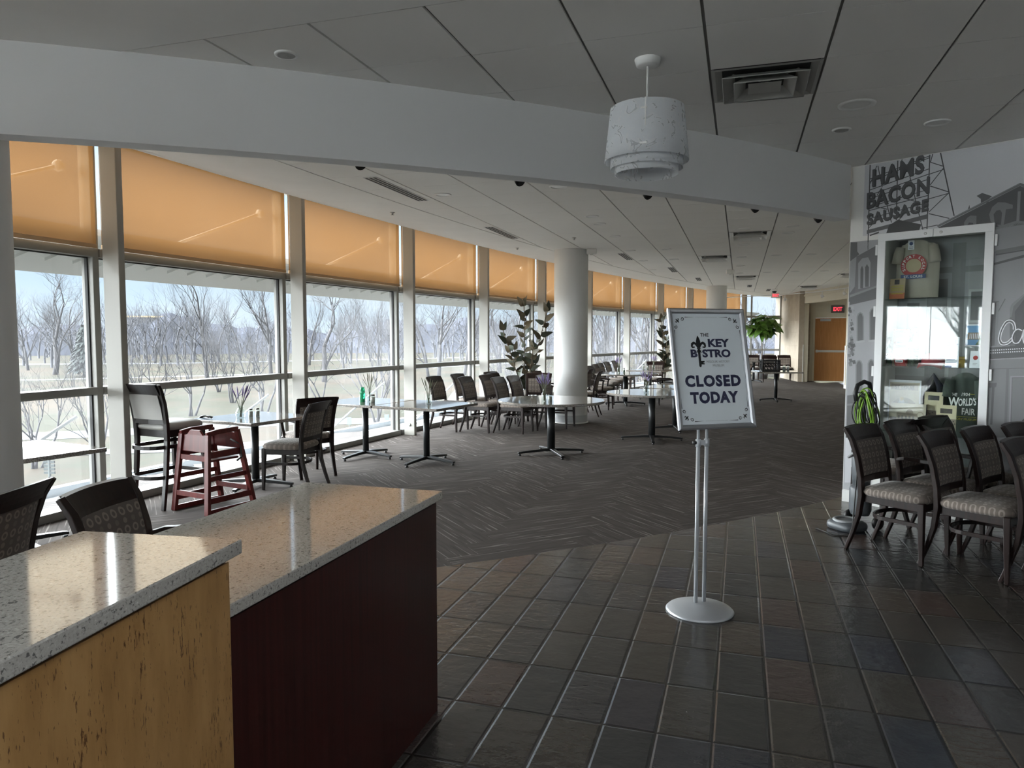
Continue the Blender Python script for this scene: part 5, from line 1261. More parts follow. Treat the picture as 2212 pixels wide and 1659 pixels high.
m=sm(); m.tube([px*-.040+Vector((0,0,.927)),px*-.058+Vector((0,0,.927))],.010,10); m.tube([px*-.038+pb*-.0+Vector((0,0,.927)),px*-.044+Vector((0,0,.927))],.005,8); m.build('clamp_knob','black_plastic',sg)
up=(Vector((0,0,1))*math.cos(TA)+pb*math.sin(TA)); fn=px.cross(up).normalized(); fn=fn if fn.y<0 else -fn
pc=Vector((.030,-.035,1.327)); WS,HS=.462,.645
o0=pc-px*WS/2-up*HS/2
m=MB(); bw=.027
prof=[(0,0),(0,.012),(.008,.017),(.02,.014),(bw,.006),(bw,0)]
cs=[(0,0),(WS,0),(WS,HS),(0,HS)]; ins=[(1,1),(-1,1),(-1,-1),(1,-1)]
vs=[]
for (x,y),(ix,iy) in zip(cs,ins):
    for a,b in prof: vs.append(o0+px*(x+ix*a)+up*(y+iy*a)+fn*b)
n=len(prof); fs=[(i*n+q,i*n+(q+1)%n,((i+1)%4)*n+(q+1)%n,((i+1)%4)*n+q) for i in range(4) for q in range(n)]
m.add(vs,fs); fr=m.build('frame','silver',sg)
m=MB(); m.extrude([o0+px*x+up*y-fn*.004 for x,y in((.004,.004),(WS-.004,.004),(WS-.004,HS-.004),(.004,HS-.004))],-fn*.006); m.extrude([pc+px*x+up*y-fn*.010 for x,y in((-.05,-.32),(.05,-.32),(.05,-.02),(-.05,-.02))],pb*.03); m.build('back_panel','light_grey_plastic',sg)
m=MB(); q=[o0+px*x+up*y+fn*.001 for x,y in((bw-.004,bw-.004),(WS-bw+.004,bw-.004),(WS-bw+.004,HS-bw+.004),(bw-.004,HS-bw+.004))]
m.mat(0).extrude(q,-fn*.004)
d=D2(m,o0,px,up,fn,.00035); d.o=o0+fn*.001
# poster coordinates run over the photographed face: fx,fy in 0..1 from the outer frame corners
X=lambda f:f*WS; Y=lambda f:f*HS
ink,navy,gr=1,2,3
d.text(ink,2,'THE',X(.400),Y(.765),X(.108),Y(.030),.02)
d.text(navy,2,'KEY',X(.490),Y(.678),X(.283),Y(.069),.045)
d.text(navy,2,'B',X(.252),Y(.592),X(.088),Y(.066),.045); d.text(navy,2,'STRO',X(.402),Y(.590),X(.372),Y(.069),.045)
fleur(d,ink,3,X(.362),Y(.668),.069)
d.rect(ink,3,X(.347),Y(.52),X(.378),Y(.66)); d.disc(ink,3,X(.3625),Y(.52),X(.0135),14)
d.poly(ink,3,[(X(.325),Y(.628)),(X(.362),Y(.640)),(X(.400),Y(.628)),(X(.385),Y(.645)),(X(.362),Y(.652)),(X(.340),Y(.645))]); d.rect(ink,3,X(.376),Y(.550),X(.42),Y(.562)); d.rect(ink,3,X(.376),Y(.533),X(.42),Y(.543)); d.rect(ink,3,X(.376),Y(.533),X(.405),Y(.562))
d.text(gr,2,'MISSOURI HISTORY',X(.448),Y(.546),X(.302),Y(.019)); d.text(gr,2,'MUSEUM',X(.525),Y(.514),X(.146),Y(.019))
d.text(navy,2,'CLOSED',X(.145),Y(.347),X(.726),Y(.098),.052,0,1.16); d.text(navy,2,'TODAY',X(.192),Y(.210),X(.626),Y(.098),.055,0,1.12)
for fx,fy,sx,sy in((.085,.925,1,-1),(.915,.925,-1,-1),(.085,.072,1,1),(.915,.072,-1,1)):
    ro=math.atan2(-sx*1.0,sy*1.0); x,y=X(fx),Y(fy)
    fleur(d,ink,2,x+sx*.012,y+sy*.012,.022,ro)
    for (cx,cy,a0) in((x+sx*.047,y+sy*.006,0),(x+sx*.004,y+sy*.050,1)):
        pts=[]
        for i in range(15):
            a=i/14*2*PI*1.3; r=.0105*(1-.75*i/14)
            vx,vy=(-r*math.cos(a)*sx,r*math.sin(a)*sy) if a0==0 else (r*math.sin(a)*sx,-r*math.cos(a)*sy)
            pts.append((cx+vx,cy+vy))
        d.line(ink,2,.0035,pts,[.4+.8*math.sin(i/14*PI) for i in range(15)])
    d.line(ink,2,.004,[(x+sx*.062,y-sy*.003),(x+sx*.085,y-sy*.003),(x+sx*.115,y-sy*.002)],[1,.5,.1]); d.line(ink,2,.004,[(x-sx*.006,y+sy*.066),(x-sx*.006,y+sy*.09),(x-sx*.005,y+sy*.12)],[1,.5,.1])
for i in range(36):
    x=X(.36)+i*X(.28)/35
    for y in(Y(.930),Y(.068)): d.rect(gr,2,x-.0009,y-.0009,x+.0009,y+.0009)
for i in range(66):
    y=Y(.24)+i*Y(.52)/65
    for x in(X(.072),X(.928)): d.rect(gr,2,x-.0009,y-.0009,x+.0009,y+.0009)
plabel(m.build('poster',['paper_white','black_ink','navy_ink','grey_ink'],sg),'white poster lettered THE KEY BISTRO CLOSED TODAY')
m=MB(); m.add([o0+px*x+up*y+fn*.0045 for x,y in((bw-.003,bw-.003),(WS-bw+.003,bw-.003),(WS-bw+.003,HS-bw+.003),(bw-.003,HS-bw+.003))],[(0,1,2,3)]); m.build('clear_cover','case_glass',sg)
# ------------------------------------------------------------------ pendant lamp
pl=thing('pendant_lamp','white pierced drum pendant lamp hanging in the foreground','pendant lamp',(.735,4.02,3.0))
m=sm(); m.lathe([(.001,-.038),(.05,-.038),(.062,-.034),(.070,-.006),(.070,0),(.001,0)],32); m.build('canopy','white_plastic',pl)
m=sm(); m.tube([(0,0,-.03),(0,0,-.20)],.0055,10); m.tube([(0,0,-.20),(0,0,-.34)],.008,10); m.build('stem','white_plastic',pl)
def shade(r0,z0,r1,z1,n=56):
    m=sm(); m.lathe([(r0,z0),(r0+(r1-r0)*.33,z0+(z1-z0)*.33),(r0+(r1-r0)*.66,z0+(z1-z0)*.66),(r1,z1),(r1-.003,z1),(r0-.003,z0)],n,cap=False); return m
m=shade(.198,-.262,.228,-.545); m.build('lamp_shade','lampshade_plastic',pl)
m=shade(.192,-.40,.196,-.585); m.build('middle_shade','lampshade_plastic',pl)
m=shade(.165,-.42,.172,-.615); m.build('inner_shade','lampshade_plastic',pl)
m=MB(); ta=math.radians(255)
for z,r in((-.315,.205),(-.50,.226)): m.box((r*math.cos(ta),r*math.sin(ta),z),(.006,.034,.010),ta)
m.box((.212*math.cos(ta+.04),.212*math.sin(ta+.04),-.40),(.003,.006,.27),ta); m.build('seam_clip','white_plastic',pl)
m=sm()
for k in range(3): a=2*PI*k/3; m.tube([(0,0,-.335),(.19*math.cos(a),.19*math.sin(a),-.30)],.003,6)
m.lathe([(.001,-.40),(.018,-.40),(.018,-.33),(.001,-.33)],14); m.build('bracket','white_plastic',pl)
m=sm(); m.sphere((0,0,-.43),.032); m.build('bulb','lamp_lens',pl)
# ------------------------------------------------------------------ ceiling fittings
ORD=['first','second','third','fourth','fifth','sixth','seventh','eighth','ninth','tenth','eleventh','twelfth']
def disc_fit(name,label,cat,x,y,r,group=None,kind=0):
    t=thing(name,label,cat,(x,y,3.0),0,group)
    m=sm(); m.lathe([(r*.72,-.002),(r*.78,-.010),(r*.98,-.008),(r,0)],28,cap=False); m.build('trim_ring','white_plastic',t)
    m=sm(); m.lathe([(.001,-.003 if kind==0 else -.012),(r*.74,-.003 if kind==0 else -.008)],28,cap=False); m.build('lens','lamp_lens' if kind==0 else 'vent_metal',t); return t
disc_fit('ceiling_speaker','round flat ceiling disc above the left counter, close to the curved bulkhead','ceiling disc',-1.2,3.95,.062,kind=1)
disc_fit('recessed_downlight','large round recessed light in foreground ceiling right of the air diffuser','downlight',2.23,4.78,.115)
disc_fit('ceiling_sensor','small round disc in foreground ceiling next to the curved bulkhead','sensor',2.39,5.35,.065,kind=1)
disc_fit('recessed_downlight','recessed light in foreground ceiling nearest the mural wall','downlight',2.98,5.17,.085)
rows=[('in the row nearest the window blinds',[(-.73,7.75),(.99,9.12),(1.53,10.91),(2.06,12.71),(2.59,14.39),(3.15,16.37)]),
('in the scattered row above the round tables',[(.46,7.34),(1.16,9.72),(2.64,12.51),(3.14,14.14)]),
('in the long middle row above the closed sign',[(3.24,10.17),(3.77,11.88),(4.32,13.73),(4.84,15.42),(5.37,17.2)]),
('in the row right of the square air diffusers',[(3.8,9.92),(3.98,10.53),(4.86,13.42),(5.94,16.95)]),
('in the row nearest the mural wall',[(5.45,13.27),(6.5,16.72),(6.53,14.75),(7.12,16.6)])]
for txt,ps in rows:
    for i,(x,y) in enumerate(sorted(ps,key=lambda p:p[1])):
        disc_fit('recessed_downlight','white recessed downlight, %s from the bulkhead %s'%(ORD[i],txt),'downlight',x,y,.09,'recessed downlights in the dining room ceiling')
def diffuser(label,c,s,mt,ang=GA):
    t=thing('air_diffuser',label,'air diffuser',(c[0],c[1],3.0),ang,'square ceiling air diffusers')
    m=MB()
    def frame(h0,z0,h1,z1):
        vs=[(a*h,b*h,z) for h,z in((h0,z0),(h1,z1)) for a,b in((-1,-1),(1,-1),(1,1),(-1,1))]
        m.add(vs,[(i,(i+1)%4,4+(i+1)%4,4+i) for i in range(4)])
    frame(s,-.002,s*.93,-.004); frame(s*.93,-.004,s*.80,.008); m.build('rim',mt,t)
    for k,(a,b,z) in enumerate(((.80,.56,-.03),(.58,.36,-.042)) if mt=='vent_metal' else ((.82,.50,-.055),(.56,.30,-.07))):
        m=MB(); frame(s*a,z,s*b,.006); frame(s*a,z,s*a*.985,z-.004); m.build('louvre_ring',mt,t)
    m=MB(); m.box((0,0,-.030),(s*.62,s*.62,.004)); m.build('centre_plate',mt,t,bevel=.002)
    m=MB(); m.box((0,0,.0095),(s*1.9,s*1.9,.002)); m.build('dark_throat','dark_slot',t)
    m=MB(); m.bar([(-s*.6,-s*.6,.002),(s*.6,s*.6,.002)],.01,.006); m.bar([(s*.6,-s*.6,.002),(-s*.6,s*.6,.002)],.01,.006); m.build('cross_brace',mt,t)
    return t
def cell(k,r): v=O0+EX*(k+.5)*GP+EY*(r+.5)*GP; return (v.x,v.y)
diffuser('large square air diffuser in the foreground ceiling right of the pendant lamp',cell(3,2),.296,'vent_metal')
for (x,y),lab in (((3.42,10.75),'square silver air diffuser nearest the bulkhead above the closed sign'),((3.74,13.94),'square silver air diffuser, second in line above the closed sign'),((5.69,18.27),'small far square air diffuser, third in line toward the end window'),((7.86,17.45),'far square air diffuser partly hidden behind the mural wall edge'),((9.1,21.5),'far square air diffuser above the cream wall')):
    q=Vector((x,y,0))-O0; k=round(q.dot(EX)/GP-.5); r=round(q.dot(EY)/GP-.5); diffuser(lab,cell(k,r),.29,'vent_silver')
def slot(label,c,ln,a):
    t=thing('slot_vent',label,'slot vent',(c[0],c[1],2.998),a,'linear slot vents beside the window border')
    m=MB()
    for y in(-.062,.062): m.box((0,y,-.002),(ln,.010,.004))
    for y in(-.021,.021): m.box((0,y,-.0025),(ln,.006,.003))
    for x in(-ln/2,ln/2): m.box((x,0,-.002),(.008,.13,.004))
    m.build('rails','white_metal',t); m=MB(); m.box((0,0,-.0015),(ln,.124,.003)); m.build('dark_slots','dark_slot',t)
al_=math.atan2(EY.y,EY.x)
for (c,ln,lab) in (((-1.16,7.5),1.22,'black slotted ceiling vent nearest the bulkhead'),((-.14,10.58),1.22,'black slotted ceiling vent, second from the bulkhead'),((2.13,13.68),1.15,'black slotted ceiling vent right of the first round column'),((3.6,16.33),1.2,'black slotted ceiling vent, second beyond the first round column'),((4.87,19.0),1.0,'black slotted ceiling vent left of the far column'),((7.02,21.5),1.0,'black slotted ceiling vent right of the far column'),((8.25,23.4),1.1,'farthest black slotted ceiling vent near the end window')):
    slot(lab,c,ln,al_)
def bulletspot(name,label,x,y,z,aim,mt='black_metal',s=1.0):
    t=thing(name,label,'spotlight',(x,y,z))
    a=Vector(aim).normalized()
    m=sm(); m.lathe([(.001,0),(.035*s,0),(.035*s,-.012*s),(.001,-.012*s)],16); m.tube([(0,0,-.01*s),(0,0,-.05*s)],.008*s,8); m.build('mount',mt,t)
    m=sm(); m.T=Matrix.Translation(Vector((0,0,-.055*s)))@(-a).to_track_quat('Z','Y').to_matrix().to_4x4()
    m.lathe([(.001,.05*s),(.03*s,.045*s),(.042*s,.0),(.046*s,-.045*s),(.040*s,-.045*s),(.036*s,-.02*s),(.001,-.02*s)],18); m.build('head',mt,t); return t
for i,(x,y) in enumerate(((-1.27,6.12),(.06,6.77),(1.36,7.42),(2.71,8.2),(3.72,8.92))):
    bulletspot('spotlight','small black ceiling spotlight behind the bulkhead, %s from the left'%ORD[i],x,y,3.0,(.3,-.6,-.5))['group']='black spotlights behind the bulkhead'
def ceilbox(label,x,y,a=0.0):
    t=thing('ceiling_beacon',label,'ceiling box',(x,y,3.0),a); m=MB(); m.box((0,0,-.045),(.17,.10,.09)); m.build('housing','white_plastic',t,bevel=.008); m=sm(); m.lathe([(.001,-.11),(.02,-.105),(.03,-.09)],14); m.build('lens','lamp_lens',t)
ceilbox('small white ceiling box beside the top of the first round column',1.36,12.5); ceilbox('small white ceiling box between the two far air diffusers',4.9,16.37)
for i,(x,y,l) in enumerate(((.94,11.06,'tiny dark sprinkler head in ceiling panels left of the first column'),(-1.44,8.82,'tiny sprinkler head in window border above the third blind'),(.09,12.31,'tiny sprinkler head in window border left of the column'))):
    t=thing('sprinkler_head',l,'sprinkler',(x,y,2.996)); m=sm(); m.lathe([(.03,0),(.03,-.006),(.012,-.010),(.010,-.03),(.022,-.032),(.001,-.034)],14,cap=False); m.build('body','steel',t)
# cable track with spots in front of the far cream wall, and a camera dome
tk=thing('track_light','slim white cable track with small spots before the far cream wall','track light',(0,0,0))
pts=[(6.6,24.6,2.80),(7.6,24.3,2.83),(8.6,23.6,2.85),(9.2,22.4,2.86),(9.42,21.0,2.87),(9.45,19.6,2.87)]
m=sm(); m.tube(pts,.012,8); m.build('rail','white_metal',tk)
m=sm()
for p in pts[::2]: m.tube([p,(p[0],p[1],3.0)],.006,6)
m.build('hanger','white_metal',tk)
for p in ((7.05,24.47,2.82),(8.75,23.3,2.85),(9.3,21.8,2.86),(9.42,20.6,2.87)):
    m=sm(); m.tube([p,(p[0],p[1],p[2]-.10)],.008,6); m.T=Matrix.Translation((p[0],p[1],p[2]-.14))@Vector((-.5,.2,.8)).to_track_quat('Z','Y').to_matrix().to_4x4(); m.lathe([(.001,.05),(.035,.045),(.045,-.05),(.001,-.05)],12); m.build('spot_head','white_metal',tk)
t=thing('security_camera','white dome security camera under far ceiling beside the end window','camera',(8.3,23.0,3.0)); m=sm(); m.lathe([(.001,-.06),(.08,-.06),(.09,0),(.001,0)],20); m.build('mount','white_plastic',t); m=sm(); m.lathe([(.07,-.06),(.06,-.10),(.035,-.125),(.001,-.13)],20,cap=False); m.build('dome','black_plastic',t)
t=thing('exit_sign','small red exit sign seen edge on below the far camera dome','exit sign',(8.55,23.6,3.0),.3); m=MB(); m.box((0,0,-.16),(.30,.03,.16)); m.build('housing','white_plastic',t,bevel=.004); m=MB(); m.box((0,0,-.04),(.02,.02,.08)); m.build('bracket','white_plastic',t); m=MB(); d=D2(m,(-.12,-.0165,-.205),(1,0,0),(0,0,1),(0,-1,0)); d.text(0,1,'EXIT',0,0,.24,.09,.03); m.build('letters','exit_red',t)
# ------------------------------------------------------------------ tables
def table_base(t,reach,rot,h,r=.038):
    m=sm(); m.lathe([(r,.05),(r,h)],20); m.lathe([(r*1.5,h-.02),(r*1.5,h)],20); m.build('post','black_metal',t)
    for k in range(4):
        a=rot+k*PI/2; c,s=math.cos(a),math.sin(a)
        m=MB(); pts=[(c*f*reach,s*f*reach,z) for f,z in((.0,.062),(.25,.060),(.6,.050),(.9,.040),(1.0,.034))]
        m.bar(pts,.060,.034,scales=[1.1,1.0,.85,.75,.7]); o=m.build('foot','black_metal',t,bevel=.006)
        m=sm(); m.lathe([(.014,0),(.018,.006),(.014,.02)],10,(c*reach*.95,s*reach*.95,0)); m.build('glide','black_plastic',o)
    m=MB()
    for a in(rot,rot+PI/2): m.box((0,0,h+.006),(.5,.05,.012),a)
    m.build('top_bracket','black_metal',t)
TH=.70
def sq_table(label,x,y,rot,w,d,brot,reach=.40,name='dining_table'):
    t=thing(name,label,'table',(x,y,0),0,None); ca_,sa_=math.cos(rot),math.sin(rot)
    m=MB(); m.box((0,0,TH-.016),(w,d,.032),rot); m.build('tabletop','granite_top',t,bevel=.007); table_base(t,reach,brot,TH-.046); return t
def rd_table(label,x,y,r,brot,reach=.44):
    t=thing('round_dining_table',label,'table',(x,y,0))
    m=MB(); m.lathe([(.001,TH-.032),(r-.006,TH-.032),(r,TH-.024),(r,TH-.008),(r-.007,TH),(.001,TH)],64); m.build('tabletop','granite_top',t); table_base(t,reach,brot,TH-.046,.05); return t
R_=math.radians
sq_table('square grey granite table cut off behind the far left column',-3.50,5.02,R_(62),.84,.84,R_(62),.36)
sq_table('square granite table beside the bar stool with pepper shakers on it',-2.58,7.20,R_(62),.84,.84,R_(80),.40)
sq_table('square granite table at the window carrying the green bottle',-1.83,8.98,R_(62),.90,.90,R_(60),.40)
sq_table('square granite table touching the green bottle table, nearer the middle of the room',-1.02,8.56,R_(62),.90,.90,R_(60),.40)
rd_table('big round granite table in front of the nearest full round column',.50,9.17,.68,R_(16))
rd_table('round granite table partly hidden behind the left edge of the closed sign',2.03,10.43,.66,R_(-8))
sq_table('granite table hidden behind the closed sign with only its feet showing',2.62,11.58,R_(62),.9,.9,R_(0),.40)
rd_table('round granite table among chairs right of the round column, farther back',2.50,15.9,.72,R_(-5))
sq_table('far square granite table by the windows behind the farther round table',3.35,17.5,R_(58),.9,.9,R_(40),.38)
sq_table('square granite table with the black crate at right of the closed sign',6.15,16.8,R_(-6),1.02,.8,R_(-14),.36)
sq_table('small far granite table before the end window chairs, left of the crate',8.0,23.9,R_(10),.8,.8,R_(30),.34)
# ------------------------------------------------------------------ chairs (built facing +x)
def chair(arms=False,wood_='chair_wood',name='dining_chair',glides=True):
    t=thing(name,'x','chair')
    m=sm(); m.cushion(.005,0,.405,.225,.225,.066,p=5,n=32); m.build('seat','fabric_seat',t)
    m=MB(); m.prism([(-.19,-.185),(.205,-.205),(.205,.205),(-.19,.185)],.352,.412); m.build('seat_frame',wood_,t,bevel=.004)
    for s in(-1,1):
        m=MB(); m.bar([(.203,s*.195,0),(.196,s*.193,.2),(.19,s*.19,.41)],.040,.040,up=(0,1,0),scales=[.62,.85,1.0]); l=m.build('leg',wood_,t,bevel=.004)
        if glides: g=sm(); g.lathe([(.011,-.001),(.012,.008)],10,(.203,s*.195,0)); g.build('glide','chrome',l)
        m=MB(); pts=[(-.305,s*.19,0),(-.262,s*.19,.12),(-.222,s*.19,.26),(-.205,s*.192,.40),(-.212,s*.195,.52),(-.238,s*.20,.66),(-.278,s*.207,.78),(-.325,s*.215,.855)]
        m.bar(pts,.030,.046,up=(0,1,0),scales=[.72,.8,.95,1.05,1,.95,.9,.75]); l=m.build('leg',wood_,t,bevel=.004)
        if glides: g=sm(); g.lathe([(.011,-.001),(.012,.008)],10,(-.305,s*.19,0)); g.build('glide','chrome',l)
    m=MB(); 
    def crest(s,q):
        y=(s-.5)*.40; z=.765+.092*q; x=-.262-.052*q**1.3-.020*(1-(2*s-1)**2); return (x,y,z+.006*(1-(2*s-1)**2)*q)
    nu=12
    m.grid(crest,nu,4); m.grid(lambda s,q:tuple(Vector(crest(s,q))+Vector((-.026,0,.004))),nu,4)
    a=[crest(i/nu,0) for i in range(nu+1)]; b=[tuple(Vector(p)+Vector((-.026,0,.004))) for p in a]
    m.add(a+b,[(i,i+1,nu+2+i,nu+1+i) for i in range(nu)])
    a=[crest(i/nu,1) for i in range(nu+1)]; b=[tuple(Vector(p)+Vector((-.026,0,.004))) for p in a]
    m.add(a+b,[(i,i+1,nu+2+i,nu+1+i) for i in range(nu)]); m.build('top_rail',wood_,t)
    m=MB(); m.bar([(-.216,-.19,.505),(-.226,0,.505),(-.216,.19,.505)],.024,.045,up=(0,0,1)); m.build('lower_rail',wood_,t,bevel=.003)
    m=sm()
    def padf(s,q):
        y=(s-.5)*.365; z=.525+.245*q; x=-.206-.055*q**1.4-.018*(1-(2*s-1)**2); return (x,y,z)
    def bul(s,q): return .016*(1-(2*s-1)**4)*(1-(2*q-1)**6)
    m.grid(lambda s,q:tuple(Vector(padf(s,q))+Vector((bul(s,q),0,0))),14,12); m.grid(lambda s,q:tuple(Vector(padf(s,q))+Vector((-.020-bul(s,q)*.6,0,0))),14,12); m.build('back_pad','fabric_back',t)
    m=MB(); pts=[(.19,.19,.262),(0.02,.185,.262)]+[(-.06-.12*math.sin(i*PI/10),.185*math.cos(i*PI/10),.262) for i in range(11)]+[(0.02,-.185,.262),(.19,-.19,.262)]
    m.bar(pts,.014,.026); m.build('stretcher',wood_,t,bevel=.002)
    if arms:
        for s in(-1,1):
            m=MB(); pts=[(-.228,s*.205,.60),(-.16,s*.232,.618),(-.04,s*.252,.618),(.08,s*.252,.612),(.135,s*.245,.600)]
            m.bar(pts,.036,.026,scales=[.8,1,1.15,1.1,.7]); m.bar([(.10,s*.247,.605),(.085,s*.235,.50),(.06,s*.215,.37)],.026,.034,up=(0,1,0),scales=[1,.9,1]); m.build('armrest',wood_,t,bevel=.004)
    return t
PROTO={}
def put_chair(kind,x,y,deg,label,group=None,z=0.0):
    if kind not in PROTO:
        PROTO[kind]=chair('arm' in kind,'chair_wood_black' if 'black' in kind else 'chair_wood','armchair' if 'arm' in kind else 'dining_chair'); t=PROTO[kind]
        t.location=(x,y,z); t.rotation_euler=(0,0,R_(deg)); t['label']=label
        if group: t['group']=group
        return t
    return dup(PROTO[kind],(x,y,z),R_(deg),label,group)
G1='chairs parked along the mural wall'
Z=.006
put_chair('plain',2.70,4.90,-53,'patterned dining chair, left front one of the group by the mural',G1,Z)
put_chair('plain',3.02,4.55,-53,'patterned dining chair, middle front one of the group by the mural',G1,Z)
put_chair('plain',3.32,4.20,-53,'patterned dining chair cut by the right edge of the photo',G1,Z)
put_chair('arm',3.12,5.18,-53,'patterned armchair just behind the left front chair by the mural',G1,Z)
put_chair('plain',3.44,4.78,-53,'patterned dining chair in second row below the printed green shirt',G1,Z)
put_chair('plain',3.87,5.00,-53,'patterned dining chair in back row beside the case right door frame',G1,Z)
put_chair('plain',3.53,5.46,-56,'patterned dining chair in back row under the vintage postcards',G1,Z)
put_chair('arm_black',3.12,5.90,118,'dark armchair turned away beside the vacuum, its back to the other chairs',G1,Z)
G2='chairs clustered left of the first round column'
for (k,x,y,a,l) in (('plain',-.98,11.55,-24,'patterned dining chair standing alone at far left of the column cluster'),
 ('plain',-.66,12.35,-24,'patterned dining chair behind the gap between the first two cluster chairs, by the glass'),
 ('plain',-.47,11.43,-24,'patterned dining chair, second from left in the front row before the rubber plant'),
 ('plain',.06,11.30,-24,'patterned dining chair in the front row, its seat just above the round table edge'),
 ('plain',-.16,12.02,-24,'patterned dining chair in second row left of the rubber plant stems'),
 ('plain',.30,11.72,-24,'patterned dining chair close behind the right front chair of the cluster'),
 ('plain',.42,12.42,-100,'patterned dining chair facing the camera below the rubber plant'),
 ('plain',.78,11.95,-24,'patterned dining chair behind the lavender vase, left of the round column'),
 ('plain',-.05,12.62,-24,'patterned dining chair mostly hidden behind the cluster, beneath the rubber plant'),
 ('arm',.74,13.35,-24,'armchair with reddish arms between the round column and the glass'),
 ('plain',-.12,13.05,-30,'patterned dining chair at the back of the cluster against the window')):
    put_chair(k,x,y,a,l,G2)
G3='chairs around the farther round tables'
for (k,x,y,a,l) in (('plain',1.38,13.75,165,'dark dining chair leaning out at right edge of the first round column'),
 ('arm',1.30,14.55,160,'dark armchair just behind the chair at the right edge of the column'),
 ('plain',1.98,15.75,-24,'dining chair, leftmost of the row seen beyond the column'),
 ('plain',2.22,16.75,-24,'dining chair, second in the row seen beyond the column'),
 ('plain',2.42,17.45,-24,'dining chair, third in the row seen beyond the column'),
 ('plain',2.70,18.35,-24,'dining chair, fourth in the row seen beyond the column'),
 ('plain',3.02,19.2,-24,'dining chair at far end of the row seen beyond the column'),
 ('arm',1.85,14.95,-20,'reddish armchair drawn up to the left of the farther round table'),
 ('arm_black',3.15,15.0,175,'dark armchair at the right of the farther round table, left of the sign'),
 ('plain_black',3.45,15.9,170,'dark dining chair beside the sign edge behind the dark armchair'),
 ('plain',3.62,18.45,-110,'tan backed dining chair beyond the far square table'),
 ('plain_black',5.05,16.35,185,'dark dining chair directly right of the closed sign')):
    put_chair(k,x,y,a,l,G3)
G4='chairs lined up under the tall end window'
for (x,y,l) in ((8.38,25.15,'tan backed chair under end window, leftmost of three'),(8.92,25.05,'tan backed chair under end window, middle of three behind the crate'),(9.38,24.85,'tan backed chair under end window, nearest the stone pier')):
    put_chair('plain',x,y,-108,l,G4)
put_chair('plain',8.65,24.25,70,'dark chair seen from behind between crate table and end window',G4)
put_chair('arm',-1.46,3.03,-6,'patterned armchair behind the mahogany counter with its arm reaching right',None,Z*0)
put_chair('plain',-2.42,3.05,183,'patterned chair cut by the left edge behind the wood counter',None)
put_chair('plain_black',-2.20,7.16,168,'brown seated dining chair, nearer of two at the stool table')
put_chair('arm',-2.24,7.84,128,'dark armchair at the stool table, nearer the window post')
for o in PROTO.values(): pass
# ------------------------------------------------------------------ bar stool
st=thing('bar_stool','tall black bar stool with smooth grey vinyl pads near the window','bar stool',(-3.07,6.46,0),R_(65))
bw_='chair_wood_black'
m=sm(); m.cushion(.0,0,.69,.215,.215,.07,p=5,n=32); m.build('seat','vinyl_grey',st)
m=MB(); m.prism([(-.19,-.18),(.195,-.195),(.195,.195),(-.19,.18)],.625,.70); m.build('seat_frame',bw_,st,bevel=.004)
for s in(-1,1):
    m=MB(); m.bar([(.21,s*.20,0),(.19,s*.19,.4),(.18,s*.185,.69)],.040,.040,up=(0,1,0),scales=[.7,.9,1]); m.build('leg',bw_,st,bevel=.004)
    m=MB(); m.bar([(-.25,s*.185,0),(-.215,s*.186,.3),(-.195,s*.187,.6),(-.20,s*.19,.75),(-.225,s*.197,.92),(-.262,s*.205,1.04),(-.29,s*.21,1.09)],.032,.046,up=(0,1,0),scales=[.8,.95,1,1,.95,.9,.75]); m.build('leg',bw_,st,bevel=.004)
m=MB(); 
def cr(s,q): return (-.245-.05*q-.02*(1-(2*s-1)**2),(s-.5)*.405,1.0+.095*q)
m.grid(cr,12,3); m.grid(lambda s,q:tuple(Vector(cr(s,q))+Vector((-.026,0,0))),12,3)
for q in(0,1):
    a=[cr(i/12,q) for i in range(13)]; b=[(x-.026,y,z) for x,y,z in a]; m.add(a+b,[(i,i+1,14+i,13+i) for i in range(12)])
m.build('top_rail',bw_,st)
m=MB(); m.bar([(-.205,-.18,.765),(-.215,0,.765),(-.205,.18,.765)],.024,.05); m.build('lower_rail',bw_,st,bevel=.003)
m=sm()
pf=lambda s,q:(-.200-.048*q**1.3-.018*(1-(2*s-1)**2),(s-.5)*.36,.785+.22*q)
m.grid(lambda s,q:tuple(Vector(pf(s,q))+Vector((.016*(1-(2*s-1)**4)*(1-(2*q-1)**4),0,0))),14,10); m.grid(lambda s,q:tuple(Vector(pf(s,q))+Vector((-.028,0,0))),14,10); m.build('back_pad','vinyl_grey',st)
for z in(.285,.545):
    k=1.0 if z<.4 else .95
    m=MB(); pts=[(.19,.19*k,z),(0,.186*k,z)]+[(-.19-.14*k*math.sin(i*PI/10),.186*k*math.cos(i*PI/10),z) for i in range(11)]+[(0,-.186*k,z),(.19,-.19*k,z)]
    m.bar(pts,.020,.032,closed=True); m.build('footring' if z<.4 else 'upper_ring',bw_,st,bevel=.003)
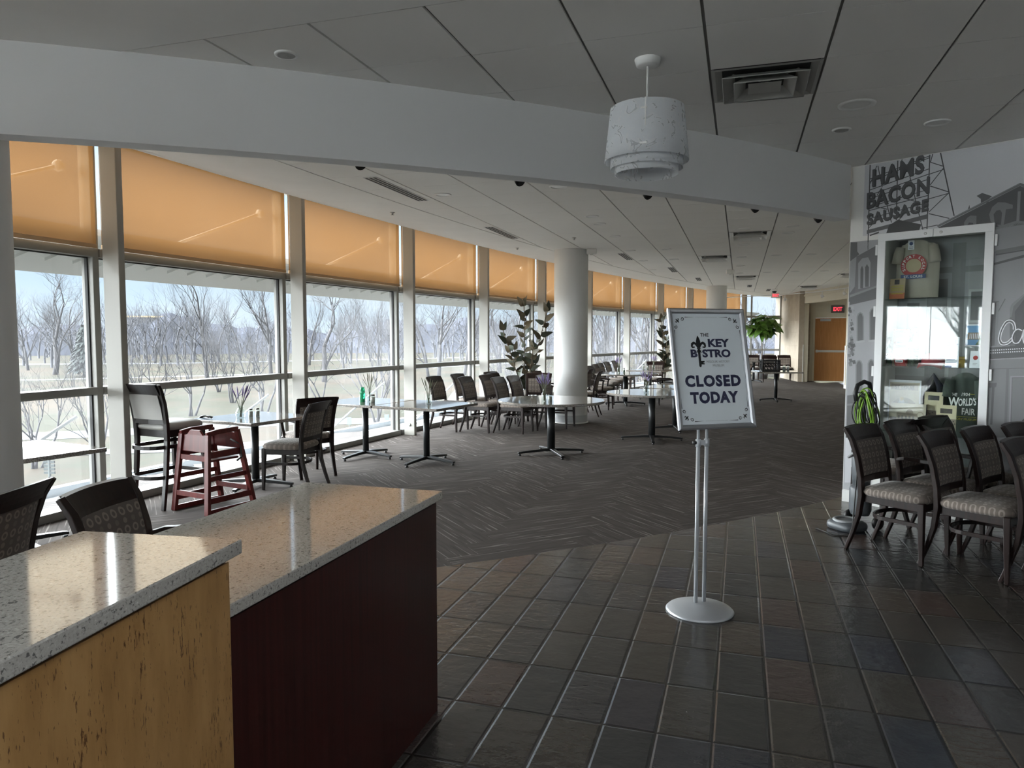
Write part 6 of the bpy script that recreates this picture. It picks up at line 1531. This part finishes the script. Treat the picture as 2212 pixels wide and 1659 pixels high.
# ------------------------------------------------------------------ wooden restaurant high chair
hc=thing('high_chair','reddish brown wooden restaurant high chair beside the bar stool','high chair',(-2.62,6.29,0),R_(61))
HW='highchair_wood'
def hside(s,y0=.215,y1=.165):
    """one A-shaped side frame: local x front to back, leaning in toward the top"""
    def P(x,z): return (x,s*(y0+(y1-y0)*z/.70),z)
    o=m_=MB()
    m_.bar([P(-.245,0),P(-.185,.67)],.032,.050,up=(0,1,0)); a=m_.build('leg',HW,hc,bevel=.004)
    m_=MB(); m_.bar([P(.245,0),P(.115,.69)],.032,.050,up=(0,1,0)); m_.build('leg',HW,hc,bevel=.004)
    m_=MB(); m_.bar([P(-.20,.675),P(-.10,.69),P(.125,.695)],.032,.042); m_.build('top_rail',HW,hc,bevel=.006)
    for z,h in((.50,.055),(.30,.040),(.115,.05),(.022,.042)):
        xa=-.245+.06*z/.67; xb=.245-.13*z/.69
        m_=MB(); m_.bar([P(xa,z),P(xb,z)],.024,h); m_.build('side_rail',HW,hc,bevel=.004)
hside(-1); hside(1)
m=MB(); fx=-.197
m.extrude([(fx,-.172,.52),(fx,.172,.52),(fx+.012,.165,.655),(fx+.012,.10,.665),(fx+.014,.06,.705),(fx+.014,-.06,.705),(fx+.012,-.10,.665),(fx+.012,-.165,.655)],(.020,0,0)); m.build('front_panel',HW,hc,bevel=.004)
m=MB(); m.extrude([(.135,-.165,.52),(.135,.165,.52),(.12,.160,.66),(.12,-.160,.66)],(.018,0,0)); m.build('back_panel',HW,hc,bevel=.004)
m=MB(); m.box((-.02,0,.445),(.30,.33,.018)); m.build('seat',HW,hc,bevel=.003)
for x,z in((-.232,.16),(-.20,.47),(.205,.16)):
    m=MB(); w_=.215+(.165-.215)*z/.7; m.box((x,0,z),(.022,w_*2-.02,.045)); m.build('cross_rail',HW,hc,bevel=.003)
m=sm(); m.tube([(.10,-.10,.60),(.13,-.19,.56),(.12,-.215,.45),(.08,-.20,.42)],.008,6); m.build('strap','black_plastic',hc)
# ------------------------------------------------------------------ table settings
def vase(label,x,y,kind,bloom=True,seed=1,name='flower_vase',z=TH):
    r=random.Random(seed); t=thing(name,label,'vase',(x,y,z))
    prof={'urn':[(.001,0),(.035,0),(.046,.03),(.048,.055),(.032,.085),(.022,.10),(.030,.12)],'tumbler':[(.001,0),(.034,0),(.036,.10),(.038,.115)],'bottle':[(.001,0),(.034,0),(.036,.08),(.03,.10),(.014,.125),(.014,.16)],'flask':[(.001,0),(.04,0),(.046,.04),(.036,.085),(.02,.11),(.024,.13)]}[kind]
    m=sm(); m.lathe(prof,20,cap=False); m.build('glass_body','clear_glass',t)
    m=sm(); f=sm()
    top=prof[-1][1]
    for i in range(16 if bloom else 12):
        a=r.uniform(0,2*PI); sp=r.uniform(.03,.11); h=r.uniform(.12,.20)
        b=(r.uniform(-.012,.012),r.uniform(-.012,.012),.01); e=(math.cos(a)*sp,math.sin(a)*sp,top+h); q=(math.cos(a)*sp*.25,math.sin(a)*sp*.25,top+.01)
        m.tube([b,q,e],.0017,4)
        d_=(Vector(e)-Vector(q)).normalized()
        f.tube([Vector(e)-d_*.085,Vector(e)-d_*.05,Vector(e)-d_*.02,Vector(e)+d_*.012],.0052 if bloom else .0036,6,scales=[.5,1.1,1,.25])
    plabel(m.build('stems','dry_stem',t),'thin dry stems'); plabel(f.build('blossoms','purple_bloom' if bloom else 'dry_stem',t),'lavender flower spikes' if bloom else 'dry grey spikes'); return t
def shaker(label,x,y,h=.085,fill='shaker_fill',lid='dark_lid',r=.021):
    t=thing('shaker',label,'shaker',(x,y,TH)); m=sm(); m.lathe([(.001,.003),(r*.9,.003),(r*.9,h*.7),(.001,h*.7)],16); m.build('contents',fill,t)
    m=sm(); m.lathe([(.001,0),(r,0),(r,h*.75),(r*.72,h*.85),(r*.72,h*.88)],18,cap=False); m.build('jar','clear_glass',t)
    m=sm(); m.lathe([(.001,h*.86),(r*.8,h*.86),(r*.8,h),(.001,h*1.02)],16); m.build('lid',lid,t); return t
vase('round glass vase of lavender on the bar stool table',-2.68,7.10,'urn',True,3)
shaker('silver lidded shaker beside the lavender vase on stool table, left of two',-2.60,7.16); shaker('silver lidded shaker beside the lavender vase on stool table, right of two',-2.55,7.21)
t=thing('folded_check_holder','small black folded holder lying at the far left corner of the stool table','check holder',(-2.99,7.02,TH),R_(70)); m=sm(); m.grid(lambda s,q:((s-.5)*.07,(q-.5)*.13,.012+.022*math.sin(q*PI)*(1-s*.5)+.006*math.sin(s*8)),8,10); m.grid(lambda s,q:((s-.5)*.07,(q-.5)*.13,.002+.01*q),8,10); m.build('cover','black_plastic',t)
t=thing('green_bottle','bright green glass bottle at left on the window table','bottle',(-1.84,8.86,TH)); m=sm(); m.lathe([(.001,0),(.032,0),(.032,.145),(.024,.165),(.024,.18)],20,cap=False); m.build('body','green_glass',t)
vase('small clear bottle vase with grey dry stems beside the green bottle',-1.75,8.86,'bottle',False,5); shaker('brown filled jar in front of the green bottle',-1.69,8.74,.10,'shaker_fill','dark_lid',.030)
vase('clear tumbler of grey dry stems on the table touching the green bottle table',-.99,8.56,'tumbler',False,8)
vase('tall clear bottle of lavender on the big round table',.40,8.93,'bottle',True,9); shaker('glass shaker right of lavender on the big round table',.47,8.88,.095,'shaker_fill','dark_lid',.026)
vase('glass vase of lavender on the round table at the left of the sign',1.92,10.3,'urn',True,12)
vase('slim glass bottle of lavender on the farther round table',2.38,16.1,'bottle',True,14); shaker('dark shaker beside lavender on the farther round table',2.50,16.1,.10,'bottle_dark_green')
shaker('dark capped bottle on the far square table, left of two',3.18,17.45,.14,'shaker_fill','black_plastic',.022); shaker('dark capped bottle on the far square table, right of two',3.28,17.45,.14,'shaker_fill','black_plastic',.022)
vase('lavender vase on far square table near the sign edge',3.45,17.6,'bottle',True,17)
shaker('glass jar right of the black crate',6.30,16.72,.15,'light_grey_plastic','white_plastic',.035); shaker('glass jar second right of the black crate',6.40,16.74,.13,'light_grey_plastic','white_plastic',.03)
cr_=thing('milk_crate','black plastic lattice crate on the table right of the closed sign','crate',(5.98,16.75,TH),R_(-8))
W2,D2_,H2=.38,.30,.27
m=MB()
for s,(lx,ly) in (((0,-1),(W2,0)),((0,1),(W2,0)),((-1,0),(0,D2_)),((1,0),(0,D2_))):
    w_=W2 if lx else D2_; 
    def at(u,z): return (u,s[1]*D2_/2,z) if lx else (s[0]*W2/2,u,z)
    m.bar([at(-w_/2,H2-.02),at(w_/2,H2-.02)],.014,.04); m.bar([at(-w_/2,.02),at(w_/2,.02)],.014,.04); m.bar([at(-w_/2,H2*.70),at(w_/2,H2*.70)],.012,.02)
    for u in(-w_/2+.008,w_/2-.008): m.bar([at(u,0),at(u,H2)],.02,.02,up=(0,1,0))
    m.bar([at(-w_/2+.05,0.02),at(-w_/2+.05,H2)],.05,.012,up=(1,0,0) if lx else (0,1,0)); m.bar([at(w_/2-.05,0.02),at(w_/2-.05,H2)],.05,.012,up=(1,0,0) if lx else (0,1,0))
    for i in range(-4,6):
        u0=i*.07-.1; u1=u0+.10
        if -w_/2<u0<w_/2 and -w_/2<u1<w_/2: m.bar([at(u0,.04),at(u1,H2*.7)],.010,.012); m.bar([at(u1,.04),at(u0,H2*.7)],.010,.012)
m.build('lattice_body','black_plastic',cr_); m=MB(); m.box((0,0,.006),(W2-.02,D2_-.02,.012)); m.build('bottom','black_plastic',cr_)
# ------------------------------------------------------------------ plants
def leaf(mb,p,d,up,L,w,droop=.3,fold=.12,n=7,tip=.5):
    d=Vector(d).normalized(); s=d.cross(Vector(up))
    if s.length<.05: s=d.cross(Vector((1,0,0)))
    s.normalize(); nn=s.cross(d).normalized(); vs=[]
    for i in range(n+1):
        t=i/n; hw=w/2*math.sin(PI*min(1,t**tip*1.0))**.8 if 0<t<1 else .001
        c=Vector(p)+d*(L*t)-nn*(droop*L*t*t)
        vs+=[c-s*hw+nn*(fold*hw),c-nn*.0,c+s*hw+nn*(fold*hw)]
    fs=[]
    for i in range(n): b=3*i; fs+=[(b,b+1,b+4,b+3),(b+1,b+2,b+5,b+4)]
    mb.add(vs,fs)
def pot(t,r0,r1,h,mt='pot_grey'):
    m=sm(); m.lathe([(.001,0),(r0,0),(r1,h),(r1-.015,h),(r1-.02,h-.03),(.001,h-.03)],28); m.build('pot',mt,t); m=MB(); m.lathe([(.001,h-.035),(r1-.02,h-.03)],24,cap=False); m.build('soil','soil',t)
def rubber(label,x,y,stems,seed,leafm=('dark_leaf','olive_leaf')):
    t=thing('rubber_plant',label,'plant',(x,y,0)); pot(t,.15,.2,.34); r=random.Random(seed)
    for i,(tx,ty,h) in enumerate(stems):
        m=sm(); P=[Vector((0,0,.3)),Vector((tx*.25,ty*.25,h*.4)),Vector((tx*.65,ty*.65,h*.72)),Vector((tx,ty,h))]; pts=[]
        for k in range(13):
            u=k/12*2.999; j=int(u); f=u-j; pts.append(P[j].lerp(P[j+1],f))
        m.tube(pts,.009,6); m.build('stem','stem_brown',t)
        for q in range(2):
            m=sm(); nlf=max(8,int(h*11))
            for k in range(q,nlf,2):
                u=.30+.70*k/(nlf-1); j=min(11,int(u*12)); p=pts[j].lerp(pts[j+1],u*12-j if j<11 else 1); a=k*2.4+i*1.3+r.uniform(-.3,.3)
                el=r.uniform(.25,.95) if u<.93 else r.uniform(.9,1.35)
                L=r.uniform(.19,.27)*(1.0 if u<.9 else .9)
                leaf(m,p,(math.cos(a)*math.cos(el),math.sin(a)*math.cos(el),math.sin(el)),(r.uniform(-.9,.9),-1.0+r.uniform(-.5,.5),.5),L,L*.5,r.uniform(.05,.3),.12)
            m.build('leaves',leafm[q],t)
    return t
rubber('tall dark leaved rubber plant between the chair cluster and the glass',.25,13.78,[(-.42,-.10,1.62),(-.02,.05,2.08),(.42,.0,1.98),(.15,-.15,1.3),(-.2,.1,1.25)],4)
rubber('dark rubber plant standing just behind the left edge of the sign',4.0,18.9,[(-.1,0,1.9),(.15,.1,1.6),(.0,-.2,1.4)],6)
fg=thing('fiddle_leaf_fig','bright green fiddle leaf fig tree before the tall end window','plant',(8.93,25.85,0)); pot(fg,.2,.27,.42)
m=sm(); m.tube([(0,0,.38),(.01,0,.9),(.0,.02,1.35),(.03,.0,1.55)],.018,8,scales=[1.1,1,.9,.8]); 
tips=[(-.42,.05,1.85),(-.2,.1,2.2),(.05,.02,2.28),(.32,-.05,2.15),(.5,.05,1.9),(.2,.2,1.9),(-.1,-.2,1.95)]
for q in tips: m.tube([(.02,0,1.5),(q[0]*.5,q[1]*.5,1.68),q],.010,6,scales=[1.2,1,.7])
m.build('trunk','stem_brown',fg)
r=random.Random(5)
m=sm()
for q in tips:
    for k in range(16):
        a=r.uniform(0,2*PI); el=r.uniform(-1.0,.7); L=r.uniform(.28,.42); u=r.uniform(.5,1.0); p=Vector((.02,0,1.5)).lerp(Vector(q),u)
        leaf(m,p,(math.cos(a)*math.cos(el),math.sin(a)*math.cos(el),math.sin(el)),(r.uniform(-.6,.6),-.5,1),L,L*.66,r.uniform(.3,.9),.1,7,.62)
m.build('leaves','bright_leaf',fg)
# ------------------------------------------------------------------ upright vacuum with coiled lime cable
vc=thing('vacuum_cleaner','grey upright vacuum cleaner wrapped in lime and black cable by the mural','vacuum cleaner',(2.72,5.60,.006),R_(205))
m=sm(); m.cushion(.12,0,.005,.12,.13,.07,p=3.5,n=24); m.build('floor_head','grey_plastic',vc)
m=sm(); m.tube([(.13+.085*math.cos(2*PI*i/20),.085*math.sin(2*PI*i/20),.07) for i in range(20)],.014,8,closed=True); m.build('head_trim','light_grey_plastic',vc)
m=sm(); 
for s in(-1,1): m.T=Matrix.Translation((-.06,s*.13,.055))@Matrix.Rotation(PI/2,4,'X'); m.lathe([(.001,-.015),(.05,-.015),(.055,0),(.05,.015),(.001,.015)],20)
m.T=None; m.build('wheel','black_plastic',vc)
m=sm(); m.lathe([(.07,.10),(.085,.14),(.085,.30),(.075,.33)],20,(-.02,0,0),sx=.9); m.build('motor_housing','grey_plastic',vc)
m=sm(); m.lathe([(.062,.33),(.072,.42),(.075,.56),(.07,.58)],20,(-.025,0,0)); m.build('dust_bin','grey_plastic',vc)
m=sm(); m.lathe([(.075,.57),(.08,.60),(.06,.65),(.03,.66),(.001,.66)],20,(-.025,0,0)); m.build('bin_lid','black_plastic',vc)
m=MB(); m.bar([(-.08,0,.2),(-.095,0,.65),(-.10,0,.98)],.055,.035,up=(0,1,0)); m.build('spine','grey_plastic',vc,bevel=.008)
m=sm(); m.tube([(-.10,0,.95),(-.10,.0,1.06),(-.08,.0,1.13),(-.02,.0,1.145),(.05,.0,1.12),(.075,0,1.06),(.06,0,1.0)],.017,10); m.build('handle','black_plastic',vc)
m=sm(); pts=[(-.10,-.07,.35+.6*i/40) for i in range(0,41)]; pts=pts+[(-.10,-.07+.07*math.sin(i*PI/10),.95+.10*math.sin(i*PI/10)) for i in range(1,6)]
m.tube(pts,.026,10,scales=[1.0+.12*(i%2) for i in range(len(pts))]); m.build('hose','black_plastic',vc)
r=random.Random(2)
for nm,cnt,mt in(('lime_cord',7,'lime_cable'),('black_cord',9,'black_cable')):
    m=sm()
    for i in range(cnt):
        ox_,oy_=r.uniform(-.04,.05),r.uniform(.0,.06); w_,h_=r.uniform(.05,.085),r.uniform(.12,.17); zc=r.uniform(.86,.93); tl=r.uniform(-.3,.3)
        pts=[(ox_+.02*math.sin(a*2+i)+.035*math.cos(a)*tl,oy_+w_*math.cos(a)*.9+.02,zc+h_*math.sin(a)-.03*math.cos(a)) for a in [2*PI*k/22 for k in range(22)]]
        m.tube(pts,.0055,6,closed=True)
    m.build(nm,mt,vc)
m=sm(); m.tube([(.02,.09,.56),(.09,.10,.60),(.13,.04,.60),(.10,-.02,.56),(.05,.0,.58)],.010,8); m.build('front_handle','light_grey_plastic',vc)
m=sm(); m.tube([(.06,.02,.80),(.12,.08,.5),(.2,.12,.12),(.26,.16,.006),(.38,.1,.006),(.34,-.1,.006)],.005,6); m.build('power_cord','black_cable',vc)
# small scrap of plastic on the tiles near the right edge of the photo
m=sm(); m.tube([(2.02,2.60,.010),(2.045,2.59,.012),(2.06,2.60,.010),(2.10,2.575,.012),(2.135,2.565,.010)],.0035,6); tag(m.build('plastic_scrap','white_plastic'),'thin curl of white plastic scrap lying on the dark tiles','scrap')
# ------------------------------------------------------------------ the park outside, one storey below
GZ=-4.0
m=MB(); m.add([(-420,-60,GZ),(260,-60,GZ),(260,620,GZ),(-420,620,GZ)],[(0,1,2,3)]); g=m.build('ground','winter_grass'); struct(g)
def strip(name,pts,w,mt,z):
    m=MB(); L=[];Rr=[]
    for i,p in enumerate(pts):
        a=Vector(pts[max(0,i-1)]);b=Vector(pts[min(len(pts)-1,i+1)]); d=(b-a).normalized(); nn=Vector((-d.y,d.x))*w/2; p=Vector(p); L.append(p+nn);Rr.append(p-nn)
    m.add([(p.x,p.y,z) for p in L]+[(p.x,p.y,z) for p in Rr],[(i,i+1,len(L)+i+1,len(L)+i) for i in range(len(L)-1)]); return struct(m.build(name,mt))
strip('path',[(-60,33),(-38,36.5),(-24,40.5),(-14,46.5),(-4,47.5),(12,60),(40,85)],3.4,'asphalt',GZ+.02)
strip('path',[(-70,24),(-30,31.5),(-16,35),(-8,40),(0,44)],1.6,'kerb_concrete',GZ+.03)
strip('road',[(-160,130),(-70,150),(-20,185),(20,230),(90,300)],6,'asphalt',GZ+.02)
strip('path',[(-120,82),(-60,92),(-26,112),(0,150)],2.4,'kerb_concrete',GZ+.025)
def hillmesh():
    m=MB(); n=150; vs=[];r=random.Random(9); h=0
    for i in range(n+1):
        a=math.radians(138-95*i/n); hh=9.5+2.2*math.sin(i*.21)+1.6*math.sin(i*.53+1)+r.uniform(-.9,.9)
        for R,z in((250,GZ-.5),(258,GZ+hh*.75),(275,GZ+hh),(420,GZ+hh+2)): vs.append((R*math.cos(a),R*math.sin(a),z))
    fs=[(4*i+j,4*i+4+j,4*i+5+j,4*i+1+j) for i in range(n) for j in range(3)]
    m.add(vs,fs); return struct(m.build('hills','bare_woods'))
hillmesh()
def grow(mb,rnd,p,d,L,r,depth,maxd,spread,upb):
    seg=3; pts=[p]; q=Vector(p); dd=Vector(d)
    for i in range(seg):
        dd=(dd+Vector((rnd.uniform(-1,1),rnd.uniform(-1,1),rnd.uniform(-.6,1)*upb))*.16).normalized(); q=q+dd*(L/seg); pts.append(q.copy())
    k=1.0; ns=6 if depth<2 else (4 if depth<4 else 3)
    mb.tube(pts,r,ns,scales=[1,.9,.8,.68])
    if depth>=maxd: return
    nb=rnd.choice((2,3,3)) if depth<3 else rnd.choice((2,2,3))
    for i in range(nb):
        j=rnd.choice((1,2,3)) if i else 3; base=pts[j]
        ax=Vector((rnd.uniform(-1,1),rnd.uniform(-1,1),rnd.uniform(-.3,.6))); ax=(ax-dd*ax.dot(dd)).normalized()
        an_=rnd.uniform(.28,.75)*spread*(0.55 if i==0 else 1)
        nd=(dd*math.cos(an_)+ax*math.sin(an_)+Vector((0,0,.10*upb))).normalized()
        grow(mb,rnd,base,nd,L*rnd.uniform(.66,.86),r*(.64 if i==0 else .48),depth+1,maxd,spread,upb)
def treemesh(seed,trunk,maxd,spread,upb,multi=1,r=.24):
    mb=sm(); rnd=random.Random(seed)
    for k in range(multi):
        d=Vector((rnd.uniform(-.12,.12),rnd.uniform(-.12,.12),1)) if multi==1 else Vector((rnd.uniform(-.45,.45),rnd.uniform(-.45,.45),1))
        grow(mb,rnd,Vector((rnd.uniform(-.15,.15)*(multi>1),rnd.uniform(-.15,.15)*(multi>1),-.1)),d.normalized(),trunk,r,0,maxd,spread,upb)
    return mb
TV=[treemesh(11,4.6,8,1.0,1.0,1,.30),treemesh(23,4.3,8,1.2,.6,1,.34),treemesh(37,5.0,8,.85,1.3,1,.28)]
SV=[treemesh(5,1.5,6,.9,1.0,3,.065),treemesh(8,1.7,6,.8,1.2,4,.055)]
TM=[];SM=[]
def inst(lst,vars_,i,name,mt,x,y,s,rz,label,cat,group,zs=1.0):
    i%=len(vars_)
    while len(lst)<len(vars_): lst.append(None)
    if lst[i] is None:
        o=vars_[i].build(name,mt); lst[i]=o
    else: o=lst[i].copy(); COL.objects.link(o); 
    o.location=(x,y,GZ); o.rotation_euler=(0,0,rz); o.scale=(s,s,s*zs); tag(o,label,cat,group); return o
WN_=['first window beside the far left column','second window above the bar stool','third window above the green bottle','fourth window','fifth window behind the rubber plant','windows right of the column']
def px2(px,dist): k=(px-1106)/1561.0; return (k*dist,dist)
# big park trees: (photo column, distance, scale, variant, window, which)
big=[(118,105,1.12,1,0,'broad old tree with crooked crown'),(160,112,.82,0,0,'smaller tree beside the crooked one'),(60,118,.8,2,0,'tree at the left edge'),
(447,92,1.0,2,1,'tallest fan shaped tree in the middle'),(335,150,.80,1,1,'thin crooked tree at left'),(585,98,1.0,0,1,'broad tree at the right edge'),(520,170,.95,2,1,'tree behind the fan shaped one'),(400,175,.9,0,1,'tree far behind on the left'),
(700,88,1.02,1,2,'widest dark tree at left'),(742,118,.62,0,2,'small round tree in the lawn'),(800,160,.75,2,2,'upright tree at right'),(668,140,.9,2,2,'tree at the far left'),(845,190,.8,0,2,'tree at the right edge'),
(925,100,.86,2,3,'slender tree, left one of three'),(948,102,.98,0,3,'forked tree, middle one of three'),(1003,104,.95,2,3,'leaning tree, right one of three'),(905,230,.8,1,3,'distant tree far left'),
(1080,110,1.0,1,4,'spreading tree left of plant'),(1130,96,1.05,0,4,'tall tree right of plant'),(1160,120,.9,2,4,'tree near the column'),
(1292,46,.62,0,5,'bare tree nearest the column'),(1330,60,.70,2,5,'upright bare tree, second from column'),(1372,52,.66,1,5,'spreading bare tree, third from column'),(1405,64,.72,0,5,'bare tree close to the sign'),(1655,70,.8,2,5,'bare tree seen low through the end window')]
for i,(px,D,s,v,w,l) in enumerate(big):
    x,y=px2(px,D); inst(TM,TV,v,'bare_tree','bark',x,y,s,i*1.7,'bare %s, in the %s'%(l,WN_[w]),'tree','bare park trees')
for i,(x,y,s_) in enumerate(((-46,-20,.8),(-62,-38,1.0),(-55,-12,.9))): inst(TM,TV,i,'bare_tree','bark',x,y,s_,i*2.0+.4,'bare tree glimpsed only as a reflection in the showcase glass','tree','bare trees reflected in the showcase')
shr=[(70,30,1.0,0,0,'thin shrub at far left'),(205,34,1.0,1,0,'thin sapling by the window post'),(300,52,1.1,1,1,'low shrub tree at left'),(412,50,1.25,0,1,'multi stem small tree above table left'),(345,64,1.1,0,1,'multi stem small tree second from left'),(500,60,1.2,1,1,'multi stem small tree in the middle'),(566,50,1.35,0,1,'multi stem small tree at right'),(470,72,1.2,1,1,'multi stem small tree behind the middle'),(545,78,1.2,0,1,'multi stem small tree behind right one'),
(815,46,1.5,1,2,'multi stem young tree at the right'),(690,62,1.2,0,2,'multi stem small tree at left'),(1090,48,1.3,1,4,'multi stem young tree behind the leaves'),(1145,44,1.2,0,4,'multi stem young tree near the column'),(1310,34,1.15,1,5,'multi stem young tree near the column'),(1385,36,1.2,0,5,'multi stem young tree near the sign')]
for i,(px,D,s,v,w,l) in enumerate(shr):
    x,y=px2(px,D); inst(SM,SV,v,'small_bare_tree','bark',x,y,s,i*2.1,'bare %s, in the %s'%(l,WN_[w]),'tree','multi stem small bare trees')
# the woods across the road: far too many stems to count
rnd=random.Random(77); FV=[]
for k in range(3): FV.append(treemesh(100+k,4.4,5,.9,1.1))
mb=sm()
for i in range(330):
    a=math.radians(rnd.uniform(50,133)); D=rnd.uniform(150,245); x,y=D*math.cos(a),D*math.sin(a); src=FV[i%3]; s=rnd.uniform(.7,1.05); ro=rnd.uniform(0,6.3); c,q=math.cos(ro)*s,math.sin(ro)*s
    mb.add([(x+v.x*c*1.1-v.y*q*1.1,y+v.x*q*1.1+v.y*c*1.1,GZ+v.z*s) for v in src.v],src.f)
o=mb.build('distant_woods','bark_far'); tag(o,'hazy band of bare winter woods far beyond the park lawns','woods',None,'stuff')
def conifer(px,D,h,label):
    x,y=px2(px,D); t=thing('evergreen_tree',label,'tree',(x,y,GZ)); m=sm(); m.tube([(0,0,0),(0,0,h*.9)],.25,6,scales=[1,.3]); m.build('trunk','bark',t)
    m=MB(); r=random.Random(int(px)); 
    for i in range(700):
        z=r.uniform(.1,1)*h; R=(1-z/h)*h*.30*r.uniform(.4,1.05)+.1; a=r.uniform(0,6.3); p=Vector((R*math.cos(a),R*math.sin(a),z)); d=Vector((math.cos(a),math.sin(a),-.35)); leaf(m,p-d*.5,d,(0,0,1),1.3,.5,.2,.1,3)
    m.build('foliage','evergreen',t)
conifer(182,100,7.0,'dark evergreen low beside the crooked tree in the first window')
b=thing('distant_building','small pale flat roofed building on the horizon in the second window','building',(-125,245,GZ)); m=MB(); m.box((0,0,6),(13,9,12),.4); m.build('walls','building_white',b); m=MB(); m.box((0,0,12.2),(13.6,9.6,.5),.4); m.build('roof','tan_print',b)
b=thing('distant_tower','small far tower on the horizon in the third window','building',(-42.5,252,GZ)); m=MB(); m.box((0,0,5.6),(2,2,11.2)); m.build('walls','building_white',b); m=MB(); m.box((0,0,11.4),(2.4,2.4,.4)); m.build('roof','asphalt',b)
lp=thing('street_lamp','pale old fashioned park street lamp outside the fourth window','street lamp',(-1.75,22.6,GZ))
m=sm(); m.lathe([(.16,0),(.16,.25),(.10,.35),(.07,.5),(.055,2.6),(.07,2.75),(.11,2.85)],16); m.build('post','ledge_white',lp)
m=sm(); m.lathe([(.11,2.85),(.20,3.25),(.24,3.5)],8,cap=False); m.build('lantern_glass','white_plastic',lp)
m=sm(); m.lathe([(.25,3.5),(.26,3.55),(.14,3.72),(.05,3.80),(.02,3.95),(.001,3.96)],16); m.build('lantern_cap','ledge_white',lp)
for px,D,l in((752,38.5,'blue marker flag on a thin stake, left of two below the green bottle table'),(834,40,'blue marker flag on a thin stake, right of two near the window post')):
    x,y=px2(px,D); t=thing('marker_flag',l,'flag',(x,y,GZ)); m=sm(); m.tube([(.14,0,0),(0,0,.85)],.022,6); m.build('stake','kerb_concrete',t); m=MB(); m.box((0,0,1.0),(.24,.03,.36)); m.build('flag','flag_blue',t,bevel=.01)
x,y=px2(97,24); t=thing('park_sign_post','green slatted panel on a post outside the first window','sign post',(x,y,GZ)); m=sm(); m.lathe([(.08,0),(.08,.2),(.045,.25),(.04,1.9)],12); m.build('post','evergreen',t); m=MB()
for i in range(8): m.box((0,0,.95+.12*i),(.36,.05,.085))
m.build('slat_panel','evergreen',t)
x,y=px2(976,30); t=thing('yard_board','white board with dark lettering standing on the lawn outside the fourth window','board',(x,y,GZ),.2); m=MB(); m.box((0,0,1.8),(.55,.03,1.1)); m.build('panel','white_paint',t,bevel=.004); m=MB(); m.box((-.2,0,.7),(.05,.04,1.3)); m.box((.2,0,.7),(.05,.04,1.3)); m.build('leg','white_paint',t)
